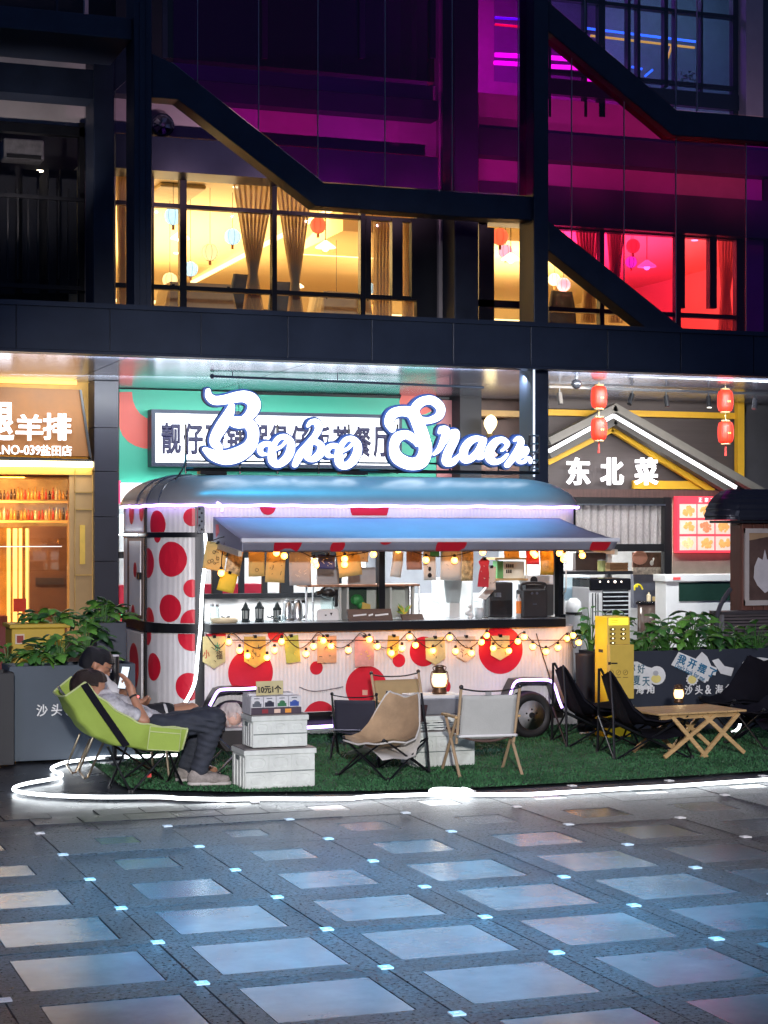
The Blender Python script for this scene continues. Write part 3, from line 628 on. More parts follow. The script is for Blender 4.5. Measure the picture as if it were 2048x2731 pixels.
for row, (y, y2, n) in enumerate(((1351, 1318, 20), (1405, 1370, 20))):
    for k in range(n):
        px = 2+k*9.3; c = at(px, y, 23.75); h = (y-y2)*.0047*R.uniform(.7, 1.05)
        if row == 0 and k == 0:
            pass
        nm = ('red', 'amber', 'dark', 'clear')[R.choice((0, 1, 1, 2, 3, 0))]
        mm = {'red': mat('red bottle', (.45, .05, .03), .3), 'amber': mat('amber bottle', (.6, .28, .06), .25), 'dark': mat('dark bottle', (.06, .03, .02), .2), 'clear': mat('clear bottle', (.7, .6, .4), .2)}[nm]
        o = MB().lathe(c, [(.017, 0), (.018, h*.6), (.007, h*.78), (.007, h)], 8).build('bottle', mm, smooth=True)
        nth = ('first', 'second', 'third', 'fourth', 'fifth', 'sixth', 'seventh', 'eighth', 'ninth', 'tenth')[k if k < 10 else 19-k]
        tag(o, '%s bottle, %s from the %s end of the %s amber shelf' % (nm, nth, 'left' if k < 10 else 'right', ('upper', 'lower')[row]), 'bottle', 'bottles on the amber shelves of the left shop')
r_('fridge_body', BRN, 78, 1422, 178, 1760, 23.4, .5); r_('fridge_frame', MATS['brass trim'], 180, 1425, 186, 1525, 23.35, .04); r_('fridge_shelf', mat('dark brown bar', (.05, .03, .03), .4), 95, 1560, 170, 1578, 23.38, .03)
for x, w in ((20, 8), (36, 10), (52, 7), (70, 8)): r_('lit_door_frame', glow('golden door light', (1, .62, .2), 1.8), x, 1428, x+w, 1690, 23.5, .06)
r_('door_glass', glass('amber door glass', (.95, .8, .55), .06), 0, 1425, 78, 1690, 23.55, .02); r_('painted_glass_reflection', glow('painted rail reflection', (1, .85, .8), 1.2), -200, 1476, 165, 1478, 22.58, .01)  # last bar paints a reflection in the shop glass as glow
r_('counter', mat('dark red counter', (.18, .03, .03), .5), -260, 1665, 20, 1960, 22.9, .3); r_('red_notice', mat('red notice', (.75, .07, .05), .6), 36, 1615, 70, 1650, 22.9, .02)
r_('shop_glass', glass('shop glass', (.98, .9, .8), .06), -260, 1262, 186, 1690, 22.66, .01)
lamp('AREA', 'lamb_shop_light', (2.6, 22.85, 2.42), (2.6, 24.6, 1.2), 130, (1, .70, .36), 2, .5); lamp('AREA', 'lamb_shop_ceiling_light', (1.9, 23.6, 2.42), (1.9, 24.1, 0), 75, (1, .74, .40), 2, .8); lamp('AREA', 'lamb_side_light', (2.3, 21.6, 3.3), (3.0, 22.6, 1.6), 6, (1, .62, .25), .8, .2)
lamp('AREA', 'lamb_sign_light', (2.4, 22.0, 2.7), (2.4, 22.7, 3.5), 3, (1, .55, .15), 2, .1)
# round dark tables stood on edge, a yellow cover, a flower stack
for k, (x, y, rp, lab) in enumerate(((84, 1695, 62, 'dark round folding table tilted behind the yellow box'), (193, 1660, 56, 'dark round table top standing on edge with a pale rim'))):
    c = at(x, y, 22.0+.25*(1-k)); rr = rp*c.y/FPX/.95
    t = thing('round_table_top', lab, 'table', (c.x, c.y, 0)); c = Vector((c.x, c.y, rr))
    MB().lathe(c, [(rr, -.015), (rr, .015)], 40, 'y').build('disc', mat('dark brown lacquer', (.05, .025, .02), .2), t, bevel=.004)
    MB().tube([c+Vector((rr*math.cos(a), -.02, rr*math.sin(a))) for a in [math.pi*2*q/40 for q in range(41)]], .006, 5).build('rim', MATS['brass trim'], t)
# ---- centre: green shop
GS = thing('green_shop', 'green shop front with red blobs and a white sign box behind the trailer', 'shopfront', at(640, 1700, 23.6)); g_ = rectp(GS)
GRN = mat('green wall print', (.045, .48, .33), .45, 0, .06, 1); REDP = mat('coral red print', (.80, .13, .10), .45, 0, .05, 1); SAL = mat('salmon wall panel', (.60, .24, .25), .5, 0, .06, 1)
GP_ = [(318, 1062), (640, 1070), (640, 1305), (318, 1305)]
g_('wall_panel', GRN, 318, 1056, 636, 1305, 23.6, .1); g_('wall_panel', GRN, 638, 1070, 1163, 1318, 23.6, .1)
g_('wall_panel', SAL, 1165, 1085, 1226, 1330, 23.6, .1)
def blob(pts, Y=23.597): pxprism('red_blob', pts, Y, .002, REDP, GS)
blob([(318, 1064)]+[(352+70-70*math.cos(0), 1064)]+[(352+58-58*math.cos(t), 1066+72*math.sin(t)) for t in [0, .3, .6, .9, 1.2, 1.57]]+[(405, 1216)]+[(400-82*math.sin(t), 1216-66*(1-math.cos(t))) for t in [.2, .5, .8, 1.1, 1.4, 1.57]])
blob([(1115+50*math.sin(t)*1.0, 1090+36*math.cos(t)) for t in [k*math.pi/8 for k in range(-7, 8)]])
WSB = thing('white_sign_box', 'long white light box sign with dark characters on the green wall', 'sign', at(405, 1262, 23.4))
p0, p1, p2 = at(404, 1110, 23.35), at(404, 1262, 23.35), at(1072, 1140, 23.35)
box((p0.x, 23.35, p1.z), (p2.x, 23.58, p0.z)).build('case', NAVY, WSB); box((p0.x+.05, 23.335, p1.z+.05), (p2.x-.05, 23.355, p0.z-.05)).build('light_face', glow('white light box', (.90, .93, 1), 1.5), WSB)
ch = '靓仔砂锅粥煲仔饭茶餐厅'; hh = (p0.z-p1.z)*.56; pt = at(430, 1230, 23.33); ww = (at(1050, 1230, 23.33).x-pt.x)/len(ch)
for k, c_ in enumerate(ch): text(c_, .4, mat('dark navy letter', (.02, .02, .08), .5), 'sign_character', WSB, pt+Vector((ww*k*1.0, 0, 0)), .01, bold=.012, width=ww*.9, height=hh)
g_('light_sign', glow('pinkish white sign', (1, .86, .9), 2.2), 318, 1307, 560, 1358, 23.5, .1); g_('sign_edge', mat('pink sign edge', (.8, .1, .25), .5, em=(1, .1, .3), es=.5), 318, 1300, 322, 1362, 23.48, .12)
g_('back_wall', mat('white shop wall', (.7, .75, .78), .5), 318, 1305, 1284, 1990, 26, .1); g_('pale_menu', glow('pale menu light', (.75, .95, 1), 1.3), 320, 1390, 430, 1440, 25.5, .05)
g_('red_counter', mat('crimson counter', (.6, .02, .06), .4), 318, 1580, 700, 1700, 25, .4); g_('dark_bar', BLACK, 318, 1490, 1284, 1508, 24.5, .1)
MB().ball(at(332, 1652, 24.6), .06, 10, 8).build('green_lamp', glow('green lamp', (.2, 1, .4), 1.6), GS)
for px in (470, 640, 900): g_('silhouette_post', DARKW, px, 1358, px+12, 1800, 24.6, .1)
lamp('AREA', 'green_wall_fill', (5.5, 21.6, 3.55), (5.8, 23.6, 2.9), 60, (.95, 1, 1), 4.5, .3); lamp('AREA', 'green_shop_inside', (6, 25, 3.2), (6, 25, 0), 60, (.9, .97, 1), 4, 1)  # first lamp is added, unseen, to light the green wall
# dark pier and warm alcove beside the green wall
bl = rectp(BLD)
bl('pier', DARKW, 1227, 1002, 1284, 1960, 23.3, .4); bl('alcove_back', mat('brown alcove wall', (.12, .07, .06), .5), 1284, 1002, 1470, 1960, 24.2, .1)
for y in (1058, 1112): bl('alcove_beam', mat('amber beam', (.6, .36, .12), .5), 1284, y, 1390, y+16, 23.7, .3)
lamp('POINT', 'alcove_lamp', tuple(at(1330, 1035, 23.5)), None, 9, (1, .72, .35), .05)
lf = thing('flame_lamp', 'glowing flame shaped lamp shade in the dark alcove above the lettering', 'lamp', at(1306, 1175, 23))
c = at(1306, 1175, 23); MB().grid(lambda u, v: c+Vector((.125*math.sin(math.pi*min(1, .35+.65*(1-v)))*math.cos(u*6.283)*(1-v**2.2)**.5*1.0+.02*v, .06*math.sin(u*6.283)*(1-v**2)**.5, .26*v)), 16, 10).build('lamp_shade', glow('flame shade', (1, .78, .36), 3.2), lf, smooth=True)
MB().lathe(c-Vector((0, 0, .05)), [(.02, 0), (.05, .045)], 10).build('base', MATS['brass trim'], lf)
# ---- right: north-east dishes
NS = thing('north_east_restaurant', 'restaurant front with a lit white gable and yellow beams at the right', 'shopfront', at(1750, 1700, 23.4)); n_ = rectp(NS)
BOARD = mat('grey brown board', (.075, .06, .06), .55, 0, .15, 3, stretch=(.3, 1, 6)); YEL = mat('yellow beam paint', (.80, .45, .03), .5, 0, .06)
n_('sign_board', BOARD, 1463, 1080, 1990, 1325, 23.4, .1); n_('header', mat('cream header', (.6, .48, .3), .6), 1463, 1040, 1990, 1085, 23.9, .1); n_('header_bar', BOARD, 1463, 1086, 1990, 1108, 23.3, .1)
for x0, x1 in ((1463, 1592), (1660, 1980)): n_('yellow_beam', YEL, x0, 1110+(x0-1463)*.012, x1, 1126+(x0-1463)*.012, 23.28, .12)
n_('yellow_post', YEL, 1968, 1030, 1985, 1302, 23.2, .1); n_('side_board', mat('dark grey board', (.06, .06, .07), .6), 1986, 1020, 2300, 1700, 23.3, .1)
GREY = mat('grey gable moulding', (.17, .16, .145), .6, 0, .1)
def bar(name, p, q, w, d, m, Y): P_, Q_ = at(*p, Y), at(*q, Y); MB().obox(P_, Q_, d, w, up=(0, 0, 1)).build(name, m, NS)
bar('gable_moulding', (1460, 1196), (1638, 1106), .105, .16, GREY, 22.95); bar('gable_moulding', (1632, 1104), (2030, 1332), .105, .16, GREY, 22.95)
bar('gable_board', (1460, 1232), (1636, 1141), .11, .16, mat('dark gable board', (.10, .095, .09), .6), 23.08); bar('gable_board', (1634, 1140), (1950, 1330), .11, .16, MATS['dark gable board'], 23.08)
bar('yellow_beam', (1460, 1252), (1632, 1164), .075, .08, YEL, 23.26); bar('yellow_beam', (1630, 1162), (1900, 1330), .085, .08, YEL, 23.26); n_('yellow_beam', YEL, 1690, 1300, 1890, 1322, 23.3, .06)
bar('gable_led', (1463, 1222), (1636, 1127), .05, .03, LEDTXT, 22.82); bar('gable_led', (1636, 1127), (1963, 1319), .05, .03, LEDTXT, 22.82)
for c_, x, w, h in (('东', 1511, 71, 76), ('北', 1602, 69, 76), ('菜', 1692, 73, 76)):
    p = at(x, 1312, 23.2); sc = p.y/FPX/.93; text(c_, .4, LEDTXT, 'sign_character', NS, p, .04, bold=.010, width=w*sc, height=h*sc)
n_('wood_fascia', mat('dark wood fascia', (.10, .055, .05), .5, 0, .3, 5, stretch=(5, 5, .5)), 1463, 1322, 2000, 1344, 23.2, .12); n_('dark_frame', BLACK, 1463, 1345, 1792, 1362, 23.2, .1)
n_('dark_frame', BLACK, 1463, 1470, 1792, 1490, 23.18, .1); n_('dark_frame', BLACK, 1772, 1345, 1792, 1700, 23.17, .1)
n_('window_trim', STEEL, 1535, 1362, 1775, 1366, 23.15, .03)
SILV = mat('silver sequin curtain', (.50, .46, .46), .35, .4, .5, 40, .6, 90, stretch=(6, 6, .6))
A_ = at(1535, 1366, 23.3); B_ = at(1772, 1470, 23.3)
MB().grid(lambda u, v: (A_.x+(B_.x-A_.x)*u, 23.3+.025*math.sin(u*75)+.01*math.sin(u*31), A_.z+(B_.z-A_.z)*v), 220, 3).build('sequin_curtain', SILV, NS, smooth=True, orient=False)
n_('beige_wall', mat('beige wall', (.42, .38, .30), .6), 1793, 1345, 2100, 1560, 23.3, .1)
n_('inner_wall', mat('white tile wall', (.62, .64, .66), .3), 1463, 1490, 2100, 1990, 25.2, .1)
n_('dark_wall', mat('slate wall', (.12, .13, .17), .5), 1690, 1550, 1790, 1640, 24, .1)
n_('hatch', mat('dark hatch', (.07, .05, .05), .3), 1535, 1493, 1625, 1545, 24.2, .1); n_('hatch_frame', WHITE, 1620, 1486, 1632, 1560, 24.15, .1); n_('hatch_frame', WHITE, 1535, 1484, 1632, 1493, 24.15, .1)
n_('counter_top', mat('dark counter', (.03, .03, .035), .3), 1463, 1543, 1688, 1552, 23.6, .6)
MENU = thing('menu_board', 'red backlit menu board with nine food photos beside the dark trailer', 'menu board', at(1880, 1493, 23.2))
box((at(1806, 1342, 23.1).x, 23.1, at(1806, 1493, 23.1).z), (at(1975, 1342, 23.1).x, 23.2, at(1806, 1342, 23.1).z)).build('panel', mat('red menu panel', (.75, .05, .07), .4, em=(.95, .05, .09), es=.9), MENU)
for rI in range(3):
    for cI in range(3):
        x0 = 1813+cI*48; y0 = 1363+rI*43; a = at(x0, y0, 23.09); b = at(x0+44, y0+37, 23.09); bc = R.choice([(.75, .25, .12), (.8, .4, .12), (.6, .2, .2), (.85, .6, .3)])
        box((a.x, 23.09, b.z), (b.x, 23.1, a.z)).build('food_photo', mat('pale plate print', (.8, .68, .6), .5, em=(.7, .45, .38), es=.5), MENU)
        m = MB(); cx, cz = (a.x+b.x)/2, (a.z+b.z)/2
        for k in range(26):
            t = R.random()*6.3; q = R.random()**.5*.085; m.ball((cx+q*math.cos(t), 23.085, cz+q*.72*math.sin(t)), R.uniform(.018, .032), 6, 4, sy=.25)
        m.build('food_print', mat('food print %.2f' % bc[1], bc, .5, em=bc, es=.5, var=.3, scale=30), MENU)
for k, c_ in enumerate('正宗东北菜'):
    p = at(1863+k*16, 1358, 23.085); text(c_, .1, mat('white print', (.9, .9, .9), .5, em=(1, 1, 1), es=.6), 'lettering', MENU, p, .004, bold=.002, width=.06, height=.065)
pic = thing('wall_picture', 'farmyard picture of a pig and a white goose beside the hatch', 'picture', at(1730, 1550, 24)); pr_ = rectp(pic)
pr_('panel', mat('brown picture', (.14, .07, .05), .5, 0, .4, 6, stretch=(8, 8, .3)), 1688, 1492, 1775, 1532, 24, .03); pr_('lower_panel', mat('pale cobble print', (.5, .45, .38), .6, 0, .5, 25), 1688, 1532, 1775, 1551, 23.99, .03)
c = at(1706, 1506, 23.97); MB().ball(c, .13, 14, 8, sy=.1, sz=.8).build('pig_print', mat('pig pink', (.62, .32, .24), .6), pic)
c = at(1738, 1520, 23.97); MB().ball(c, .04, 10, 6, sy=.2, sx=.8).ball(c+Vector((.03, 0, .06)), .018, 8, 5, sy=.4).tube([c+Vector((.02, 0, .02)), c+Vector((.03, 0, .06))], .01, 5).build('goose_print', WHITE, pic)
# lanterns, track spots, camera dome
LRED = glow('red silk lantern', (.9, .035, .012), 1.0); GOLD = mat('pale gold cap', (.65, .45, .22), .4, .3)
def lantern(px, py, Y, label, tassel, top):
    c = at(px, py, Y); t = thing('red_lantern', label, 'lantern', c, 'red lanterns before the gable'); r = .098
    pf = [(.062, -.135), (.085, -.12), (r, -.07), (r*1.02, 0), (r, .07), (.085, .12), (.062, .135)]
    MB().lathe((0, 0, 0), pf, 20).build('shade', LRED, t, smooth=True, world=False)
    m = MB()
    for k in range(10): a = k*.628; m.tube([(q*1.01*math.cos(a), q*1.01*math.sin(a), h) for q, h in pf], .004, 4)
    m.build('rib', mat('dark red rib', (.35, .02, .02), .5), t, world=False)
    MB().ball((0, -.05, -.01), .052, 10, 8).build('flame_glow', glow('lantern core', (1, .72, .12), 3.5), t, world=False)
    for z, w in ((-.155, .058), (.14, .055)): MB().lathe((0, 0, z), [(w, 0), (w*1.1, .008), (w, .02)], 14).build('cap', GOLD, t, world=False)
    tube([(0, 0, .15), (0, 0, top-c.z)], .006, 5).build('cord', GOLD, t, world=False)
    if tassel: tube([(0, 0, -.155), (0, 0, -.3)], [.01, .016], 6).build('tassel', mat('red tassel', (.5, .04, .03), .8), t, world=False)
l1 = at(1597, 1080, 20.6); zt = ZF0
lantern(1597, 1078, 20.6, 'upper red lantern of the left pair in front of the gable peak', False, zt); lantern(1597, 1163, 20.6, 'lower red lantern of the left pair, over the gable light', True, l1.z-.16)
lantern(1934, 1088, 20.6, 'upper red lantern of the right pair by the yellow post', False, zt); lantern(1935, 1172, 20.6, 'lower red lantern of the right pair with a long tassel', True, at(1934, 1088, 20.6).z-.16)
tr = thing('track_rail', 'black ceiling track rail above the gable sign', 'rail', at(1465, 1050, 21.2)); MB().obox(at(1463, 1050, 21.2), at(2300, 1078, 21.2), .035, .03).build('rail', BLACK, tr)
for k, (px, py, tilt, lab) in enumerate(((1492, 1058, 0, 'black track spot nearest the dark column'), (1686, 1062, .45, 'tilted black track spot between the lanterns'), (1776, 1066, 0, 'black track spot halfway between the two lantern pairs'), (1889, 1068, .06, 'black track spot left of the right lanterns'), (2014, 1074, .3, 'tilted grey track spot at the right edge'))):
    c = at(px, py, 21.2); t = thing('track_spot', lab, 'spotlight', c, 'track spots on the black rail'); d = Vector((-math.sin(tilt), -.25, -math.cos(tilt))).normalized()
    tube([(0, 0, .02), (0, 0, -.05)], .012, 6).build('stem', BLACK, t, world=False); tube([Vector((0, 0, -.04)), Vector((0, 0, -.04))+d*.15], .032, 12).build('barrel', BLACK if k < 4 else STEEL, t, world=False)
    if k == 3: MB().lathe((0, -.02, -.19), [(.03, 0), (.03, .004)], 12).build('lens', glow('spot lens', (1, .95, .85), 6), t, world=False)
cc = thing('dome_camera', 'black dome camera hanging from the soffit left of the lanterns', 'camera', at(1537, 1040, 19.9)); c = at(1537, 1005, 19.9)
tube([c+Vector((0, 0, .03)), c-Vector((0, 0, .12))], .022, 8).build('stem', BLACK, cc); MB().ball(c-Vector((0, 0, .17)), .062, 14, 10).build('dome', mat('gloss black', (.01, .01, .012), .1), cc, smooth=True)
for k in range(3): tube([at(1470, 1012+k*2, 19.8+k*.3), at(2150, 1040+k*2, 19.8+k*.3)], .012, 5).build('conduit', BLACK if k else WHITE, BLD)
lamp('AREA', 'north_shop_light', (11.5, 21.3, 3.6), (11.2, 23.4, 2.5), 46, (1, .9, .78), 4, .3); lamp('AREA', 'fascia_strip_light', (10.5, 19.6, 3.62), (10.5, 21.0, .9), 200, (.96, 1, 1), 3.5, .1)
lamp('AREA', 'north_inside_light', (10.6, 24.5, 3.0), (10.6, 24.6, 0), 420, (1, .97, .92), 3.5, .8)
# ================================================================ goods standing under the arcade on the right
def gb(px, Y): return Vector((at(px, 1900, Y).x, Y, 0))
ac = thing('air_cooler', 'white upright air cooler with black top panel and slats', 'air cooler', gb(1625, 20.6)); q = lambda x, y, Y=20.6: at(x, y, Y)
a, b = q(1571, 1562), q(1683, 1562); zb = .04
box((a.x, 20.6, zb), (b.x, 21.1, a.z-.10)).build('body', WHITE, ac, bevel=.02); box((a.x+.005, 20.585, a.z-.15), (b.x-.005, 21.1, a.z)).build('control_panel', mat('gloss black', (.01, .01, .012), .1), ac, bevel=.015)
g0, g1 = q(1606, 1592), q(1675, 1660); box((g0.x, 20.59, .3), (g1.x, 20.61, g0.z)).build('grille_back', BLACK, ac)
n = 14
for k in range(n): z = g0.z-.03-k*(g0.z-.33)/n; MB().obox((g0.x, 20.575, z), (g1.x, 20.575, z), .03, .012).build('slat', mat('light grey slat', (.55, .58, .6), .4), ac)
for x in (1579, 1587, 1593): s0 = q(x, 1600); box((s0.x, 20.592, .4), (s0.x+.012, 20.601, s0.z)).build('side_groove', BLACK, ac)
for k, x in enumerate((1600, 1622, 1640, 1657)): MB().ball(q(x, 1570, 20.58), .012 if k-2 else .018, 8, 6).build('knob', glow('panel light', (1, .85, .75), 2), ac)
for sx in (.06, b.x-a.x-.06): MB().lathe((a.x+sx, 20.85, 0), [(.03, 0), (.04, .02), (.03, .045)], 10).build('caster', BLACK, ac)
fr = thing('display_fridge', 'pale glass topped display counter left of the air cooler', 'fridge', gb(1550, 21.1)); r_ = rectp(fr)
a, b = at(1505, 1552, 21.1), at(1572, 1552, 21.1)
box((a.x, 21.1, 0), (b.x, 21.4, .95)).build('body', WHITE, fr, bevel=.02); box((a.x, 21.08, .98), (b.x, 21.4, a.z-.03)).build('glass_case', glass('pale case glass', (.8, .9, .95), .15), fr)
box((a.x+.02, 21.085, .62), (b.x-.02, 21.1, .76)).build('dark_band', BLACK, fr); box((a.x, 21.1, a.z-.03), (b.x, 21.4, a.z)).build('top', WHITE, fr); box((a.x+.05, 21.18, .952), (b.x-.05, 21.35, 1.1)).build('tray', mat('ice blue tray', (.6, .72, .8), .3), fr)
wc = thing('wooden_crate', 'brown wooden crate with a label end on the dark counter', 'crate', at(1640, 1543, 23.6)); a, b = at(1614, 1519, 23.65), at(1675, 1542, 23.65)
for k in range(3): z0 = b.z+(a.z-b.z)*k/3; box((a.x+.06, 23.65, z0+.003), (b.x, 23.67, z0+(a.z-b.z)/3-.003)).build('plank', mat('brown crate wood', (.30, .16, .07), .6, 0, .25, 6, stretch=(1, 1, 9)), wc)
box((a.x, 23.62, b.z), (a.x+.06, 23.9, a.z)).build('end_panel', mat('tan end', (.5, .33, .16), .6), wc); box((a.x+.06, 23.67, b.z), (b.x, 23.9, a.z-.005)).build('core', MATS['brown crate wood'], wc)
tn = thing('tin_can', 'tall green tin on the dark counter left of the wooden crate', 'can', at(1604, 1542, 23.6)); c = at(1604, 1542, 23.62); MB().lathe(c, [(.055, 0), (.055, .15)], 16).build('body', mat('olive tin', (.35, .38, .14), .4), tn, smooth=False); MB().lathe(c+Vector((0, 0, .15)), [(.057, 0), (.057, .012)], 16).build('lid', STEEL, tn)
tb = thing('glass_barrel', 'brown glass topped barrel table behind the plants', 'table', gb(1742, 21.8)); c = gb(1742, 21.8); zt = at(1742, 1622, 21.8).z
MB().lathe(c, [(.2, 0), (.21, .5), (.215, zt-.04)], 28).build('barrel', mat('brown tinted plastic', (.10, .07, .06), .15), tb, smooth=True); MB().lathe(c+Vector((0, 0, zt-.04)), [(.23, 0), (.24, .02), (.22, .04)], 28).build('rim', DKGL, tb, smooth=True)
jg = thing('plastic_jug', 'bright yellow plastic jug with handle on the barrel table', 'jug', (c.x, c.y, zt)); a = at(1703, 1625, 21.75); a.z = zt
MB().prism([a+Vector(p) for p in ((-.07, -.05, 0), (.07, -.05, 0), (.07, -.05, .15), (.045, -.05, .19), (-.045, -.05, .19), (-.07, -.05, .15))], (0, .1, 0)).build('body', mat('yellow plastic', (.75, .62, .02), .35), jg, bevel=.015); jg.location = a
tube(smoothpath([a+Vector((-.06, 0, .15)), a+Vector((-.05, 0, .215)), a+Vector((.02, 0, .22)), a+Vector((.06, 0, .16))]), .012, 6).build('handle', MATS['yellow plastic'], jg); MB().lathe(a+Vector((-.03, 0, .19)), [(.018, 0), (.02, .03)], 10).build('cap', MATS['yellow plastic'], jg)
for px, mm, lab, h in ((1730, mat('clear bottle', (.7, .6, .4), .2), 'small pale pump bottle beside the yellow jug', .12), (1752, mat('tan sponge', (.6, .45, .2), .9), 'tan block of tissue beside the pump bottle', .06)):
    p = at(px, 1620, 21.8); p.z = zt
    o = (MB().lathe(p, [(.03, 0), (.03, h*.7), (.01, h*.8), (.01, h)], 10) if h > .1 else box(p-Vector((.05, .04, 0)), p+Vector((.05, .04, h)))).build('pump_bottle' if h > .1 else 'tissue_block', mm, bevel=.004); tag(o, lab, 'bottle' if h > .1 else 'tissues')
wf = thing('chest_freezer', 'white counter freezer with a dark green window at the right', 'freezer', gb(1880, 21.2)); a, b = at(1776, 1552, 21.2), at(1975, 1552, 21.2)
box((a.x, 21.2, 0), (b.x, 21.5, a.z)).build('body', WHITE, wf, bevel=.01); box((a.x-.03, 21.16, a.z-.09), (b.x, 21.5, a.z+.005)).build('top', WHITE, wf, bevel=.01); w0 = at(1812, 1572, 21.18); box((w0.x, 21.185, at(1812, 1622, 21.18).z), (b.x, 21.2, w0.z)).build('window', mat('dark green window', (.015, .04, .03), .1), wf)
box((at(1796, 1557, 21.15).x, 21.15, a.z-.06), (at(1815, 1557, 21.15).x, 21.16, a.z-.03)).build('display', mat('red display', (.6, .05, .05), .4, em=(1, .1, .1), es=.5), wf)
bin_ = thing('white_bin', 'small white waste bin on the wall ledge behind the plants', 'bin', gb(1520, 20.4)); c = gb(1530, 20.4); MB().lathe(c, [(.08, 0), (.10, .85), (.09, .95), (.04, 1.0)], 16).build('body', WHITE, bin_, smooth=True); MB().lathe(c+Vector((0, 0, .8)), [(.102, 0), (.102, .03)], 16).build('band', BLACK, bin_)
# ================================================================ polka dot food trailer
YV = 14.9
FT = thing('food_trailer', 'white food trailer with red polka dots, rounded roof and open serving window', 'food trailer', (5.4, 15.8, 0))
def arc(cx, cy, rx, ry, t0, t1, n=10): return [(cx+rx*math.cos(t0+(t1-t0)*k/n), cy+ry*math.sin(t0+(t1-t0)*k/n)) for k in range(n+1)]
pi = math.pi
PLAN = [(3.46, 16.3), (3.46, 15.85)]+arc(3.85, 15.4, .39, .5, pi, 1.5*pi)+[(4.5, YV), (5.5, YV), (6.5, YV)]+arc(7.08, 15.4, .31, .5, 1.5*pi, 2*pi)+[(7.39, 16.3)]+arc(7.08, 16.3, .31, .5, 0, .5*pi)+[(5.5, 16.8)]+arc(3.85, 16.3, .39, .5, .5*pi, pi)
PL = [PLAN[0]]
for p in PLAN[1:]:
    if (Vector(p)-Vector(PL[-1])).length > 1e-6: PL.append(p)
CUM = [0]
for a, b in zip(PL[:-1], PL[1:]): CUM.append(CUM[-1]+(Vector(b)-Vector(a)).length)
def surf(s, off=0.):
    s = min(max(s, 0), CUM[-1]-1e-6); k = max(i for i in range(len(CUM)) if CUM[i] <= s); k = min(k, len(PL)-2)
    t = (s-CUM[k])/(CUM[k+1]-CUM[k]); a, b = Vector(PL[k]), Vector(PL[k+1])
    def nrm(i, j):
        d = (Vector(PL[j])-Vector(PL[i])).normalized(); return Vector((d.y, -d.x))
    n0 = nrm(max(k-1, 0), k)+nrm(k, k+1) if k > 0 else nrm(k, k+1); n1 = nrm(k, k+1)+nrm(k+1, min(k+2, len(PL)-1)) if k+2 < len(PL) else nrm(k, k+1)
    n = (n0.normalized()*(1-t)+n1.normalized()*t).normalized(); p = a+(b-a)*t+n*off
    return p
SV = [k*.01 for k in range(int(CUM[-1]*100))]
SX = [(s, proj((*surf(s), 1.5))[0]) for s in SV if s < 6.0]
def s_at(px): return min(SX, key=lambda q: abs(q[1]-px))[0]
SFL, SFR = s_at(533), s_at(1495); SL = s_at(390)
BODY = mat('ribbed white body panel', (.74, .73, .74), .42, 0, .13, 1.6)
nt = BODY.node_tree; tcn = nt.nodes.new('ShaderNodeTexCoord'); wv = nt.nodes.new('ShaderNodeTexWave'); wv.inputs['Scale'].default_value = 9; wv.bands_direction = 'X'; wv.inputs['Distortion'].default_value = 0
bpn = nt.nodes.new('ShaderNodeBump'); bpn.inputs['Strength'].default_value = .35; bpn.inputs['Distance'].default_value = .006
nt.links.new(tcn.outputs['Object'], wv.inputs[0]); nt.links.new(wv.outputs['Fac'], bpn.inputs['Height']); nt.links.new(bpn.outputs[0], nt.nodes['Principled BSDF'].inputs['Normal'])
DOT = mat('red vinyl dot', (.60, .012, .035), .38, 0, .10, 3)
def panel(name, s0, s1, z0, z1, m, off=0., n=None, th=.02, parent=FT):
    n = n or max(2, int((s1-s0)/.05))
    g = MB(); 
    for o_ in (off, off-th):
        k = len(g.v)
        for i in range(n+1):
            p = surf(s0+(s1-s0)*i/n, o_); g.v += [(p.x, p.y, z0), (p.x, p.y, z1)]
        for i in range(n): a = k+2*i; g.f.append((a, a+2, a+3, a+1) if o_ == off else (a, a+1, a+3, a+2))
    M_ = 2*(n+1)
    for i in range(n): a = 2*i; g.f += [(a, M_+a, M_+a+2, a+2), (a+1, a+3, M_+a+3, M_+a+1)]
    g.f += [(0, 1, M_+1, M_), (2*n, M_+2*n, M_+2*n+1, 2*n+1)]
    o = g.build(name, m, parent, smooth=False); o.data.shade_smooth(); b = o.modifiers.new('edge', 'EDGE_SPLIT'); b.split_angle = math.radians(40); return o
def dot(px, py, rpx, s0, s1, z0, z1, parent=FT, squash=1., off=.004):
    s = s_at(px); p = surf(s); d = ST*p.x+CT*p.y; z = HC-(py-YH)*d/FPX; r = rpx*d/FPX; g = MB(); n = 40
    c = lambda v, lo, hi: min(max(v, lo), hi)
    rings = [(0, 0)]+[(f*r, k) for f in (.5, 1) for k in range(n)]
    for f, k in rings:
        t = 2*pi*k/n; q = surf(c(s+f*math.cos(t)*squash, s0, s1), off); g.v.append((q.x, q.y, c(z+f*math.sin(t), z0, z1)))
    for k in range(n): l = (k+1) % n; g.f += [(0, 1+k, 1+l), (1+k, 1+n+k, 1+n+l, 1+l)]
    return g.build('red_dot', DOT, parent, orient=False)
ZB, ZC0, ZC1, ZW, ZE = .27, .962, 1.045, 1.725, 2.035
s0 = 0.; sE = s_at(1536)+.35
panel('upper_band', 0, sE+.9, 1.80, ZE, BODY); panel('lower_panel', SL, SFL, ZB, ZC0, BODY); panel('lower_panel', 0, SL, ZB, ZC0, BODY)
panel('front_panel', SFL, SFR, ZB, ZC0, BODY, n=60); panel('lower_panel', SFR, sE+.9, ZB, ZC0, BODY)
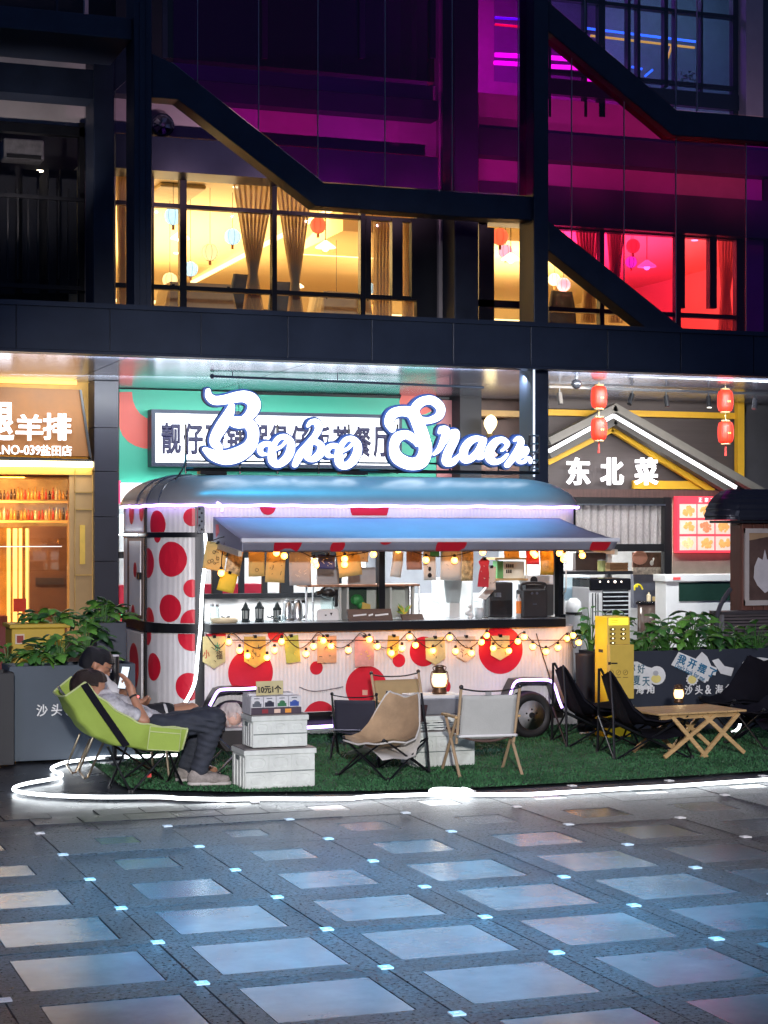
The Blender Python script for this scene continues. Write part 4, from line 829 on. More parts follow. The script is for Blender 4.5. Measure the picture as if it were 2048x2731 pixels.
panel('side_panel', SL, SFL, ZC1, 1.77, BODY); panel('side_panel', SFR, sE+.9, ZC1, 1.77, BODY); panel('end_panel', 0, SL, ZC1, 1.77, BODY)
sk = CUM[-1]
panel('rear_panel', sE+.9, sk, ZB, 1.21, BODY); panel('rear_panel', sE+.9, sk, 1.72, ZE, BODY); panel('rear_panel', s_at(1536)+1.15, s_at(1536)+3.0, 1.21, 1.72, mat('grey inner wall', (.30, .31, .34), .5)); panel('rear_panel', sk-.75, sk, 1.21, 1.72, BODY)
# door on the end, trims and posts
panel('door_frame', s_at(341), s_at(383), 1.06, 1.76, mat('brown door frame', (.16, .10, .08), .5), .006, th=.012); panel('door_panel', s_at(349), s_at(378), 1.09, 1.73, BODY, .016, th=.014)
panel('door_panel', s_at(349), s_at(380), .30, .93, BODY, .010, th=.02)
panel('hinge', s_at(373), s_at(380), 1.40, 1.46, BLKM, .03, th=.02)
for a_, w in ((SL-.02, .05), (SFL-.035, .075), (SFR-.03, .085)): panel('corner_post', a_, a_+w, ZB, ZE, BLKM, .018, n=2, th=.05)
def trim(name, s0, s1, z0, z1, off, m=BLKM): return panel(name, s0, s1, z0, z1, m, off, th=.045)
trim('middle_trim', 0, SFL, 1.765, 1.805, .02); trim('window_head', SFL, SFR, 1.715, 1.80, .012); trim('middle_trim', SFR, sE, 1.725, 1.76, .012)
trim('waist_trim', 0, SFL, .965, 1.043, .03); trim('waist_trim', SFR, sE, .962, 1.045, .025); trim('skirt_trim', 0, sE, ZB-.03, ZB+.005, .006)
# roof
def rf(u, v):
    p = surf(u*CUM[-1]*.9999); t = v*pi/2; cx, cy = 5.45, 15.85; k = (1-math.cos(t)); ix, iy = .40*k, .55*k
    dx = p.x-cx; dy = p.y-cy
    return (p.x+.03*(1 if dx > 0 else -1)*(1-k)*min(1, abs(dx)/.5)-ix*max(-1, min(1, dx/1.4)), p.y+.03*(1 if dy > 0 else -1)*(1-k)*min(1, abs(dy)/.3)-iy*max(-1, min(1, dy/.7)), ZE-.005+.275*math.sin(t))
ROOF = mat('silver roof sheet', (.24, .25, .26), .34, .15, .14, 1.2, .03, 8)
g = MB().grid(rf, 120, 12); k = len(g.v); g.f.append(tuple(i*13+12 for i in range(120)))
g.build('roof', ROOF, FT, smooth=True)
for px in (372, 398, 430): 
    s_ = s_at(px)/CUM[-1]; tube([Vector(rf(s_, v/10))+Vector((0, 0, .004)) for v in range(11)], .006, 5).build('roof_seam', STEEL, FT)
# dots
D = lambda x, y, r, a, b, z0, z1: dot(x, y, r, s_at(a) if a else 0, s_at(b), z0, z1)
for x, y, r in ((352, 1387, 30), (378, 1383, 26), (419, 1418, 38), (513, 1398, 24)): D(x, y, r, 336, 527, 1.807, 2.03)
for x, y, r in ((457, 1510, 47), (453, 1641, 37), (514, 1588, 24), (516, 1680, 36), (397, 1520, 40), (398, 1672, 34), (420, 1450, 16)): D(x, y, r, 392, 524, 1.048, 1.762)
for x, y, r in ((366, 1538, 20), (361, 1652, 21)): dot(x, y, r, s_at(350), s_at(377), 1.1, 1.72, off=.021)
for x, y, r in ((409, 1797, 37), (502, 1850, 37), (396, 1713, 26), (514, 1715, 40)): D(x, y, r, 393, 524, ZB+.01, ZC0-.003)
dot(361, 1795, 62, s_at(350), s_at(379), .31, .92, off=.015)
for x, y, r in ((668, 1812, 62), (842, 1800, 18), (977, 1852, 58), (852, 1934, 46), (1062, 1780, 18), (1130, 1756, 40), (1180, 1850, 22), (1335, 1752, 64), (1463, 1727, 25), (563, 1715, 40), (735, 1709, 22)): D(x, y, r, 549, 1478, ZB+.01, ZC0-.003)
for x, y, r in ((715, 1370, 22), (985, 1368, 55), (1482, 1382, 30)): D(x, y, r, 549, 1492, 1.95, 2.03)
D(1532, 1640, 48, 1512, 1541, 1.05, 1.72); D(1531, 1775, 28, 1512, 1540, .3, .95); D(1523, 1380, 26, 1508, 1540, 1.85, 2.03)
# awning
AW = mat('awning canvas', (.25, .26, .34), .7, 0, .10, 3, .05, 120)
YA = 13.93; XL0, XR0, XL1, XR1 = 3.9, 7.08, 3.885, 7.17; ZA0, ZA1 = 1.930, 1.742
def aw(u, v):
    x = XL0+(XR0-XL0)*u; x2 = XL1+(XR1-XL1)*u; s = math.sin(pi*v)*.012*(1+.4*math.sin(u*19))
    return (x+(x2-x)*v, 14.885+(YA-14.885)*v, ZA0+(ZA1-ZA0)*v-s)
MB().grid(aw, 60, 14).build('awning', AW, FT, smooth=True, solid=.006)
MB().obox((XL1-.01, YA, ZA1), (XR1+.02, YA, ZA1), .045, .035).build('awning_bar', mat('white awning bar', (.6, .62, .68), .4), FT, bevel=.008)
val = MB().grid(lambda u, v: (XL1+(XR1-XL1)*u, YA-.012+.085*v+.008*math.sin(u*40)*v, ZA1-.012-.080*v), 80, 4).build('valance', AW, FT, smooth=True, solid=.004, orient=False)
for x, y, r in ((770, 1468, 38), (1030, 1446, 26), (1208, 1470, 44), (1300, 1440, 17), (1503, 1447, 14), (1606, 1470, 30), (905, 1476, 20)):
    c = at(x, y, YA-.024); rr = r*c.y/FPX/.95; g = MB(); n = 32; top, bot = ZA1-.014, ZA1-.099
    vy = lambda z: YA-.020+.085*(ZA1-.012-z)/.08; cz = lambda z: min(max(z, ZA1-.091), top); g.v = [(c.x, vy(cz(c.z)), cz(c.z))]+[(min(max(c.x+rr*math.cos(2*pi*k/n), XL1), XR1), vy(cz(c.z+rr*math.sin(2*pi*k/n))), cz(c.z+rr*math.sin(2*pi*k/n))) for k in range(n)]; g.f = [(0, 1+k, 1+(k+1) % n) for k in range(n)]
    g.build('red_dot', DOT, FT, orient=False)
gus = [Vector((XL0, 14.88, ZA0-.005)), Vector((XL1, YA, ZA1-.005)), Vector((XL1, YA, ZA1-.09)), Vector((XL0, 14.88, ZA0-.2))]
MB().prism(gus, (.006, 0, 0)).build('side_flap', AW, FT)
MB().prism([Vector((XL0-.004, 14.78, ZA0-.06)), Vector((XL0-.004, 14.70, ZA0-.06)), Vector((XL0-.004, 14.66, ZA0-.12)), Vector((XL0-.004, 14.78, ZA0-.17))], (.002, 0, 0)).build('red_dot', DOT, FT)
MB().obox((XL0-.01, 14.88, ZA0-.22), (XL1-.01, YA+.02, ZA1-.105), .03, .045).build('awning_arm', mat('cream arm', (.55, .50, .40), .5), FT); MB().obox((XR0+.02, 14.88, ZA0-.22), (XR1, YA+.02, ZA1-.105), .03, .045).build('awning_arm', MATS['cream arm'], FT)
b0 = at(527, 1368, 14.84); b1 = at(544, 1440, 14.84); box((b0.x, 14.84, b1.z), (b1.x, 14.86, b0.z)).build('bracket_plate', STEEL, FT)
for k in range(6): c = at(532+6*(k % 2), 1376+k*11, 14.838); MB().lathe(c, [(.010, 0), (.010, .002)], 8, 'y').build('bracket_hole', BLACK, FT)
# counter and window frame
box((3.86, 14.80, ZC0+.003), (7.11, 15.3, ZC1-.006)).build('counter', BLKM, FT, bevel=.006); box((3.87, 14.79, ZC1-.006), (7.10, 15.3, ZC1)).build('counter_top', STEEL, FT)
w0 = at(1010, 1500, 14.93).x; box((w0, 14.92, ZC1), (w0+.055, 14.98, 1.72)).build('window_post', BLKM, FT)
# chassis, wheels, fenders
box((3.75, 15.05, .13), (7.2, 16.6, .28)).build('chassis', BLACK, FT); box((3.9, 14.95, .20), (7.1, 15.05, .26)).build('chassis', BLKM, FT)
for px in (628, 1417):
    c = at(px, 1921, 14.66); c.z = .207; w = bpy.data.objects.new('wheel', None); COL.objects.link(w); w.parent = FT; w.location = c-org(FT)
    MB().lathe((0, 0, 0), [(.125, .0), (.135, -.012), (.165, -.02), (.19, -.012), (.203, .015), (.206, .05), (.206, .11), (.203, .145), (.19, .17), (.12, .17)], 40, 'y').build('tyre', mat('tyre rubber', (.014, .014, .016), .6, 0, .2, 20), w, smooth=True, world=False)
    MB().lathe((0, 0, 0), [(.128, -.006), (.118, -.004), (.112, .02), (.095, .035), (.078, .02), (.07, .004), (.05, -.006), (.035, -.004), (.03, .01)], 32, 'y').build('rim', mat('painted grey rim', (.74, .75, .77), .4, .1, .15, 20), w, smooth=True, world=False)
    MB().lathe((0, 0, 0), [(.026, -.016), (.026, .02)], 20, 'y').build('hub_cap', BLACK, w, world=False)
    for k in range(5): t = k*2*pi/5+.3; MB().lathe((.052*math.cos(t), -.008, .052*math.sin(t)), [(.008, -.004), (.008, .006)], 8, 'y').build('wheel_nut', BLACK, w, world=False)
def fender(pts): 
    P = [at(x, y, 14.72) for x, y in pts]; o_ = [at(x, y-9, 14.72) for x, y in pts]
    g = MB()
    for a, b in zip(P[:-1], P[1:]): g.obox(a+Vector((0, .09, .01)), b+Vector((0, .09, .01)), .22, .014, up=(0, 1, 0)) if False else g.add([a+Vector((0, 0, .012)), b+Vector((0, 0, .012)), b+Vector((0, .2, .012)), a+Vector((0, .2, .012)), a+Vector((0, 0, -.03)), b+Vector((0, 0, -.03))], [(0, 1, 2, 3), (0, 4, 5, 1)])
    g.build('fender', mat('black fender', (.02, .02, .022), .35), FT, solid=.006)
    MB().prism([p+Vector((0, .19, 0)) for p in P], (0, .03, 0)).build('wheel_well', BLACK, FT)
FR_ = [(1347, 1912), (1362, 1867), (1377, 1836), (1418, 1832), (1463, 1833), (1478, 1847), (1491, 1886), (1499, 1906)]
FL_ = [(553, 1914), (567, 1886), (582, 1862), (604, 1857), (650, 1856), (690, 1860), (705, 1890), (712, 1914)]
fender(FR_); fender(FL_)
# interior shell and lights
box((3.6, 15.0, 2.0), (7.25, 16.7, 2.015)).build('inner_ceiling', mat('grey white lining', (.6, .62, .64), .5), FT); box((3.6, 15.3, .5), (7.25, 16.7, .52)).build('inner_floor', BLKM, FT)
box((3.56, 15.35, .52), (3.58, 16.5, 2.0)).build('inner_wall', MATS['grey white lining'], FT); box((7.2, 15.35, .52), (7.22, 16.5, 2.0)).build('inner_wall', MATS['grey white lining'], FT)
q = lambda x, y, Y: at(x, y, Y)
box((3.7, 16.60, 1.19), (q(1010, 1600, 16.6).x, 16.72, 1.232)).build('rear_shelf', BLKM, FT); box((3.7, 16.66, .6), (7.2, 16.70, 1.19)).build('rear_lining', WHITE, FT)
for px, w in ((566, .10), (700, .05), (748, .13), (880, .05), (1005, .06)): x = q(px, 1550, 16.68).x; box((x, 16.68, 1.23), (x+w, 16.72, 1.72)).build('rear_window_bar', BLKM, FT)
for a_, b_ in ((.3, 1.4), (1.6, 2.6), (2.75, 3.35)): box((3.6+a_, 15.7, 1.965), (3.6+b_, 15.76, 1.985)).build('tube_light', glow('cold tube light', (.92, .97, 1), 10), FT)
lamp('AREA', 'trailer_inside_light', (5.4, 15.85, 1.95), (5.4, 15.9, 0), 75, (.92, .97, 1), 3.2, .9)
lamp('AREA', 'trailer_counter_light', (5.4, 15.15, 1.96), (5.4, 15.1, 0), 16, (.92, .97, 1), 3.0, .1)
# ---------------------------------------------------------------- neon tubes fixed to the trailer
def ledtube(name, pts, r, m, label, grp='led tubes on the trailer', n=6):
    o = tube(smoothpath(pts, n), r, 8).build(name, m, smooth=True); return tag(o, label, 'led tube', grp)
pts = []
for k in range(70):
    s_ = s_at(336)+(s_at(1536)+.12-s_at(336))*k/69; p = surf(s_, .045); pts.append(Vector((p.x, p.y, ZE-.006+.0025*math.sin(k*1.7)+.003*math.sin(k*.5))))
ledtube('led_tube', pts, .0125, LEDP, 'violet white led tube running round the edge of the trailer roof', n=2)
ledtube('led_tube', [at(578, 1358, 14.83), at(588, 1364, 14.82), at(592, 1374, 14.82), at(592, 1383, 14.83)], .009, LEDP, 'loose end of led tube hanging over the left of the awning')
ledtube('led_tube', [at(547, 1442, 14.83), at(549, 1500, 14.80), at(539, 1590, 14.80), at(535, 1690, 14.75), at(528, 1755, 14.72), at(519, 1840, 14.70), at(494, 1893, 14.68)], .014, LEDW, 'led tube hanging down past the left corner of the serving window')
ledtube('led_tube', [at(x, y, 14.71) for x, y in FR_], .012, LEDP, 'led tube round the fender of the right wheel'); ledtube('led_tube', [at(x, y, 14.71) for x, y in FL_[:5]]+[at(690, 1853, 14.71)], .012, LEDP, 'led tube round the fender behind the stacked crates')
ledtube('led_tube', [Vector((*surf(s, .05), 1.785)) for s in [s_at(334)+k*.1 for k in range(8)]], .009, LEDW, 'short led tube on the trim above the trailer end door')
ledtube('led_tube', [at(760, 1962, 14.93), at(850, 1957, 14.93), at(920, 1953, 14.93), at(1000, 1952, 14.93)], .014, LEDP, 'led tube lying along the chassis behind the camp chairs')
# ---------------------------------------------------------------- letters on the roof
LS_ = thing('letter_sign', 'big white lit script letters reading Bobo Snack on the trailer roof', 'sign', (5.4, 15.35, 2.3))
A = lambda pts: [(390+x*.3074, -(1030+y*.3074), r*.265) for x, y, r in pts]
B2 = lambda pts: [(880+x*.3496, -(1030+y*.3496), r*.302) for x, y, r in pts]
o1 = [(1030, 652, 13), (1000, 650, 20), (982, 622, 24), (990, 585, 26), (1030, 562, 26), (1078, 575, 24), (1085, 640, 36), (1092, 710, 38), (1140, 738, 34), (1205, 695, 38), (1245, 620, 38), (1245, 545, 32), (1195, 500, 26), (1140, 515, 24), (1095, 580, 24)]
STK = [A([(530, 100, 20), (540, 150, 32), (590, 185, 42), (680, 178, 46), (770, 158, 52), (850, 152, 56), (915, 185, 62), (930, 245, 58), (895, 310, 48), (850, 350, 40)]),
       A([(735, 235, 28), (712, 300, 46), (655, 400, 58), (602, 490, 52), (590, 550, 45), (632, 595, 30)]),
       A([(762, 372, 52), (800, 376, 58), (865, 372, 56)]), A([(865, 365, 50), (915, 430, 55), (922, 510, 52), (885, 590, 62), (800, 650, 74), (690, 680, 72), (580, 660, 52), (505, 610, 22)]),
       A(o1), A([(1100, 610, 22), (1165, 585, 13), (1215, 530, 12)]),
       A([(1396, 408, 12), (1425, 372, 22), (1470, 375, 30), (1490, 425, 32), (1460, 490, 28), (1390, 580, 34), (1330, 655, 38), (1285, 742, 26)]),
       A([(1400, 640, 30), (1420, 560, 22), (1465, 545, 26), (1512, 580, 30), (1505, 640, 38), (1450, 690, 32), (1395, 685, 24), (1375, 640, 24)]),
       [(x+178, y-5, r) for x, y, r in A(o1)], [(x+178, y-5, r) for x, y, r in A([(1100, 610, 22), (1165, 585, 13), (1215, 530, 12)])],
       B2([(470, 385, 24), (445, 330, 36), (475, 265, 42), (550, 245, 42), (625, 265, 46), (670, 350, 50), (705, 450, 52), (722, 545, 52), (685, 630, 56), (600, 645, 52), (510, 600, 50), (482, 520, 38), (510, 445, 42), (580, 425, 36), (640, 465, 28), (660, 505, 12)]),
       B2([(660, 300, 30), (640, 235, 36), (690, 175, 38), (770, 162, 36), (835, 215, 34), (825, 280, 32), (755, 315, 28), (690, 315, 30)]),
       B2([(830, 408, 12), (845, 378, 20), (880, 385, 24), (868, 440, 26), (830, 530, 20), (788, 572, 11)]), B2([(866, 480, 18), (905, 420, 22), (950, 405, 26), (945, 460, 32), (895, 560, 34), (880, 630, 32), (925, 635, 28), (985, 580, 13)]),
       B2([(1150, 455, 18), (1100, 455, 26), (1050, 485, 30), (1015, 545, 32), (1020, 610, 32), (1070, 605, 28), (1125, 545, 24), (1165, 465, 24), (1130, 590, 26), (1175, 575, 13)]),
       B2([(1305, 545, 9), (1335, 520, 13), (1345, 488, 18), (1305, 462, 24), (1255, 480, 30), (1215, 540, 34), (1212, 600, 34), (1250, 632, 26), (1305, 615, 16), (1345, 575, 9)]),
       B2([(1402, 468, 10), (1432, 450, 18), (1450, 485, 24), (1410, 570, 27), (1345, 656, 22)]), B2([(1408, 592, 12), (1455, 545, 14), (1488, 530, 18), (1490, 562, 16), (1455, 590, 14), (1418, 600, 13), (1440, 630, 16), (1470, 632, 14), (1500, 602, 12), (1520, 612, 12), (1522, 640, 7)])]
YS = 15.32
def plc(off): return lambda x, y, z: at(x, -y, YS)+Vector((0, off+z*.0, 0)) if False else (lambda q: Vector((q.x, YS+off-z, q.z)))(at(x, -y, YS))
sc = 1/ (YS/FPX/.95)
loops = outline(STK, 1.5); flat_shape(loops, .03, 'letter_face', glow('white letter face', (.95, .96, 1), 2.4), LS_, plc(-.02))
loops = outline(STK, 1.5, 6.0); flat_shape(loops, .06, 'letter_case', mat('dark blue letter case', (.02, .06, .22), .4, 0, .1), LS_, plc(.035))
RK = BLKM
for y0 in (1272, 1250): tube([at(495, y0-2, YS+.1), at(1437, y0+8, YS+.1)], .016 if y0 > 1260 else .008, 6).build('rack_rail', RK, LS_)
for px in (495, 640, 740, 850, 930, 1060, 1200, 1330, 1412, 1437): tube([at(px, 1282, YS+.1), at(px, 1150 if px < 1300 else 1180, YS+.1)], .009, 6).build('rack_post', RK, LS_)
for k in range(5): tube([at(1412, 1180+22*k, YS+.1), at(1437, 1181+22*k, YS+.1)], .008, 6).build('rack_rung', STEEL, LS_)
for k in range(2): tube([at(1412, 1275-30*k, YS+.1), at(1437, 1245-30*k, YS+.1)], .006, 6).build('rack_rung', STEEL, LS_)
for px in (530, 905, 1290): MB().obox(at(px, 1279, YS+.06), at(px+70, 1281, YS+.06), .12, .03).build('rack_foot', RK, LS_)
tube(smoothpath([at(495, 1232, YS+.08), at(492, 1258, YS), at(478, 1284, YS-.1), at(468, 1296, YS-.2)]), .008, 6).build('sign_cable', BLACK, LS_)
# ================================================================ things on the counter
ZT = ZC1
def ct(px, Y=15.05): p = at(px, 1680, Y); return Vector((p.x, Y, ZT))
def wpx(n, Y=15.05, px=1000): return n*Y/(CT-ST*(px-1024)/FPX)/FPX
GL = glass('counter glass', (.86, .93, .93), .12)
def tag1(o, label, cat, group=None): return tag(o, label, cat, group)
c = ct(572); j = thing('glass_jar', 'empty glass jar at the left end of the counter', 'jar', c); MB().lathe(c, [(.04, 0), (.042, .02), (.042, .12), (.034, .135)], 16).build('body', GL, j, smooth=True); MB().lathe(c+Vector((0, 0, .135)), [(.04, 0), (.04, .02)], 16).build('lid', STEEL, j)
c = ct(598, 14.95); tag1(MB().lathe(c, [(.09, 0), (.112, .006), (.114, .038), (.105, .04), (.1, .015)], 28).build('round_tray', mat('beige tray', (.62, .52, .34), .5), smooth=True), 'round beige tray with a rim on the left of the counter', 'tray')
bl_ = mat('black lantern iron', (.02, .03, .035), .5, .4)
def moor(px, s, lab, Y=15.02):
    c = ct(px, Y); t = thing('moroccan_lantern', lab, 'lantern', c, 'black iron lanterns on the counter')
    MB().lathe((0, 0, 0), [(.034*s, 0), (.038*s, .012), (.03*s, .022), (.03*s, .03)], 10).build('base', bl_, t, world=False)
    MB().lathe((0, 0, .03), [(.024*s, 0), (.026*s, .07*s)], 8).build('pane', mat('pale lantern pane', (.4, .45, .45), .3), t, world=False)
    for k in range(6): a = k*pi/3; tube([(.029*s*math.cos(a), .029*s*math.sin(a), .02), (.033*s*math.cos(a), .033*s*math.sin(a), .105*s)], .004, 5).build('bar', bl_, t, world=False)
    MB().lathe((0, 0, .10*s), [(.04*s, 0), (.036*s, .012), (.022*s, .03), (.02*s, .04), (.014*s, .05), (.004*s, .07)], 12).build('dome', bl_, t, smooth=True, world=False)
moor(655, 1.0, 'first black iron lantern, nearest the round tray'); moor(692, 1.12, 'middle and largest of the three black iron lanterns'); moor(739, 1.0, 'black iron lantern right beside the steel kettle')
for px, w, lab in ((766, .036, 'steel kettle with broad black handle behind the third lantern'), (793, .04, 'steel kettle standing against the case post')):
    c = ct(px, 15.2); t = thing('kettle', lab, 'kettle', c, 'steel kettles on the counter'); MB().lathe(c, [(w*1.3, 0), (w*1.3, .02), (w, .15), (w*.8, .165)], 18).build('body', STEEL, t, smooth=True)
    tube(smoothpath([c+Vector((w*.9, 0, .16)), c+Vector((w*1.9, 0, .15)), c+Vector((w*2.0, 0, .05)), c+Vector((w*1.3, 0, .02))]), .012, 6).build('handle', BLACK, t); MB().lathe(c+Vector((0, 0, .165)), [(w*.9, 0), (w*.6, .012), (.01, .02)], 14).build('lid', BLACK, t)
c = ct(752, 14.93); t = thing('glass_teapot', 'small clear glass teapot in front of the third lantern', 'teapot', c); MB().lathe(c, [(.025, 0), (.04, .02), (.04, .045), (.02, .06)], 14).build('body', GL, t, smooth=True); tube([c+Vector((.03, 0, .03)), c+Vector((.09, 0, .055))], .008, 6).build('spout', GL, t); tube(smoothpath([c+Vector((-.035, 0, .05)), c+Vector((-.06, 0, .035)), c+Vector((-.035, 0, .012))]), .005, 5).build('handle', GL, t)
for x0, lab in ((600, 'coil of black cable between tray and lanterns'), (726, 'tangle of black cable by the third lantern')):
    tag1(tube(smoothpath([ct(x0+R.uniform(-12, 18), 15.1)+Vector((0, R.uniform(-.04, .04), R.uniform(.008, .05))) for _ in range(9)], 5), .005, 5).build('cable_coil', BLACK), lab, 'cable')
# glass display case on the counter
ds = thing('display_case', 'steel framed glass display case with copper shelf in the middle of the counter', 'display case', ct(970, 15.15)); zt = at(970, 1582, 15.1).z
xa_, xb_ = ct(812).x, ct(1112).x
for x in (xa_, xa_+.06, ct(1088).x, xb_):
    tube([(x, 15.0, ZT), (x, 15.0, zt)], .010, 8).build('post', STEEL, ds)
box((xa_, 14.98, zt), (xb_, 15.28, zt+.018)).build('shelf', mat('copper edge', (.62, .32, .20), .3, .6), ds); box((ct(905).x, 15.24, ZT+.004), (xb_-.01, 15.26, zt-.004)).build('back_panel', mat('white case panel', (.6, .62, .58), .4), ds)
for px in (905, 925, 1040, 1100): box((ct(px).x, 15.05, ZT+.004), (ct(px).x+.018, 15.25, zt-.003)).build('divider', WHITE, ds)
box((ct(930).x, 15.22, ZT+.05), (ct(995).x, 15.235, zt-.02)).build('dark_opening', mat('dark green gap', (.03, .06, .035), .5), ds); box((xa_, 14.99, ZT+.003), (xb_, 14.994, zt)).build('glass', glass('case glass', (.97, .98, .97), .05), ds)
tag1(MB().ball(ct(952, 15.2)+Vector((0, 0, .17)), .05, 8, 6, sx=1.2).ball(ct(962, 15.2)+Vector((0, 0, .13)), .04, 8, 6).build('artificial_plant', mat('leaf green', (.05, .30, .08), .5, var=.5, scale=30), smooth=False), 'green plant sprig inside the glass case', 'plant')
c = ct(975, 15.16); tag1(MB().prism([c+Vector(p) for p in ((-.04, 0, 0), (.05, 0, 0), (.045, 0, .13), (-.03, 0, .15))], (0, .05, 0)).build('paper_bag', mat('yellow paper bag', (.75, .5, .12), .6)), 'folded yellow paper bag inside the glass case', 'bag')
jb = thing('juice_blender', 'white blender base with a black jug top behind the counter edge', 'blender', ct(875, 14.97)); c = ct(875, 14.97)
MB().prism([c+Vector(p) for p in ((-.1, 0, 0), (.1, 0, 0), (.1, 0, .08), (.085, 0, .1), (-.085, 0, .1), (-.1, 0, .08))], (0, .02, 0)).build('base', WHITE, jb, bevel=.008); box(c+Vector((-.05, .01, .1)), c+Vector((.06, .06, .2))).build('jug', GL, jb)
MB().ball(c+Vector((.01, .04, .245)), .07, 14, 10, sz=.75).build('motor_head', BLACK, jb, smooth=True); box(c+Vector((.06, .02, .12)), c+Vector((.10, .06, .27))).build('column', BLACK, jb, bevel=.01); tube([c+Vector((-.1, .02, .235)), c+Vector((0, .03, .25))], .02, 8).build('lever', BLACK, jb)
box(c+Vector((-.03, -.003, .045)), c+Vector((-.015, 0, .055))).build('button', BLACK, jb); MB().prism([c+Vector(p) for p in ((.015, -.002, .07), (.04, -.002, .07), (.0275, -.002, .045))], (0, .002, 0)).build('logo', BLACK, jb)
def woodsign(px, w, h, lab, dashes):
    c = ct(px, 14.88); t = thing('wooden_sign', lab, 'sign', c, None); wv_ = mat('dark walnut sign', (.10, .06, .045), .55, 0, .3, 6, stretch=(1, 8, 8))
    MB().prism([c+Vector(p) for p in ((-w, 0, 0), (w, 0, 0), (w*.97, .04, h), (-w*1.02, .04, h))], (0, .02, 0)).build('board', wv_, t); 
    for x0, x1 in dashes: MB().obox(c+Vector((x0, .012, h*.45)), c+Vector((x1, .012, h*.55)), .004, .014).build('lettering', mat('pale sign paint', (.75, .75, .75), .5), t)
woodsign(990, .2, .1, 'dark wooden name board with pale lettering before the glass case', ((-.16, -.04), (-.02, .02), (.04, .16))); woodsign(1103, .1, .05, 'smaller brown wooden board right of the name board', ())
fp = thing('flower_pot', 'small pot with yellow and white flowers between the wooden boards', 'flowers', ct(1078, 14.97)); c = ct(1078, 14.97); MB().lathe(c, [(.03, 0), (.045, .05)], 12).build('pot', WHITE, fp)
for k in range(14):
    t = R.random()*6.3; e = c+Vector((.08*math.cos(t), .03*math.sin(t), R.uniform(.07, .15))); MB().add([c+Vector((0, 0, .04)), (c+e)/2+Vector((.012, -.01, .03)), e, (c+e)/2+Vector((-.012, .01, .03))], [(0, 1, 2, 3)]).build('petal', mat('yellow petal', (.75, .6, .08), .5) if k % 3 else mat('green blade', (.2, .4, .08), .5), fp, orient=False)
pc = thing('plastic_chair', 'white plastic chair seen through the right half of the serving window', 'chair', (ct(1230, 15.6).x, 15.6, .52)); c = Vector((ct(1225, 15.6).x, 15.6, .52)); PW = mat('white plastic', (.68, .70, .70), .35)
MB().grid(lambda u, v: c+Vector((-.2+.4*u, .12-.1*(1-(2*u-1)**2)*0+.06*(2*u-1)**2, .45+.42*v)), 12, 8).build('backrest', PW, pc, smooth=True, solid=.02); box(c+Vector((-.2, -.25, .42)), c+Vector((.2, .15, .46))).build('seat', PW, pc, bevel=.015)
for sx in (-.17, .17):
    for sy in (-.22, .12): tube([c+Vector((sx*1.1, sy*1.1, 0)), c+Vector((sx, sy, .43))], .02, 6).build('leg', PW, pc)
for sx in (-.21, .21): tube(smoothpath([c+Vector((sx, .12, .66)), c+Vector((sx, -.1, .64)), c+Vector((sx, -.2, .45))]), .02, 6).build('armrest', PW, pc)
bk = thing('clear_bucket', 'clear plastic bucket hung beside the white chair', 'bucket', ct(1208, 15.3)); c = ct(1208, 15.3)+Vector((0, 0, .13)); MB().lathe(c, [(.06, 0), (.085, .2), (.09, .2)], 18).build('body', mat('milky plastic', (.62, .68, .70), .35, alpha=.8), bk, smooth=True); MB().lathe(c+Vector((0, 0, .2)), [(.093, 0), (.093, .015)], 18).build('rim', PW, bk); box(c+Vector((-.05, -.04, -.13)), c+Vector((.05, .06, 0))).build('stand', PW, bk)
c = ct(1277, 14.95); cu = thing('plastic_cup', 'clear plastic measuring cup near the right of the counter', 'cup', c); MB().lathe(c, [(.032, 0), (.04, .09)], 16).build('body', mat('milky plastic', (.62, .68, .70), .35, alpha=.8), cu, smooth=True); MB().lathe(c+Vector((0, 0, .09)), [(.042, 0), (.042, .006)], 16).build('rim', PW, cu)
c = ct(1250, 14.95); og = thing('white_figurine', 'small white curled ornament left of the measuring cup', 'ornament', c); tube(smoothpath([c, c+Vector((.03, 0, .03)), c+Vector((-.02, 0, .05)), c+Vector((.02, 0, .085)), c+Vector((.0, 0, .11))]), [.02]*8+[.016]*16+[.012]*9, 8).build('body', PW, og, smooth=True); MB().ball(c+Vector((.01, 0, .11)), .02, 8, 6).build('head', PW, og)
tb = thing('order_tablet', 'tilted white order tablet on a stand', 'tablet', ct(1296, 15.1)); a = at(1296, 1600, 15.0); MB().prism([a+Vector(p) for p in ((-.09, 0, -.05), (.0, 0, -.06), (.1, 0, .04), (.02, 0, .055))], (0, .03, .015)).build('panel', WHITE, tb, bevel=.005); tube([Vector((a.x, 15.06, ZT)), a+Vector((0, .03, -.02))], .012, 6).build('stand', STEEL, tb); MB().lathe((a.x, 15.06, ZT), [(.05, 0), (.04, .012)], 14).build('foot', STEEL, tb)
cm = thing('coffee_machine', 'tall dark machine behind the order tablet', 'machine', ct(1335, 15.2)); a, b = ct(1303, 15.15), ct(1368, 15.15); zt = at(1335, 1572, 15.15).z
box((a.x, 15.15, ZT), (b.x, 15.3, zt)).build('body', mat('charcoal casing', (.035, .037, .042), .4), cm, bevel=.01); box((a.x+.02, 15.14, ZT+.02), (b.x-.02, 15.152, ZT+.15)).build('recess', BLACK, cm); box((a.x+.06, 15.10, ZT+.18), (a.x+.10, 15.15, ZT+.22)).build('spout', STEEL, cm)
sp = thing('black_speaker', 'black portable speaker with a carrying handle at the right of the counter', 'speaker', ct(1428, 14.95)); a, b = ct(1396, 14.95), ct(1461, 14.95); zt = at(1428, 1592, 14.95).z
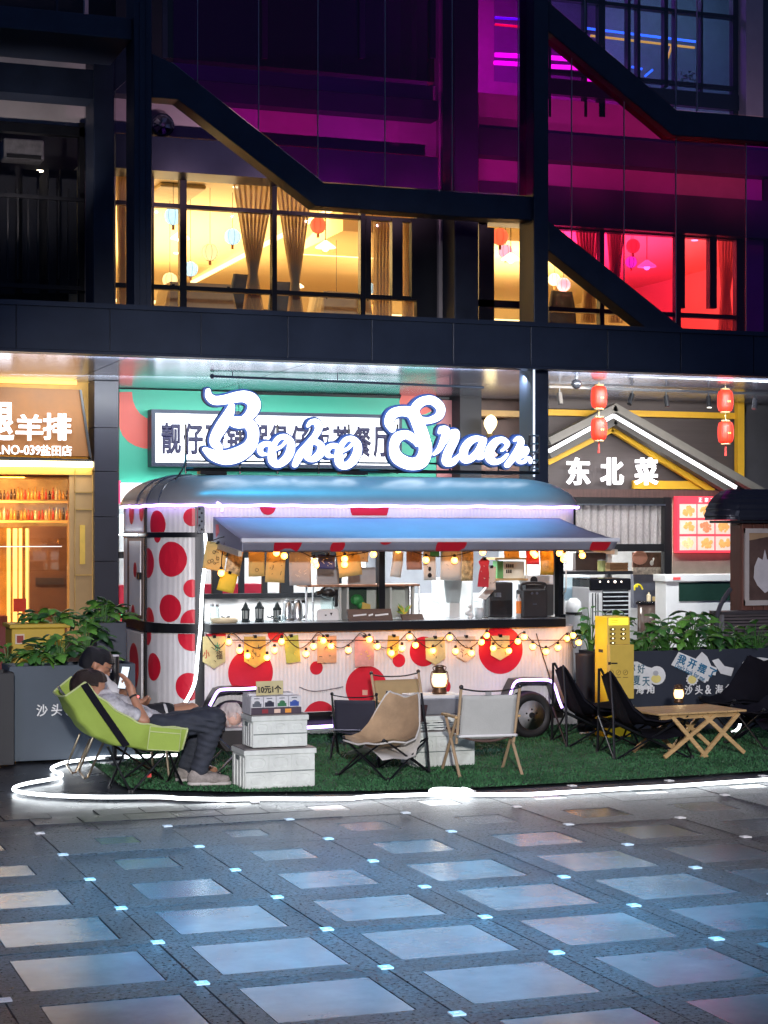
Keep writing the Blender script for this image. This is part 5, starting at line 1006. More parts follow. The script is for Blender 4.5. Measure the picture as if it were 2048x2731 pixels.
box((a.x, 14.95, ZT), (b.x, 15.12, zt)).build('body', mat('black grille cloth', (.012, .012, .016), .7, bump=.3, bscale=300), sp, bevel=.012); tube(smoothpath([(a.x+.01, 15.0, zt-.01), (a.x+.012, 15.0, zt+.055), (b.x-.012, 15.0, zt+.055), (b.x-.01, 15.0, zt-.01)]), .012, 6).build('handle', BLACK, sp)
for k in (.35, .55): MB().lathe((a.x+(b.x-a.x)*k, 14.947, zt-.03), [(.012, 0), (.012, .006)], 10, 'y').build('knob', STEEL, sp)
MB().obox((a.x+.09, 14.948, ZT+.12), (a.x+.13, 14.948, ZT+.12), .003, .006).build('badge', STEEL, sp)
c = ct(1383, 14.93); tb2 = thing('orange_bottle', 'slim bottle with an orange label left of the speaker', 'bottle', c); MB().lathe(c, [(.022, 0), (.022, .16), (.01, .19), (.01, .21)], 12).build('body', mat('pale bottle', (.6, .6, .6), .3), tb2, smooth=True); MB().lathe(c+Vector((0, 0, .04)), [(.0235, 0), (.0235, .11)], 12).build('label_band', mat('orange label', (.8, .22, .03), .5), tb2)
pr = thing('receipt_printer', 'white receipt printer with a round camera eye above the speaker', 'printer', at(1440, 1575, 15.3)); a, b = at(1402, 1578, 15.25), at(1476, 1552, 15.25); box((a.x, 15.25, a.z), (b.x, 15.4, b.z)).build('body', WHITE, pr, bevel=.008); MB().lathe(at(1424, 1566, 15.245), [(.036, 0), (.036, .01)], 16, 'y').build('lens_ring', BLACK, pr); box((a.x, 15.25, ZT), (b.x, 15.42, a.z)).build('stand', mat('charcoal casing', (.035, .037, .042), .4), pr)
sh = thing('hanging_shelf', 'small wooden shelf carrying boxed cards at the right of the window', 'shelf', at(1365, 1568, 15.3))
for y in (1508, 1564): a, b = at(1320, y, 15.2), at(1408, y, 15.2); box((a.x, 15.2, a.z-.012), (b.x, 15.4, a.z+.006)).build('board', WOODL, sh)
for px in (1324, 1403): a = at(px, 1508, 15.38); b = at(px, 1564, 15.38); tube([a, b], .007, 6).build('upright', WOODL, sh)
pb = thing('printed_box', 'white printed carton standing on the small wooden shelf', 'box', at(1365, 1562, 15.25)); a, b = at(1344, 1561, 15.22), at(1398, 1516, 15.22); box((a.x, 15.22, a.z), (b.x, 15.36, b.z)).build('carton', mat('cream carton', (.68, .66, .55), .6), pb)
for k in range(7): x = a.x+.02+.02*(k % 4); z = b.z-.035-.05*(k//4); box((x, 15.216, z-.02), (x+.013, 15.2205, z+.012)).build('lettering', BLACK, pb)
gb_ = box(at(1326, 1561, 15.24), at(1342, 1515, 15.24)+Vector((0, .1, 0))).build('green_carton', mat('green carton', (.10, .28, .10), .6)); tag1(gb_, 'narrow green carton at the left of the small shelf', 'box')
for k, (x, y, w, h, rgb, lab) in enumerate(((875, 1558, 62, 52, (.30, .30, .32), 'left plain grey card stood on the copper shelf'), (965, 1558, 78, 52, (.34, .34, .36), 'right plain grey card stood on the copper shelf'))):
    p = at(x, y+h/2, 15.12); ww = wpx(w); o = box((p.x-ww/2, 15.12, p.z+.006), (p.x+ww/2, 15.135, p.z+wpx(h))).build('grey_card', mat('grey card %d' % k, rgb, .6)); tag1(o, lab, 'card')
# ---------------------------------------------------------------- paper sheets clipped under the awning
PK = mat('kraft paper', (.66, .47, .17), .8, 0, .12, 8); PD = mat('brown ink', (.09, .055, .03), .8); PWH = mat('white paper', (.66, .65, .62), .8, 0, .08, 8); PGR = mat('grey paper', (.42, .41, .42), .8, 0, .1, 8)
PBR = mat('brown print', (.26, .15, .09), .7, 0, .5, 14); PRD = mat('red paper', (.55, .03, .05), .6); PNV = mat('navy paper', (.03, .04, .16), .6); PYL = mat('yellow paper sheet', (.80, .60, .05), .7); PCO = mat('collage print', (.55, .42, .22), .7, 0, .8, 22); PGN = mat('green label', (.04, .30, .16), .6); PBR2 = mat('mauve brown paper', (.33, .20, .17), .8, 0, .2, 8); PGD = mat('gold bottle print', (.45, .28, .04), .4, 0, .5, 16)
def sheet(px, py, w, h, m, label, tilt=0., Y=14.62, ink=PD, marks=8, shape=None, seed=0, style='line', cat='paper'):
    rr = random.Random(seed+px); c = at(px, py, Y); W_, H_ = wpx(w, Y, px), wpx(h, Y, px); t = thing('paper_sheet' if shape is None else 'paper_pennant', label, cat, c); t.rotation_euler.y = tilt
    pl = shape or [(-.5, 0), (.5, 0), (.5, -1), (-.5, -1)]
    if shape is None:
        g = MB().grid(lambda u, v: ((u-.5)*W_, .014*math.sin(u*3+seed)+.008*math.sin(v*4+seed), -v*H_), 6, 6)
    else: g = MB().prism([(x*W_, 0, z*H_) for x, z in pl], (0, .002, 0))
    g.build('sheet', m, t, world=False, solid=.0015 if shape is None else 0, orient=shape is not None, smooth=shape is None)
    for k in range(marks):
        x, z = rr.uniform(-.34, .34)*W_, -rr.uniform(.16, .78)*H_; l = rr.uniform(.06, .2)*W_; a = rr.choice((0, pi/2, .6, -.7)) if style == 'glyph' else rr.uniform(0, 3.1)
        if style == 'ring' and k % 2: P = [(x+l*.6*math.cos(q*.7), -.012, z+l*.6*math.sin(q*.7)) for q in range(10)]
        else: P = [(x-l*math.cos(a)*.5, -.012, z-l*math.sin(a)*.5), (x, -.012, z+.004), (x+l*math.cos(a)*.5, -.012, z+l*math.sin(a)*.5)]
        if shape is not None: P = [(a_, -.003, c_) for a_, b_, c_ in P]
        tube(P, .0022 if style != 'glyph' else .0032, 4).build('ink_stroke', ink, t, world=False)
    box((-.012, -.018, -.012), (.012, .016, .012)).build('clip', BLKM, t, world=False)
    return t
sheet(580, 1466, 60, 74, PK, 'kraft paper sheet with wavy brown drawing, leftmost under the awning', .16, marks=12, style='ring'); sheet(632, 1467, 40, 86, PCO, 'brown and white collage sheet beside the leftmost kraft sheet', .16, marks=6, seed=3)
sheet(612, 1546, 46, 52, PYL, 'yellow leaflet hanging low under the leftmost sheets', .25, marks=6, seed=9); sheet(683, 1484, 46, 72, PK, 'kraft sheet with a dark round stamp, third from the left', -.03, marks=2, seed=4, style='ring')
sheet(737, 1488, 56, 84, PK, 'kraft sheet with a drawn garment outline between two bulbs', .05, marks=11, seed=5); sheet(801, 1488, 62, 92, PGR, 'large grey sheet left of the navy card', 0, marks=9, ink=PWH, seed=6, style='glyph')
sheet(872, 1498, 46, 38, PNV, 'navy card with two white blocks', .05, marks=7, ink=PWH, seed=7, style='glyph'); sheet(924, 1470, 62, 86, PK, 'tilted kraft sheet right of the navy card', -.14, marks=9, seed=8, style='ring')
sheet(968, 1488, 34, 30, PWH, 'small white slip beside the window post', 0, marks=2, seed=11); sheet(1105, 1470, 46, 68, PBR2, 'mauve brown sheet right of the window post', .0, marks=12, seed=12, style='ring', ink=PBR)
sheet(1146, 1486, 34, 80, PWH, 'white sheet with a black thumb mark', 0, marks=1, seed=13); sheet(1160, 1476, 23, 28, PGN, 'green framed ticket hung over the white sheet', .08, marks=4, ink=PWH, seed=14, style='glyph')
sheet(1203, 1480, 58, 86, PWH, 'wide pale sheet of small print right of the green ticket', .02, marks=12, ink=PGR, seed=15, style='glyph'); sheet(1246, 1480, 34, 88, PCO, 'narrow collage sheet with yellow foot', 0, marks=5, ink=PYL, seed=16)
sheet(1291, 1508, 32, 76, PRD, 'red bottle shaped card', .04, marks=4, ink=PWH, seed=17, shape=[(-.2, 0), (.2, 0), (.5, -.08), (.42, -.3), (.5, -.5), (.5, -1), (-.5, -1), (-.42, -.5), (-.3, -.3), (-.5, -.12)]); sheet(1310, 1530, 30, 62, PWH, 'white sheet behind the red bottle card', 0, Y=14.7, marks=4, seed=18)
sheet(1365, 1478, 44, 30, PK, 'kraft paper packet above the small shelf', 0, marks=2, seed=19); sheet(1420, 1476, 34, 48, PRD, 'dark red packet left of the gold poster', 0, marks=1, seed=20); sheet(1458, 1484, 36, 68, PGD, 'gold poster with bottles at the right of the window', 0, marks=5, ink=PYL, seed=21); sheet(1062, 1490, 30, 68, PWH, 'white sheet hanging just right of the window post', .12, marks=1, seed=22)
c = at(1146, 1545, 14.6); MB().ball(c+Vector((0, 0, -.025)), .02, 8, 6, sy=.2).ball(c+Vector((0, 0, .03)), .014, 8, 6, sy=.2, sz=1.4).build('thumb_mark', BLACK, [o for o in bpy.data.objects if o.get('label') == 'white sheet with a black thumb mark'][0])
pent = [(-.5, 0), (.5, 0), (.5, -.78), (0, -1), (-.5, -.78)]; sq = [(-.5, 0), (.5, 0), (.5, -1), (-.5, -1)]
def film(name, rgb):
    return mat(name, rgb, .5, 0, .25, 9, alpha=.82)
FG, FO, FL, FP = film('gold film', (.72, .48, .10)), film('peach film', (.75, .42, .22)), film('lime film', (.55, .58, .10)), film('pink film', (.75, .38, .34))
FB, FY = film('pale beige film', (.62, .55, .44)), film('pale yellow film', (.68, .60, .28))
kw = dict(Y=14.80, style='glyph', cat='pennant')
p1 = sheet(571, 1716, 62, 86, FY, 'pale yellow pennant with green and black writing, leftmost under the counter', 0, shape=pent, marks=3, seed=31, **kw)
sheet(680, 1716, 60, 84, FG, 'gold pennant on the large left red dot', 0, shape=pent, marks=12, seed=32, **kw); sheet(776, 1714, 40, 72, FL, 'lime pennant hanging askew right of the large left dot', -.10, shape=sq, marks=5, ink=PYL, seed=33, **kw)
sheet(872, 1714, 54, 72, FO, 'peach pennant with a small drawing', 0, shape=sq, marks=8, seed=34, **kw); pk = sheet(972, 1716, 54, 80, FP, 'pennant with lime top and pink foot', 0, shape=sq, marks=6, ink=PYL, seed=35, **kw)
sheet(1050, 1714, 32, 62, FG, 'small gold pennant above the small red dot', .08, shape=pent, marks=3, seed=36, **kw); sheet(1160, 1718, 56, 74, FY, 'pale pennant over the cut red dot', -.04, shape=pent, marks=7, seed=37, **kw)
sheet(1243, 1716, 54, 68, FB, 'beige pennant with dark writing', 0, shape=pent, marks=12, seed=38, **kw); sheet(1334, 1714, 54, 66, FY, 'yellow tipped pennant on the large right red dot', 0, shape=pent, marks=5, seed=39, **kw)
for k, (c_, x, z, m_) in enumerate((('水', .02, -.10, PGN), ('福', .035, -.17, PD), ('小', -.075, -.16, mat('red ink', (.5, .05, .03), .7)))): text(c_, .07, m_, 'lettering', p1, org(p1)+Vector((x-.02, -.004, z-.02)), .002, bold=.001, width=.055, height=.07)
# ---------------------------------------------------------------- string lights
SOCK = mat('black lamp socket', (.03, .022, .018), .5); BG = glow('warm frosted bulb', (1, .36, .05), 11); BCORE = glow('hot filament glass', (1, .50, .13), 7)
def lights(name, label, bulbs, wires, Y, r, grp):
    t = thing(name, label, 'string lights', at(*bulbs[0], Y), grp)
    for w in wires: tube(smoothpath([at(x, y, Y) for x, y in w], 6), .0042, 5).build('wire', SOCK, t)
    pr_ = None
    for x, y in bulbs:
        p = at(x, y, Y+R.uniform(-.02, .02))-org(t)
        if pr_ is None:
            pr_ = MB().ball((0, 0, 0), r, 12, 8).build('bulb', BG, t, smooth=True, world=False); co = MB().ball((0, -r*.3, 0), r*.78, 10, 8).build('filament', BCORE, pr_, world=False, smooth=True); so = MB().lathe((0, 0, r*.7), [(r*.45, 0), (r*.5, r*.9), (r*.3, r*1.2)], 8).build('socket', SOCK, pr_, world=False); pr_.location = p
        else: dup(pr_, loc=p, parent=t)
    return t
UB = [(590, 1547), (625, 1452), (669, 1476), (737, 1493), (758, 1501), (838, 1516), (842, 1526), (919, 1509), (919, 1524), (996, 1497), (1062, 1485), (1136, 1512), (1212, 1513), (1287, 1491), (1345, 1470), (1351, 1478), (1422, 1493), (1427, 1499), (1452, 1456), (1458, 1469), (1470, 1475), (1498, 1482), (1492, 1494), (1505, 1502), (1503, 1510), (1550, 1482), (1565, 1478), (1577, 1476), (1553, 1500)]
lights('string_lights', 'string of warm globe bulbs hung under the awning', UB, [[(560, 1462), (626, 1445), (668, 1470), (737, 1482), (800, 1490), (840, 1505), (919, 1500), (996, 1488), (1062, 1476), (1136, 1500), (1212, 1500), (1287, 1480), (1348, 1462), (1424, 1484), (1455, 1452), (1500, 1474), (1550, 1472), (1585, 1464)], [(590, 1540), (592, 1500), (600, 1460)]], 14.5, .028, None)
LBU = [(610, 1730), (639, 1753), (660, 1767), (712, 1772), (732, 1752), (751, 1729), (816, 1762), (836, 1742), (862, 1727), (883, 1741), (929, 1752), (985, 1724), (1006, 1742), (1044, 1760), (1072, 1747), (1092, 1717), (1108, 1739), (1154, 1754), (1199, 1719), (1215, 1755), (1257, 1760), (1284, 1731), (1298, 1713), (1315, 1747), (1357, 1754), (1381, 1729), (1398, 1717), (1421, 1743), (1456, 1756), (1488, 1745), (1512, 1721), (1528, 1713), (1543, 1732)]
pk_ = [548, 618, 751, 850, 965, 1092, 1200, 1298, 1392, 1515, 1550]; wr = []
for a, b in zip(pk_[:-1], pk_[1:]): wr += [(a, 1706), (a+(b-a)*.25, 1732), ((a+b)/2, 1747), (a+(b-a)*.75, 1732)]
lights('string_lights', 'string of warm globe bulbs draped along the polka dot front', LBU, [wr+[(1550, 1712)], [(x, y-6) for x, y in wr[3::2]]], 14.76, .0265, None)
tag1(tube(smoothpath([at(1430, 1708, 14.84), at(1447, 1765, 14.84), at(1460, 1805, 14.84), at(1467, 1830, 14.84)]), .005, 5).build('power_cable', BLACK), 'black cable running down the polka dot front to the wheel', 'cable')
tag1(tube(smoothpath([Vector((*surf(s_at(1505), .02), at(1503, 1515, 14.9).z)), Vector((*surf(s_at(1505), .02), at(1505, 1590, 14.9).z)), Vector((*surf(s_at(1497), .02), at(1497, 1610, 14.9).z)), Vector((*surf(s_at(1498), .03), at(1498, 1675, 14.9).z))]), .006, 5).build('white_cable', mat('white cable', (.6, .6, .6), .5)), 'white cable on the right corner of the trailer', 'cable')
tag1(tube(smoothpath([at(798, 1851, 14.86), at(840, 1862, 14.86), at(915, 1850, 14.86)]), .004, 5).build('power_cable', mat('grey cord', (.2, .2, .22), .6)), 'thin grey cord sagging across the lower front of the trailer', 'cord')
# ================================================================ light rope on the ground
lp = [(472, 2032), (380, 2036), (312, 2037), (262, 2039), (211, 2046), (169, 2053), (139, 2066), (145, 2075), (163, 2082), (160, 2091), (127, 2098), (76, 2107), (44, 2116), (37, 2125), (63, 2132), (127, 2139), (253, 2144), (422, 2144), (485, 2148), (590, 2150), (700, 2149), (908, 2149), (986, 2143), (1130, 2138), (1275, 2138), (1400, 2137), (1517, 2131), (1673, 2121), (1791, 2115), (1908, 2107), (2048, 2097), (2230, 2084)]
rope = tube(smoothpath([gp(x, y, .02) for x, y in lp], 6), .0125, 8).build('light_rope', LEDW, smooth=True); tag(rope, 'long white led rope curving along the front edge of the green turf', 'led rope')
cc_ = gp(1200, 2136, .02); coil = tube([cc_+Vector(((.14+.012*math.sin(1.3*a))*math.cos(a), (.15+.02*math.sin(1.7*a))*math.sin(a), .0016*a)) for a in [k*.2 for k in range(66)]], .0125, 8).build('led_coil', LEDW, smooth=True); tag(coil, 'surplus loops of the white led rope lying on the ground', 'led rope')
l2 = tube(smoothpath([at(1850, 1978, 14.55), at(1900, 1977, 14.52), at(1945, 1974, 14.5), at(1968, 1962, 14.48), at(1976, 1942, 14.46), at(1990, 1928, 14.44)], 6), .0125, 8).build('led_rope', LEDW, smooth=True); tag(l2, 'led rope at the foot of the dark planter behind the wooden table', 'led rope')
# ================================================================ planters and plants
SLATE = mat('slate blue planter', (.052, .074, .102), .5, 0, .1, 2, .03, 60); CHALK = mat('white lettering paint', (.78, .80, .80), .6); SOIL = mat('dark soil', (.02, .015, .01), .9, 0, .4, 20)
def planter(x0, x1, Y, zt, label, m=SLATE, d=.4):
    t = thing('planter_box', label, 'planter', ((x0+x1)/2, Y+d/2, 0)); w = .03
    box((x0, Y, .01), (x1, Y+w, zt)).build('front_panel', m, t, bevel=.004); box((x0, Y+d-w, .01), (x1, Y+d, zt)).build('rear_panel', m, t)
    box((x0, Y+w, .01), (x0+w, Y+d-w, zt)).build('end_panel', m, t); box((x1-w, Y+w, .01), (x1, Y+d-w, zt)).build('end_panel', m, t)
    box((x0+w, Y+w, zt-.12), (x1-w, Y+d-w, zt-.07)).build('soil', SOIL, t); return t
pl = planter(2.16, 3.16, 14.5, .755, 'slate blue planter box with white characters behind the seated people')
BRUSH = dict(bold=.004)
x = at(97, 1930, 14.49)
for k, c_ in enumerate('沙头&海角'): text(c_, .1, CHALK, 'lettering', pl, x+Vector((.115*k, 0, 0)), .003, bold=.002, width=.088 if c_ != '&' else .075, height=.095 if c_ != '&' else .08)
x0, x1 = at(262, 1700, 15.55).x, at(340, 1700, 15.55).x; planter(x0, x1, 15.6, 1.03, 'taller dark slate planter between the pillar and the trailer end', mat('dark slate planter', (.05, .06, .085), .5), .35)
dk = planter(at(-140, 1800, 14.3).x, at(38, 1800, 14.3).x, 14.3, .72, 'black planter box at the left picture edge', mat('black planter', (.014, .015, .02), .5))
yb = thing('yellow_planter', 'yellow planter box with a dark red emblem card on its front', 'planter', at(105, 1790, 15.2)); YB = mat('mustard yellow box', (.50, .34, .03), .5, 0, .1)
a, b = at(31, 1695, 15.2), at(183, 1790, 15.2); box((a.x, 15.2, .55), (b.x-.03, 15.55, a.z)).build('body', YB, yb, bevel=.01); box((a.x-.02, 15.17, a.z), (b.x+.01, 15.58, a.z+.035)).build('rim', YB, yb, bevel=.008); box((a.x+.1, 15.3, .0), (b.x-.1, 15.5, .55)).build('stand', BLACK, yb)
a, b = at(41, 1710, 15.19), at(65, 1736, 15.19); box((a.x, 15.19, b.z), (b.x, 15.2, a.z)).build('emblem_card', mat('pale emblem card', (.6, .5, .4), .6), yb); box((a.x+.012, 15.186, b.z+.01), (b.x-.008, 15.19, a.z-.012)).build('emblem', mat('dark red emblem', (.25, .03, .02), .6), yb)
rp = planter(at(1596, 1900, 14.72).x, 10.2, 14.72, .738, 'long dark planter box with stickers behind the yellow kiosk and wooden table', mat('dark navy planter', (.024, .030, .046), .5, 0, .1, 2))
pY = 14.712; SW = mat('white sticker', (.70, .72, .72), .5)
def stick(pts, m, name='sticker', Y=pY, th=.003): return MB().prism([at(x, y, Y) for x, y in pts], (0, th, 0)).build(name, m, rp)
def ell(cx, cy, rx, ry, n=20): return [(cx+rx*math.cos(2*pi*k/n), cy+ry*math.sin(2*pi*k/n)) for k in range(n)]
stick([(1672, 1783), (1700, 1783), (1724, 1796), (1738, 1800), (1738, 1850), (1735, 1858), (1690, 1856), (1680, 1840), (1672, 1838)], SW); stick(ell(1752, 1820, 23, 25), SW, Y=pY-.0005); stick(ell(1750, 1829, 13, 11), mat('pale yellow print', (.75, .65, .22), .5), 'bird_print', pY-.004); stick(ell(1749, 1814, 7, 7), mat('soft grey print', (.4, .42, .45), .5), 'bird_print', pY-.005)
INK = mat('dark teal lettering', (.06, .16, .22), .6)
for c_, x, y in (('你', 1674, 1812), ('好', 1700, 1815), ('夏', 1688, 1846), ('天', 1713, 1849)):
    p = at(x, y, pY-.004); text(c_, .1, INK, 'lettering', rp, p, .002, bold=.0015, width=.075, height=.085)
stick([(1856, 1775), (1872, 1757), (1886, 1770), (1905, 1812), (1880, 1840), (1836, 1812)], SW, Y=pY-.001); stick([(1810, 1757), (1846, 1772), (1912, 1800), (1908, 1820), (1896, 1818), (1888, 1836), (1790, 1792)], SW, Y=pY-.004)
an = -.42
for k, c_ in enumerate('我开摆了'):
    p = at(1804+27*k, 1784+12*k, pY-.009); o = text(c_, .1, mat('blue sticker letter', (.02, .16, .30), .5), 'lettering', rp, p, .002, bold=.003, width=.085, height=.085); o.rotation_euler.y = -an*1.0 if False else .42
p = at(1799, 1798, pY-.009); o = text("Don't look for me", .06, MATS['blue sticker letter'], 'lettering', rp, p, .002, bold=.0008, width=.33, height=.05); o.rotation_euler.y = .44
stick([(1846+(17 if k % 2 else 14)*math.cos(k*pi/12), 1831+(17 if k % 2 else 14)*math.sin(k*pi/12)) for k in range(24)], SW, Y=pY-.005); stick(ell(1846, 1831, 11, 11), MATS['pale yellow print'], 'sun_print', pY-.008)
stick([(1899, 1780), (1916, 1775), (1932, 1795), (1957, 1800), (1950, 1822), (1922, 1815)], SW); stick([(1980, 1792)]+[(2024-46*math.cos(t), 1792-20*math.sin(t)) for t in [k*pi/12 for k in range(1, 12)]]+[(2068, 1792)], SW)
for xs_, st in ((1826, '沙头&海角'), (1640, '头&海角')):
    p = at(xs_, 1872, pY-.002)
    for k, c_ in enumerate(st): text(c_, .1, CHALK, 'lettering', rp, p+Vector((.105*k, 0, 0)), .002, bold=.002, width=.08 if c_ != '&' else .065, height=.085)
# leaves: broad lobed blades, each an object sharing mesh data
def leafmat(n, rgb): return mat(n, rgb, .38, 0, .4, 14, .05, 60)
LM = [leafmat('fresh leaf', (.11, .29, .045)), leafmat('green leaf', (.05, .16, .03)), leafmat('deep leaf', (.025, .085, .025))]
def leaf_mesh(m, k):
    g = MB(); n = 7
    for i in range(n+1):
        v = i/n; w = .36*math.sin(pi*v**.75)**.8*(1-.25*(i % 2)) if 0 < i < n else .01; z = .22*math.sin(v*2.2)-.30*v*v
        for s in (-1, 0, 1): g.v.append((s*w, v, z-(.12*w if s else 0)+.05*(s == 0)))
    for i in range(n):
        for s in (0, 1): a = i*3+s; g.f.append((a, a+1, a+4, a+3))
    o = g.build('leaf', m, orient=False, smooth=True); d = o.data; bpy.data.objects.remove(o); return d
LEAVES = [leaf_mesh(m, k) for k, m in enumerate(LM)]
def plant(px, py, Y, label, n=30, w=.22, h=.26, size=.13, bright=0, seed=0, grp='leafy plants in the planters', lean=0):
    rr = random.Random(seed); c = at(px, py, Y); t = thing('leafy_plant', label, 'plant', c, grp)
    g = MB()
    for k in range(n):
        a = rr.uniform(0, 2*pi); q = rr.random()**.6; e = Vector((w*q*math.cos(a)+lean*q, .7*w*q*math.sin(a), h*(1-.55*q*q)*rr.uniform(.55, 1.05)))
        g.tube([(0, 0, -.06), Vector((e.x*.5, e.y*.5, e.z*.65)), e], [.005, .004, .003], 4)
        d = LEAVES[(0 if rr.random() < bright else 1) if rr.random() < .72 else 2]; o = bpy.data.objects.new('leaf', d); COL.objects.link(o); o.parent = t; o.location = e
        s = size*rr.uniform(.5, 1.3); o.scale = (s, s, s); o.rotation_euler = (rr.uniform(-.7, .35), rr.uniform(-.5, .5), a-pi/2+rr.uniform(-.5, .5))
    g.build('stem', LM[1], t, world=False); return t
for k, a in enumerate(((155, 1790, 14.66, 'leafy plant right in front of the yellow planter box', 46, .22, .24, .15, .7), (95, 1795, 14.64, 'low plant at the left of the slate planter', 26, .15, .12, .11, .4), (235, 1792, 14.7, 'plant at the right of the slate planter behind the heads', 22, .18, .16, .12, .4),
          (275, 1698, 15.75, 'tall bright plant beside the dark pillar', 44, .20, .26, .14, .8), (228, 1750, 15.4, 'plant between the yellow box and the dark pillar', 26, .16, .26, .13, .6), (20, 1790, 14.9, 'small plant left of the yellow planter box', 18, .10, .14, .09, .6),
          (150, 1690, 15.35, 'bright plant growing inside the yellow planter box on the right', 22, .16, .14, .13, .8), (90, 1690, 15.4, 'plant inside the yellow planter box on the left', 16, .12, .12, .12, .6),
          (1575, 1760, 15.0, 'plant in the black pot beside the trailer corner', 26, .11, .42, .12, .3), (1720, 1762, 14.9, 'dark plant just right of the yellow kiosk', 30, .18, .24, .12, .2), (1775, 1762, 14.86, 'plant with broad leaves over the hello summer sticker', 36, .2, .34, .14, .6), (1845, 1762, 14.88, 'big bright plant above the tilted blue sticker', 52, .24, .40, .16, .6),
          (1905, 1765, 14.92, 'plant in front of the trailer hose', 30, .2, .34, .14, .5), (1955, 1765, 14.86, 'dark plant below the louvred trailer base', 34, .18, .20, .10, .3), (2015, 1765, 14.9, 'dark bushy plant at the right edge of the planter', 40, .2, .28, .11, .2), (1700, 1640, 18.0, 'fern in front of the white air cooler', 30, .16, .22, .12, .2))):
    if a[0] == 1700: a = (1640, 1700, 17.6)+a[3:]
    plant(*a[:3], a[3], a[4], a[5], a[6], a[7], a[8], seed=k)
bp_ = thing('tall_pot', 'tall black pot between the trailer and the yellow kiosk', 'pot', gp(1566, 1984)); c = Vector((at(1566, 1900, 14.85).x, 14.9, 0))
MB().lathe(c, [(.05, .01), (.065, .02), (.085, .70), (.09, .72), (.075, .72), (.07, .66)], 24).build('body', mat('matt black pot', (.022, .022, .028), .55), bp_, smooth=True); MB().lathe(c, [(.074, .64), (.074, .66)], 16).build('soil', SOIL, bp_); tube([c+Vector((-.1, -.1, .012)), c+Vector((.12, -.1, .012))], .012, 6).build('foot', WHITE, bp_)
tw = thing('black_tower_speaker', 'slim black tower speaker with a pale cap behind the raised phone', 'speaker', at(308, 1860, 14.35)); a, b = at(297, 1770, 14.35), at(321, 1862, 14.35)
MB().lathe(((a.x+b.x)/2, 14.4, .5), [(.036, 0), (.036, a.z-.5)], 16).build('body', BLACK, tw, smooth=False); MB().lathe(((a.x+b.x)/2, 14.4, a.z), [(.037, 0), (.033, .012)], 16).build('cap', mat('pale cap', (.6, .6, .65), .4), tw); MB().lathe(((a.x+b.x)/2, 14.4, 0), [(.02, .0), (.02, .5)], 10).build('post', BLACK, tw); MB().lathe(((a.x+b.x)/2, 14.4, .5), [(.06, -.01), (.06, .02)], 16).build('collar', PW, tw); MB().lathe(((a.x+b.x)/2, 14.4, 0), [(.08, .01), (.08, .03)], 16).build('foot', BLACK, tw)
# ================================================================ yellow power bank kiosk
ks = thing('charging_kiosk', 'tall yellow kiosk with small slots and a mustard front panel', 'kiosk', (7.34, 14.6, 0)); KY = mat('bright yellow kiosk', (.95, .70, .02), .35, 0, .05); KM = mat('mustard kiosk front', (.60, .43, .08), .4, 0, .08)
a, b = at(1619, 1664, 14.42), at(1679, 1664, 14.42); zt = a.z
box((a.x, 14.425, .01), (b.x, 14.66, zt)).build('body', KY, ks, bevel=.006); zs = at(1619, 1738, 14.4).z
box((a.x+.004, 14.405, zs), (b.x-.004, 14.426, zt-.005)).build('slot_panel', KM, ks, bevel=.003); box((a.x-.004, 14.36, .35), (b.x+.012, 14.42, zs)).build('front_panel', KM, ks, bevel=.004); box((a.x+.0, 14.40, .015), (b.x, 14.425, .2)).build('plinth', KY, ks)
s0, s1 = at(1624, 1667, 14.40), at(1675, 1685, 14.40); box((s0.x, 14.398, s1.z), (s1.x, 14.406, s0.z)).build('screen', glow('yellow screen', (.95, .85, .05), 1.1), ks)
for k in range(3): box((s0.x+.015, 14.3965, s0.z-.012-.014*k), (s0.x+.09, 14.3985, s0.z-.006-.014*k)).build('screen_line', mat('screen print', (.55, .5, .03), .5), ks)
for r_i in range(5):
    for c_i in range(2):
        p = at(1634+c_i*28, 1697+r_i*12.2, 14.40)
        if p.z > zs+.012: MB().ball((p.x, 14.402, p.z), .014, 12, 6, sx=2.1, sy=.5).build('slot', mat('dark slot', (.10, .06, .01), .4), ks); MB().ball((p.x, 14.396, p.z+.001), .007, 8, 5, sx=1.4, sy=.4).build('slot_light', glow('slot light', (1, .85, .5), 2.2 if (r_i, c_i) != (2, 1) else .3), ks)
p = at(1622, 1788, 14.358); box((p.x, 14.357, p.z-.012), (p.x+.025, 14.361, p.z+.012)).build('logo', BLACK, ks); box((p.x+.03, 14.357, p.z-.006), (p.x+.09, 14.361, p.z+.006)).build('logo', BLACK, ks)
for k in range(3):
    c = at(1630+19*k, 1812, 14.357); MB().tube([c+Vector((.022*math.cos(t), 0, .022*math.sin(t))) for t in [q*.4 for q in range(17)]], .002, 4).obox(c+Vector((-.01, 0, -.008)), c+Vector((.008, 0, .01)), .003, .004).build('icon', mat('brown icon', (.16, .11, .03), .6), ks); box(c+Vector((-.025, -.001, -.045)), c+Vector((.025, .001, -.04))).build('icon_caption', MATS['brown icon'], ks)
box((a.x-.003, 14.5, at(1600, 1759, 14.5).z), (a.x+.001, 14.58, at(1600, 1751, 14.5).z)).build('side_slot', BLACK, ks)
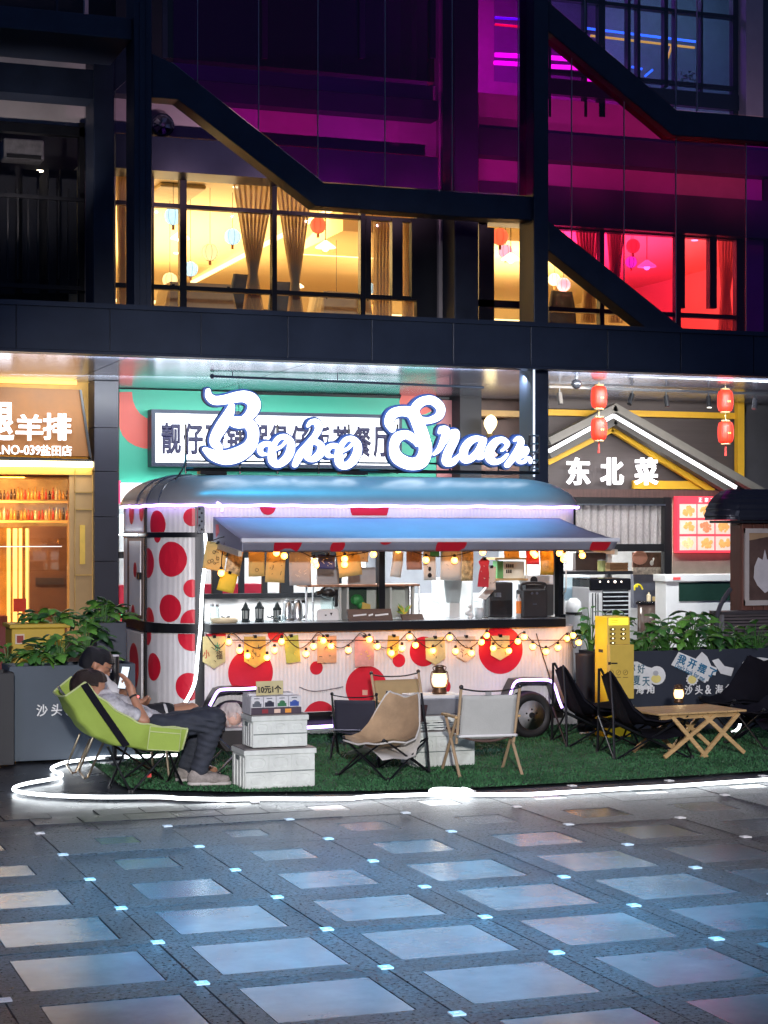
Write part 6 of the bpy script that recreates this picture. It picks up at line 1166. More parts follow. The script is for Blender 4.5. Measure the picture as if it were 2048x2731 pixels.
# ================================================================ folding crates
CRT = mat('off white crate plastic', (.66, .70, .66), .4, 0, .14, 7); CRD = mat('crate shadow gap', (.18, .22, .21), .6)
def rrect(x0, z0, x1, z1, r, n=5):
    P = []; r = min(r, .48*(x1-x0), .48*(z1-z0))
    for cx, cz, t0 in ((x1-r, z1-r, 0), (x0+r, z1-r, pi/2), (x0+r, z0+r, pi), (x1-r, z0+r, 1.5*pi)):
        P += [(cx+r*math.cos(t0+pi/2*k/n), cz+r*math.sin(t0+pi/2*k/n)) for k in range(n+1)]
    return P
def crate(loc, w, d, h, label, grp='folding plastic crates'):
    t = thing('folding_crate', label, 'crate', loc, grp)
    box((.006, .006, .004), (w-.006, d, h-.03)).build('body', CRT, t, world=False, bevel=.006); box((-.004, -.004, h-.045), (w+.004, d+.004, h-.008)).build('rim', CRT, t, world=False, bevel=.006); box((.004, .004, h-.008), (w-.004, d-.004, h)).build('lid', mat('grey brown lid', (.20, .18, .17), .6), t, world=False, bevel=.003)
    hm = (h-.045)/2
    for k in range(3):
        for r in range(2):
            x0 = .014+(w-.028)/3*k; z0 = .008+hm*r; x1 = x0+(w-.028)/3-.006; z1 = z0+hm-.010
            g = MB(); P = rrect(x0, z0, x1, z1, .006); Q = rrect(x0+.022, z0+.018, x1-.022, z1-.018, .032); n = len(P)
            for pts, y in ((P, -.004), (Q, -.004), (rrect(x0+.026, z0+.022, x1-.026, z1-.022, .03), .005), (rrect(x0+.032, z0+.028, x1-.032, z1-.028, .028), .005), (rrect(x0+.036, z0+.032, x1-.036, z1-.032, .026), -.003), (P, .008)): g.v += [(x, y+.006, z) for x, z in pts]
            for a in range(4):
                for q in range(n): l = (q+1) % n; g.f.append((a*n+q, a*n+l, (a+1)*n+l, (a+1)*n+q))
            g.f.append(tuple(range(4*n, 5*n))); g.f += [(5*n+q, 5*n+(q+1) % n, (q+1) % n, q) for q in range(n)]
            g.build('front_panel', CRT, t, world=False)
    box((.012, .0, hm+.0), (w-.012, .0065, hm+.006)).build('fold_gap', CRD, t, world=False)
    for k in range(4): y = .05+(d-.1)*k/3; box((-.003, y-.02, .01), (.007, y+.02, h-.06)).build('side_rib', CRT, t, world=False)
    box((-.0055, d/2-.045, h-.085), (-.002, d/2+.045, h-.055)).build('handle_hole', CRD, t, world=False); return t
C1 = gp(652, 2127); crate(C1, .525, .34, .285, 'larger off white folding crate on the turf, bottom of the left stack')
C2 = at(672, 2017, C1.y+.03); C2.z = .285; crate(C2, .415, .27, .235, 'smaller off white folding crate stacked on the larger one')
C3 = gp(1108, 2068); crate(C3, .50, .34, .28, 'off white folding crate behind the grey backed chair'); C4 = C3+Vector((.01, .03, .28)); crate(C4, .40, .28, .12, 'flat off white crate under the grey metal box')
mb_ = thing('metal_box', 'grey metal box with a white lid carrying the camp lantern', 'box', C4+Vector((0, 0, .12))); o_ = C4+Vector((.0, .02, .12)); box(o_, o_+Vector((.40, .26, .125))).build('body', mat('dull grey metal', (.30, .31, .34), .35, .6, .15), mb_, bevel=.006); box(o_+Vector((-.005, -.005, .125)), o_+Vector((.405, .265, .15))).build('lid', WHITE, mb_, bevel=.004)
def camplamp(c, s, label, warm=True):
    t = thing('camp_lantern', label, 'lantern', c, 'glowing camp lanterns'); BR = mat('bronze lantern metal', (.14, .075, .04), .4, .6)
    MB().lathe((0, 0, 0), [(.062*s, 0), (.066*s, .02*s), (.055*s, .05*s), (.058*s, .062*s)], 20).build('base', BR, t, smooth=True, world=False)
    MB().lathe((0, 0, .062*s), [(.048*s, 0), (.064*s, .035*s), (.066*s, .07*s), (.052*s, .12*s)], 20).build('glass', glow('lantern glass', (1, .62, .24), 3.2), t, smooth=True, world=False)
    MB().ball((0, -.03*s, .115*s), .04*s, 12, 8, sz=1.2).build('flame', glow('lantern flame', (1, .80, .5), 14), t, smooth=True, world=False)
    MB().lathe((0, 0, .182*s), [(.06*s, 0), (.062*s, .012*s), (.045*s, .03*s), (.035*s, .05*s), (.045*s, .055*s), (.045*s, .06*s)], 20).build('cap', BR, t, smooth=True, world=False)
    for sx in (-1, 1): tube(smoothpath([(sx*.062*s, 0, .05*s), (sx*.083*s, 0, .11*s), (sx*.075*s, 0, .185*s), (sx*.05*s, 0, .20*s)]), .005*s, 6).build('side_tube', BR, t, world=False)
    tube(smoothpath([(-.05*s, 0, .20*s), (-.06*s, 0, .235*s), (0, 0, .25*s), (.06*s, 0, .235*s), (.05*s, 0, .20*s)]), .004*s, 6).build('bail', BR, t, world=False); return t
cl = at(1172, 1876, o_.y+.12); camplamp(Vector((cl.x, o_.y+.12, o_.z+.15)), .88, 'glowing bronze camp lantern on the grey metal box')
# toy carton, price card, bag and black side table
tc = thing('toy_carton', 'printed cardboard display of small toy boxes on the upper crate', 'carton', C2+Vector((.02, .03, .235))); o_ = C2+Vector((.0, .025, .236)); TW = mat('printed white carton', (.60, .60, .62), .5, 0, .15, 30); TD = mat('dark purple carton', (.06, .04, .06), .5)
box(o_, o_+Vector((.37, .22, .045))).build('tray', TD, tc); box(o_+Vector((-.002, .0, 0)), o_+Vector((.0, .22, .12))).build('side_panel', TW, tc)
for k in range(4):
    q = o_+Vector((.004+.092*k, .006, .047)); box(q, q+Vector((.088, .09, .078))).build('toy_box', TW, tc, bevel=.002)
    box(q+Vector((.008, -.001, .006)), q+Vector((.074, .002, .03+.008*(k % 2)))).build('car_print', [mat('grey car print', (.10, .11, .13), .5), mat('black car print', (.02, .02, .04), .5), mat('green car print', (.03, .15, .06), .5), mat('blue car print', (.03, .07, .30), .5)][k], tc); MB().ball(q+Vector((.042, -.001, .034)), .022, 10, 6, sy=.1, sz=.7).build('car_print', [MATS['grey car print'], MATS['black car print'], MATS['green car print'], MATS['blue car print']][k], tc); box(q+Vector((.02, -.001, .062)), q+Vector((.06, .001, .068))).build('caption_print', MATS['grey car print'], tc)
for k, (x, mm) in enumerate(((.08, mat('dark red print', (.25, .02, .03), .5)), (.17, mat('pale print', (.7, .5, .4), .5)), (.25, mat('orange print', (.7, .28, .04), .5)))): box(o_+Vector((x, -.002, .008)), o_+Vector((x+.045, .001, .036))).build('tray_print', mm, tc)
box(o_+Vector((-.0, .10, .046)), o_+Vector((.34, .215, .14))).build('rear_box', TW, tc); MB().prism([o_+Vector(p) for p in ((-.003, .006, .045), (.0, .09, .045), (.0, .09, .15), (-.003, .03, .12))], (.003, 0, 0)).build('side_panel', TW, tc)
pcd = thing('price_card', 'hand written yellow price card in the toy display', 'card', o_+Vector((.06, .09, .126))); q = o_+Vector((.062, .085, .127)); MB().prism([q+Vector(p) for p in ((0, 0, 0), (.20, 0, .004), (.205, .02, .10), (.005, .02, .098))], (0, .004, 0)).build('card', mat('manila card', (.52, .46, .24), .7), pcd); q2 = q+Vector((.016, -.006+.008, .016))
o = text('10元1个', .08, mat('black marker', (.015, .012, .012), .6), 'lettering', pcd, q2+Vector((0, -.010, 0)), .003, bold=.0022, width=.17, height=.055); o.rotation_euler.x = pi/2-.18
st = thing('side_table', 'low black folding side table left of the crates', 'table', gp(612, 2075)); a, b = gp(575, 1962, .36), gp(650, 1955, .36); z = .36
TT = mat('dark table cloth', (.03, .027, .03), .7); Yt = C1.y+.5; a = at(560, 1965, Yt); a.z = .38; box((a.x, Yt, .365), (a.x+.42, Yt+.36, .385)).build('table_top', mat('pale table edge', (.45, .45, .48), .4), st, bevel=.004)
MB().prism([(a.x+.01, Yt+.005, .364), (a.x+.40, Yt+.005, .364), (a.x+.33, Yt+.005, .20), (a.x+.12, Yt+.005, .22)], (0, .33, 0)).build('storage_sling', TT, st)
for sy in (0, .34):
    for p, q in (((.0, .0), (.36, .36)), ((.38, 0), (.02, .36))): tube([(a.x+p[0], Yt+sy, .012), (a.x+q[0], Yt+sy, q[1])], .009, 6).build('leg', STEEL, st)
pb_ = thing('plastic_bag', 'crumpled translucent plastic bag with pale pink things on the side table', 'bag', (a.x+.16, Yt+.1, .385)); g = MB(); rr = np.random.RandomState(5)
def bagf(u, v): t = 2*pi*u; r = .085*math.sin(pi*min(1, .12+v*.8))**.6*(1+.16*math.sin(5*t+7*v)+.1*math.sin(11*t-5*v)); return (a.x+.19+r*math.cos(t), Yt+.12+r*.8*math.sin(t), .388+.17*v)
MB().grid(bagf, 40, 16).build('film', mat('milky bag film', (.75, .68, .66), .3, alpha=.55, bump=.4, bscale=40), pb_, smooth=True, orient=False); MB().ball((a.x+.2, Yt+.10, .445), .06, 12, 9, sz=.9).ball((a.x+.15, Yt+.13, .43), .045, 10, 8).build('contents', mat('pale pink tissue', (.72, .45, .36), .8, bump=.5, bscale=30), pb_, smooth=True)
bx = box((a.x+.01, Yt+.05, .386), (a.x+.10, Yt+.2, .41)).build('phone_box', mat('pale box', (.6, .62, .66), .5)); tag(bx, 'flat pale box on the left of the black side table', 'box')
# ================================================================ camp chairs
def bucket_chair(name, label, inner, outer, loc, rz, s=1., grp=None):
    t = thing(name, label, 'camp chair', loc, grp, rz)
    C_ = [(.30, .30), (.20, .265), (.05, .24), (-.10, .25), (-.19, .32), (-.26, .46), (-.31, .60), (-.335, .655)]; E_ = [(.29, .335, .20), (.20, .345, .25), (.06, .325, .29), (-.08, .345, .29), (-.17, .42, .265), (-.24, .545, .225), (-.30, .65, .18), (-.33, .69, .15)]
    def fn(off):
        def f(u, v):
            k = v*(len(C_)-1); i = min(int(k), len(C_)-2); q = k-i; L_ = lambda A: [A[i][n]*(1-q)+A[i+1][n]*q for n in range(len(A[0]))]
            c, e = L_(C_), L_(E_); y = (u-.5)*2; w = abs(y)**2.2; cr = .011*math.sin(23*v+5*y)*(1-abs(y)); off_ = off*(1+3.2*w)
            return (s*(c[0]+(e[0]-c[0])*w-off*.6*(v > .5)), s*e[2]*y*(1+.04*(1-abs(y))), s*(c[1]+(e[1]-c[1])*w+cr-off_*(1 if v < .45 else max(0, 1-(v-.45)*2.2))))
        return f
    MB().grid(fn(0), 20, 28).build('seat', inner, t, world=False, smooth=True, orient=False); MB().grid(fn(.040), 20, 28).build('outer_shell', outer, t, world=False, smooth=True, orient=False)
    bd = MB()
    for u in (0, 1): bd.tube([fn(.006)(u, v/28) for v in range(29)], .009*s, 6)
    bd.tube([fn(.006)(u/20, 0) for u in range(21)], .009*s, 6).tube([fn(.006)(u/20, 1) for u in range(21)], .009*s, 6); bd.build('piping', outer, t, world=False, smooth=True)
    P = lambda x, y, z: (x*s, y*s, z*s)
    for y in (-1, 1):
        tube([P(-.33, y*.27, 0), P(-.33, y*.24, .34), P(-.34, y*.18, .69)], .011*s, 8).build('rear_pole', BLKM, t, world=False)
        tube([P(.30, y*.27, 0), P(-.33, y*.25, .30)], .009*s, 6).build('cross_leg', BLKM, t, world=False); tube([P(-.31, y*.28, 0.01), P(.28, y*.22, .335)], .009*s, 6).build('cross_leg', BLKM, t, world=False)
        tube([P(.31, y*.26, 0), P(.28, -y*.21, .33)], .009*s, 6).build('front_leg', BLKM, t, world=False); tube([P(-.33, y*.27, .01), P(-.33, -y*.24, .30)], .009*s, 6).build('rear_leg', BLKM, t, world=False)
        for x in (.305, -.33): MB().lathe(P(x, y*.268, 0), [(.016*s, 0), (.016*s, .02*s), (.01*s, .03*s)], 8).build('foot', BLACK, t, world=False)
        MB().ball(P(.28, y*.21, .335), .016*s, 8, 6).build('joint', BLACK, t, world=False)
    return t
TANF = mat('tan canvas', (.42, .29, .17), .85, 0, .25, 5, .15, 60); WCF = mat('white canvas', (.60, .58, .54), .8, 0, .10, 5, .15, 60); BCF = mat('black canvas', (.008, .008, .013), .9, 0, .2, 8, .2, 80, spec=.12)
f0, f1 = gp(962, 2098), gp(1130, 2098); wc_ = bucket_chair('bucket_chair', 'low bucket camp chair with tan inside and white outside', TANF, WCF, ((f0.x+f1.x)/2+.01, (f0.y+f1.y)/2+.24, .006), pi+.62, .86)
box((-.30, -.10, .47), (-.285, .10, .60)).build('dark_patch', mat('dark brown mesh', (.06, .03, .035), .8), wc_, world=False).rotation_euler.y = -.3
def bchair(px, py, rz, label, s=1.): c = gp(px, py); return bucket_chair('bucket_chair', label, BCF, BCF, (c.x, c.y, .006), rz, s, 'black camp chairs on the turf')
bchair(1590, 2003, -.20, 'black camp chair nearest the trailer wheel, before the kiosk', .98); bchair(1722, 2035, -.22, 'black camp chair in front of the kiosk and left of the wooden table', 1.0)
bchair(1968, 1978, pi+.30, 'black camp chair behind the wooden table, its back to the planter', .98); bchair(2062, 2008, pi+.15, 'black camp chair cut by the right picture edge', .98)
def director_chair(label, fab, wood, cap, loc, rz, s=1., seatm=None):
    t = thing('folding_armchair', label, 'folding chair', loc, 'folding armchairs with a sling back', rz); P = lambda x, y, z: (x*s, y*s, z*s)
    bk = lambda u, v: P(-.235+.47*u, -.13-.10*v-.02*math.sin(pi*u)*1, .30+.37*v); MB().grid(bk, 12, 10).build('backrest', fab, t, world=False, smooth=True, solid=.012, orient=False)
    MB().grid(lambda u, v: P(-.24+.48*u, -.15+.40*v, .325-.05*math.sin(pi*u)*(1-.3*v)+.03*v), 12, 10).build('seat', seatm or fab, t, world=False, smooth=True, solid=.014, orient=False)
    for sx in (-1, 1):
        tube([P(sx*.25, -.10, .26), P(sx*.255, -.255, .735)], .013*s, 8).build('back_post', wood if cap else STEEL, t, world=False); MB().ball(P(sx*.255, -.257, .742), .02*s, 8, 6).build('post_cap', BLACK, t, world=False)
        tube([P(sx*.27, .26, 0), P(sx*.27, .24, .02), P(sx*.262, -.14, .47)], .013*s, 8).build('front_leg', wood, t, world=False); tube([P(sx*.27, -.27, 0), P(sx*.27, -.25, .02), P(sx*.262, .18, .47)], .013*s, 8).build('rear_leg', wood, t, world=False)
        MB().obox(P(sx*.265, -.18, .485), P(sx*.265, .24, .475), .045*s, .022*s).build('armrest', WOODL if wood is not BLKM else BLACK, t, world=False, bevel=.006)
        MB().obox(P(sx*.25, -.18, .325), P(sx*.25, .26, .335), .02*s, .02*s).build('side_rail', STEEL, t, world=False)
    tube(smoothpath([P(-.25, -.252, .728), P(-.1, -.25, .705), P(.1, -.25, .705), P(.25, -.252, .728)]), .007*s, 6).build('top_cord', BLACK, t, world=False); tube([P(-.25, .25, .335), P(.25, .25, .335)], .012*s, 8).build('seat_bar', WHITE if cap else STEEL, t, world=False); tube([P(-.25, -.17, .325), P(.25, -.17, .325)], .012*s, 8).build('seat_bar', WHITE if cap else STEEL, t, world=False); return t
LG = mat('pale grey canvas', (.46, .47, .45), .85, 0, .06, 6, .15, 90); KH = mat('khaki canvas', (.42, .30, .15), .85, 0, .10, 6, .15, 90); WDL = mat('pale ash wood', (.46, .33, .20), .5, 0, .15, 8)
c = gp(1284, 2080); director_chair('pale grey backed folding chair with wooden legs seen from behind', LG, WDL, True, (c.x, c.y+.0, .006), -.10, .89, mat('brown seat cloth', (.10, .06, .05), .8)); box((-.05, -.262, .60), (-.005, -.256, .625)).build('label_patch', mat('grey patch', (.3, .3, .3), .7), [o for o in bpy.data.objects if o.get('label', '').startswith('pale grey backed')][0], world=False)
c = gp(1086, 2026); director_chair('khaki folding chair facing out beside the camp lantern', KH, WDL, True, (c.x, c.y, .006), pi+.12, .86)
c = gp(948, 2040); bc_ = director_chair('small dark folding chair with a red gap in its back, left of the khaki chair', mat('navy canvas', (.03, .03, .05), .8), BLKM, False, (c.x+.02, c.y, .006), -.50, .70); box((.08, -.262, .52), (.12, -.256, .56)).build('badge', mat('pale red badge', (.7, .35, .25), .6), bc_, world=False)
# ================================================================ wooden roll table with lamp
zt = .37; A_, B_, D_ = gp(1806, 1922, zt), gp(1992, 1913, zt), gp(1744, 1892, zt)
ux = (B_-A_); L_ = ux.length; ux.normalize(); uy = Vector((-ux.y, ux.x, 0)); W_ = .55; wt = thing('roll_top_table', 'low pale wooden roll top table with crossed legs', 'table', (A_.x, A_.y, .006)); rzt = math.atan2(ux.y, ux.x); wt.rotation_euler.z = rzt; wt['label'] = 'low pale wooden roll top table with crossed legs'
n = 9
for k in range(n): x0 = -.18+(L_+.18)*k/n; box((x0+.002, 0, zt-.016), (x0+(L_+.18)/n-.002, W_, zt)).build('slat', WOODL, wt, world=False, bevel=.003)
for y in (.05, W_-.08): box((-.12, y, zt-.055), (L_-.05, y+.03, zt-.018)).build('rail', WOODL, wt, world=False)
for y in (.03, W_-.06):
    for p, q in (((-.10, .02), (.40, zt-.03)), ((.30, .0), (-.02, zt-.03)), ((.25, .0), (.62, zt-.03)), ((.66, .02), (.28, zt-.03))):
        MB().obox((p[0], y, p[1]), (q[0], y+.02, q[1]), .02, .032).build('leg', WOODL, wt, world=False)
lc = gp(1810, 1893, zt+.006); camplamp(lc, .62, 'small glowing camp lantern on the wooden roll top table')
# ================================================================ dark wooden trailer at the right edge
T2 = thing('wooden_trailer', 'dark trailer with arched black roof, brown boards and louvred base', 'food trailer', (9.4, 16.4, 0)); Y2 = 15.9; BRD = mat('red brown boards', (.14, .055, .04), .5, 0, .25, 5, stretch=(6, 6, .5)); ROF = mat('black corrugated roof', (.03, .032, .045), .3, .5)
x0 = at(1978, 1600, Y2).x; z0, z1 = at(1948, 1652, Y2).z, at(1948, 1405, Y2).z
for k in range(14): a = x0+.125*k; box((a+.003, Y2, z0), (a+.122, Y2+.03, z1)).build('board', BRD, T2, bevel=.004)
box((x0, Y2+.03, .2), (x0+1.8, Y2+.22, z1)).build('body', BRD, T2)
RX = at(1930, 1400, Y2-.12).x; rz0, rz1 = at(1896, 1405, Y2-.12).z, at(2000, 1325, Y2+.3).z
RP = [(RX+2.4, Y2-.12), (RX+1.2, Y2-.12), (RX+.18, Y2-.12)]+arc(RX+.18, Y2+.06, .18, .18, 1.5*pi, pi, 6)+[(RX, Y2+.16), (RX, Y2+.26)]
def rf2(u, v):
    k = u*(len(RP)-1)*.9999; i = int(k); q = k-i; x = RP[i][0]+(RP[i+1][0]-RP[i][0])*q; y = RP[i][1]+(RP[i+1][1]-RP[i][1])*q; t = v*pi/2; w = 1-math.cos(t); rb = .008*math.sin(v*44)
    return (x+(.30*w+rb)*max(0, 1-max(0, x-RX)/1.1), y+(.30*w)*max(0, 1-(y-Y2+.12)/.38), rz0+(rz1-rz0)*math.sin(t)+rb)
MB().grid(rf2, 11*4, 50).build('roof', ROF, T2, smooth=True)
box((RX+.05, Y2-.10, rz0-.03), (RX+2.4, Y2+.24, rz0-.005)).build('eave', BLACK, T2)
f0, f1 = at(1986, 1428, Y2-.02), at(2085, 1632, Y2-.02); FW = mat('pale picture frame', (.50, .46, .44), .5)
box((f0.x, Y2-.03, f1.z), (f0.x+.045, Y2, f0.z)).build('frame', FW, T2); box((f0.x, Y2-.032, f0.z-.045), (f1.x, Y2, f0.z)).build('frame', FW, T2); box((f0.x, Y2-.032, f1.z), (f1.x, Y2, f1.z+.05)).build('frame', FW, T2); box((f0.x+.045, Y2-.015, f1.z+.05), (f1.x, Y2-.002, f0.z-.045)).build('picture', mat('dark brown print', (.10, .06, .05), .5, 0, .3, 6), T2)
MB().prism([at(x, y, Y2-.018) for x, y in ((2012, 1530), (2022, 1505), (2034, 1512), (2040, 1484), (2046, 1512), (2060, 1500), (2066, 1560), (2058, 1590), (2040, 1600), (2020, 1580), (2010, 1560))], (0, .003, 0)).build('pale_blob_print', mat('pale print white', (.62, .60, .62), .6), T2); MB().prism([at(x, y, Y2-.018) for x, y in ((1995, 1440), (2060, 1436), (2060, 1448), (1998, 1460))], (0, .003, 0)).build('banner_print', mat('tan print', (.42, .28, .16), .6), T2)
bx0, bx1 = at(1925, 1655, Y2-.2), at(1898, 1745, Y2-.2); 
for k in range(16): z = bx0.z-.01-k*.032; box((bx0.x+.02, Y2-.2, z-.024), (bx0.x+2.2, Y2-.17, z)).build('louvre', mat('grey brown louvre', (.10, .085, .09), .45, 0, .1), T2, bevel=.003)
box((bx0.x, Y2-.17, .05), (bx0.x+2.2, Y2+.02, bx0.z)).build('base', BLACK, T2); box((bx0.x-.01, Y2-.22, bx0.z-.01), (bx0.x+2.2, Y2+.02, bx0.z+.02)).build('ledge', mat('dark ledge', (.05, .045, .05), .5), T2); box((bx0.x-.01, Y2-.21, .05), (bx0.x+.02, Y2-.16, bx0.z)).build('side_frame', mat('grey frame', (.2, .2, .22), .5), T2)
tag(tube(smoothpath([at(1948, 1590, 15.6), at(1925, 1625, 15.5), at(1912, 1665, 15.4), at(1912, 1705, 15.3), at(1916, 1735, 15.25)]), .022, 8).build('hose', mat('dark grey hose', (.06, .06, .07), .5, 0, .2), smooth=True), 'dark ribbed hose looping down from the wooden trailer', 'hose')
# ================================================================ green lounge chair, steel chair and the two seated people
YN, YF_ = 12.58, 13.08
GRNF = mat('lime green canvas', (.30, .42, .07), .8, 0, .07, 4, .12, 70); GPI = mat('pale green piping', (.50, .58, .26), .7)
lc_ = thing('lounge_chair', 'reclined lime green camp lounge chair with a side pocket', 'camp chair', (2.95, 12.8, .006))
Nn = [(226, 1838), (262, 1874), (304, 1907), (359, 1941), (401, 1952), (455, 1958), (501, 1961)]; Bn = [(172, 1876), (198, 1922), (226, 1963), (262, 1990), (312, 2008), (397, 2021), (484, 2021)]
NP_ = [at(x, y, YN) for x, y in Nn]; BP_ = [at(x, y, YN+.04) for x, y in Bn]
def lerp(P, v): k = v*(len(P)-1); i = min(int(k), len(P)-2); q = k-i; a, b, c, d = P[max(i-1, 0)], P[i], P[i+1], P[min(i+2, len(P)-1)]; return .5*((2*b)+(c-a)*q+(2*a-5*b+4*c-d)*q*q+(3*b-a-3*c+d)*q**3)
def sling(u, v):
    n, b = lerp(NP_, v), lerp(BP_, v); d = YF_-YN; dn = Vector((0, d, 0)); m_ = (n+b)/2+Vector((-.012, -.02, -.012)); cr = .004*math.sin(31*v+9*u)
    if u < .4: q = u/.4; p = (n*(1-q)**2+m_*2*q*(1-q)+b*q*q)
    elif u < .6: q = (u-.4)/.2; p = b+Vector((0, .04+(d-.12)*q, -.01*math.sin(pi*q)))
    else: q = (1-u)/.4; p = (n*(1-q)**2+m_*2*q*(1-q)+b*q*q)+Vector((0, d-.08*q, 0))+Vector((0, .04*q*(1-q)*2, 0))
    return p+Vector((cr, 0, cr))
MB().grid(sling, 40, 40).build('sling', GRNF, lc_, smooth=True, orient=False)
for u, n_ in ((0, 'piping'), (1, 'piping')): tube([sling(u, v/30) for v in range(31)], .007, 6).build(n_, GPI, lc_, smooth=True)
tube([sling(u/30, 0) for u in range(31)], .007, 6).build('piping', GPI, lc_); tube([sling(u/30, 1) for u in range(31)], .007, 6).build('piping', GPI, lc_)
bq = [at(x, y, YN-.03) for x, y in ((222, 1842), (262, 1900), (300, 1955), (337, 2010))]; g = MB()
for s_, off in ((0, -8), (1, 9)): pass
g.grid(lambda u, v: lerp([at(x-9+18*u, y+(4-8*u), YN-.034) for x, y in ((224, 1843), (262, 1900), (300, 1955), (337, 2008))], v), 2, 16).build('pole_sleeve', BCF, lc_, solid=.006, orient=False)
pk = [at(x, y, YN-.035) for x, y in ((401, 1955), (483, 1963), (477, 2022), (393, 2017))]; MB().prism(pk, (0, .012, 0)).build('side_pocket', GRNF, lc_, bevel=.004); tube(pk+[pk[0]], .0045, 6).build('pocket_piping', GPI, lc_); tube([at(400, 1969, YN-.037), at(482, 1976, YN-.037)], .0045, 6).build('pocket_piping', GPI, lc_)
MB().prism([at(x, y, YN+.02) for x, y in ((484, 1966), (500, 1962), (503, 1972), (496, 1998), (483, 2002))], (0, .44, 0)).build('front_lining', BCF, lc_)
for p, q, Y in (((292, 2116), (337, 2012), 12.60), ((346, 2128), (287, 2010), 12.50), ((354, 2128), (440, 2030), 12.52), ((447, 2102), (478, 2028), 12.60), ((486, 2112), (451, 2030), 12.56), ((436, 2098), (350, 2006), 12.66), ((330, 2094), (420, 2026), 13.0), ((420, 2086), (300, 2004), 13.02), ((470, 2086), (452, 2026), 13.02)):
    a, b = at(*p, Y), at(*q, Y); a = gp(*p, .014) ; tube([a, b], .0085, 7).build('leg', BLKM, lc_); MB().lathe((a.x, a.y, 0), [(.014, .0), (.014, .02)], 8).build('foot', BLACK, lc_)
tube(smoothpath([at(173, 1874, YN+.2), at(163, 1862, YN+.2), at(155, 1849, YN+.2)]), .009, 6).build('pole_tip', STEEL, lc_); box(at(392, 2092, 12.6), at(404, 2082, 12.6)+Vector((0, .01, 0))).build('red_tag', mat('red tag', (.7, .06, .05), .6), lc_)
# second chair: bent steel legs, beige sling
sc_ = thing('steel_chair', 'beige folding chair with bent steel legs behind the green lounge chair', 'folding chair', (3.0, 13.4, .006), 'folding armchairs with a sling back'); PS = mat('pale bronze steel', (.50, .40, .28), .3, .9, .1)
for Y, dx in ((13.22, 0), (13.72, -36)):
    tube(smoothpath([at(249+dx, 1984-(8 if dx else 0), Y), gp(211+dx*.9, 2074-(14 if dx else 0), .02)+Vector((0, 0, .0))], 3)+[gp(226+dx*.9, 2095-(14 if dx else 0), .014)]+smoothpath([gp(234+dx*.9, 2092-(14 if dx else 0), .014), at(276+dx, 1998-(8 if dx else 0), Y)], 3), .009, 7).build('leg', PS, sc_)
b0 = at(232, 1850, 13.2); b1 = at(268, 1975, 13.2); b2 = at(440, 1962, 13.2)
MB().add([b0, b1, b1+Vector((0, .52, 0)), b0+Vector((0, .52, 0))], [(0, 1, 2, 3)]).build('backrest', KH, sc_, solid=.012); MB().add([b1, b2, b2+Vector((0, .52, 0)), b1+Vector((0, .52, 0))], [(0, 1, 2, 3)]).build('seat', KH, sc_, solid=.012)
for Y in (13.2, 13.72): tube([b0+Vector((-.02, Y-13.2, 0)), b1+Vector((-.02, Y-13.2, 0)), b2+Vector((0, Y-13.2, -.01))], .011, 7).build('frame_tube', PS, sc_); tube([b2+Vector((0, Y-13.2, -.01)), Vector((b2.x+.03, b2.y+Y-13.2, .01))], .010, 7).build('leg', PS, sc_)
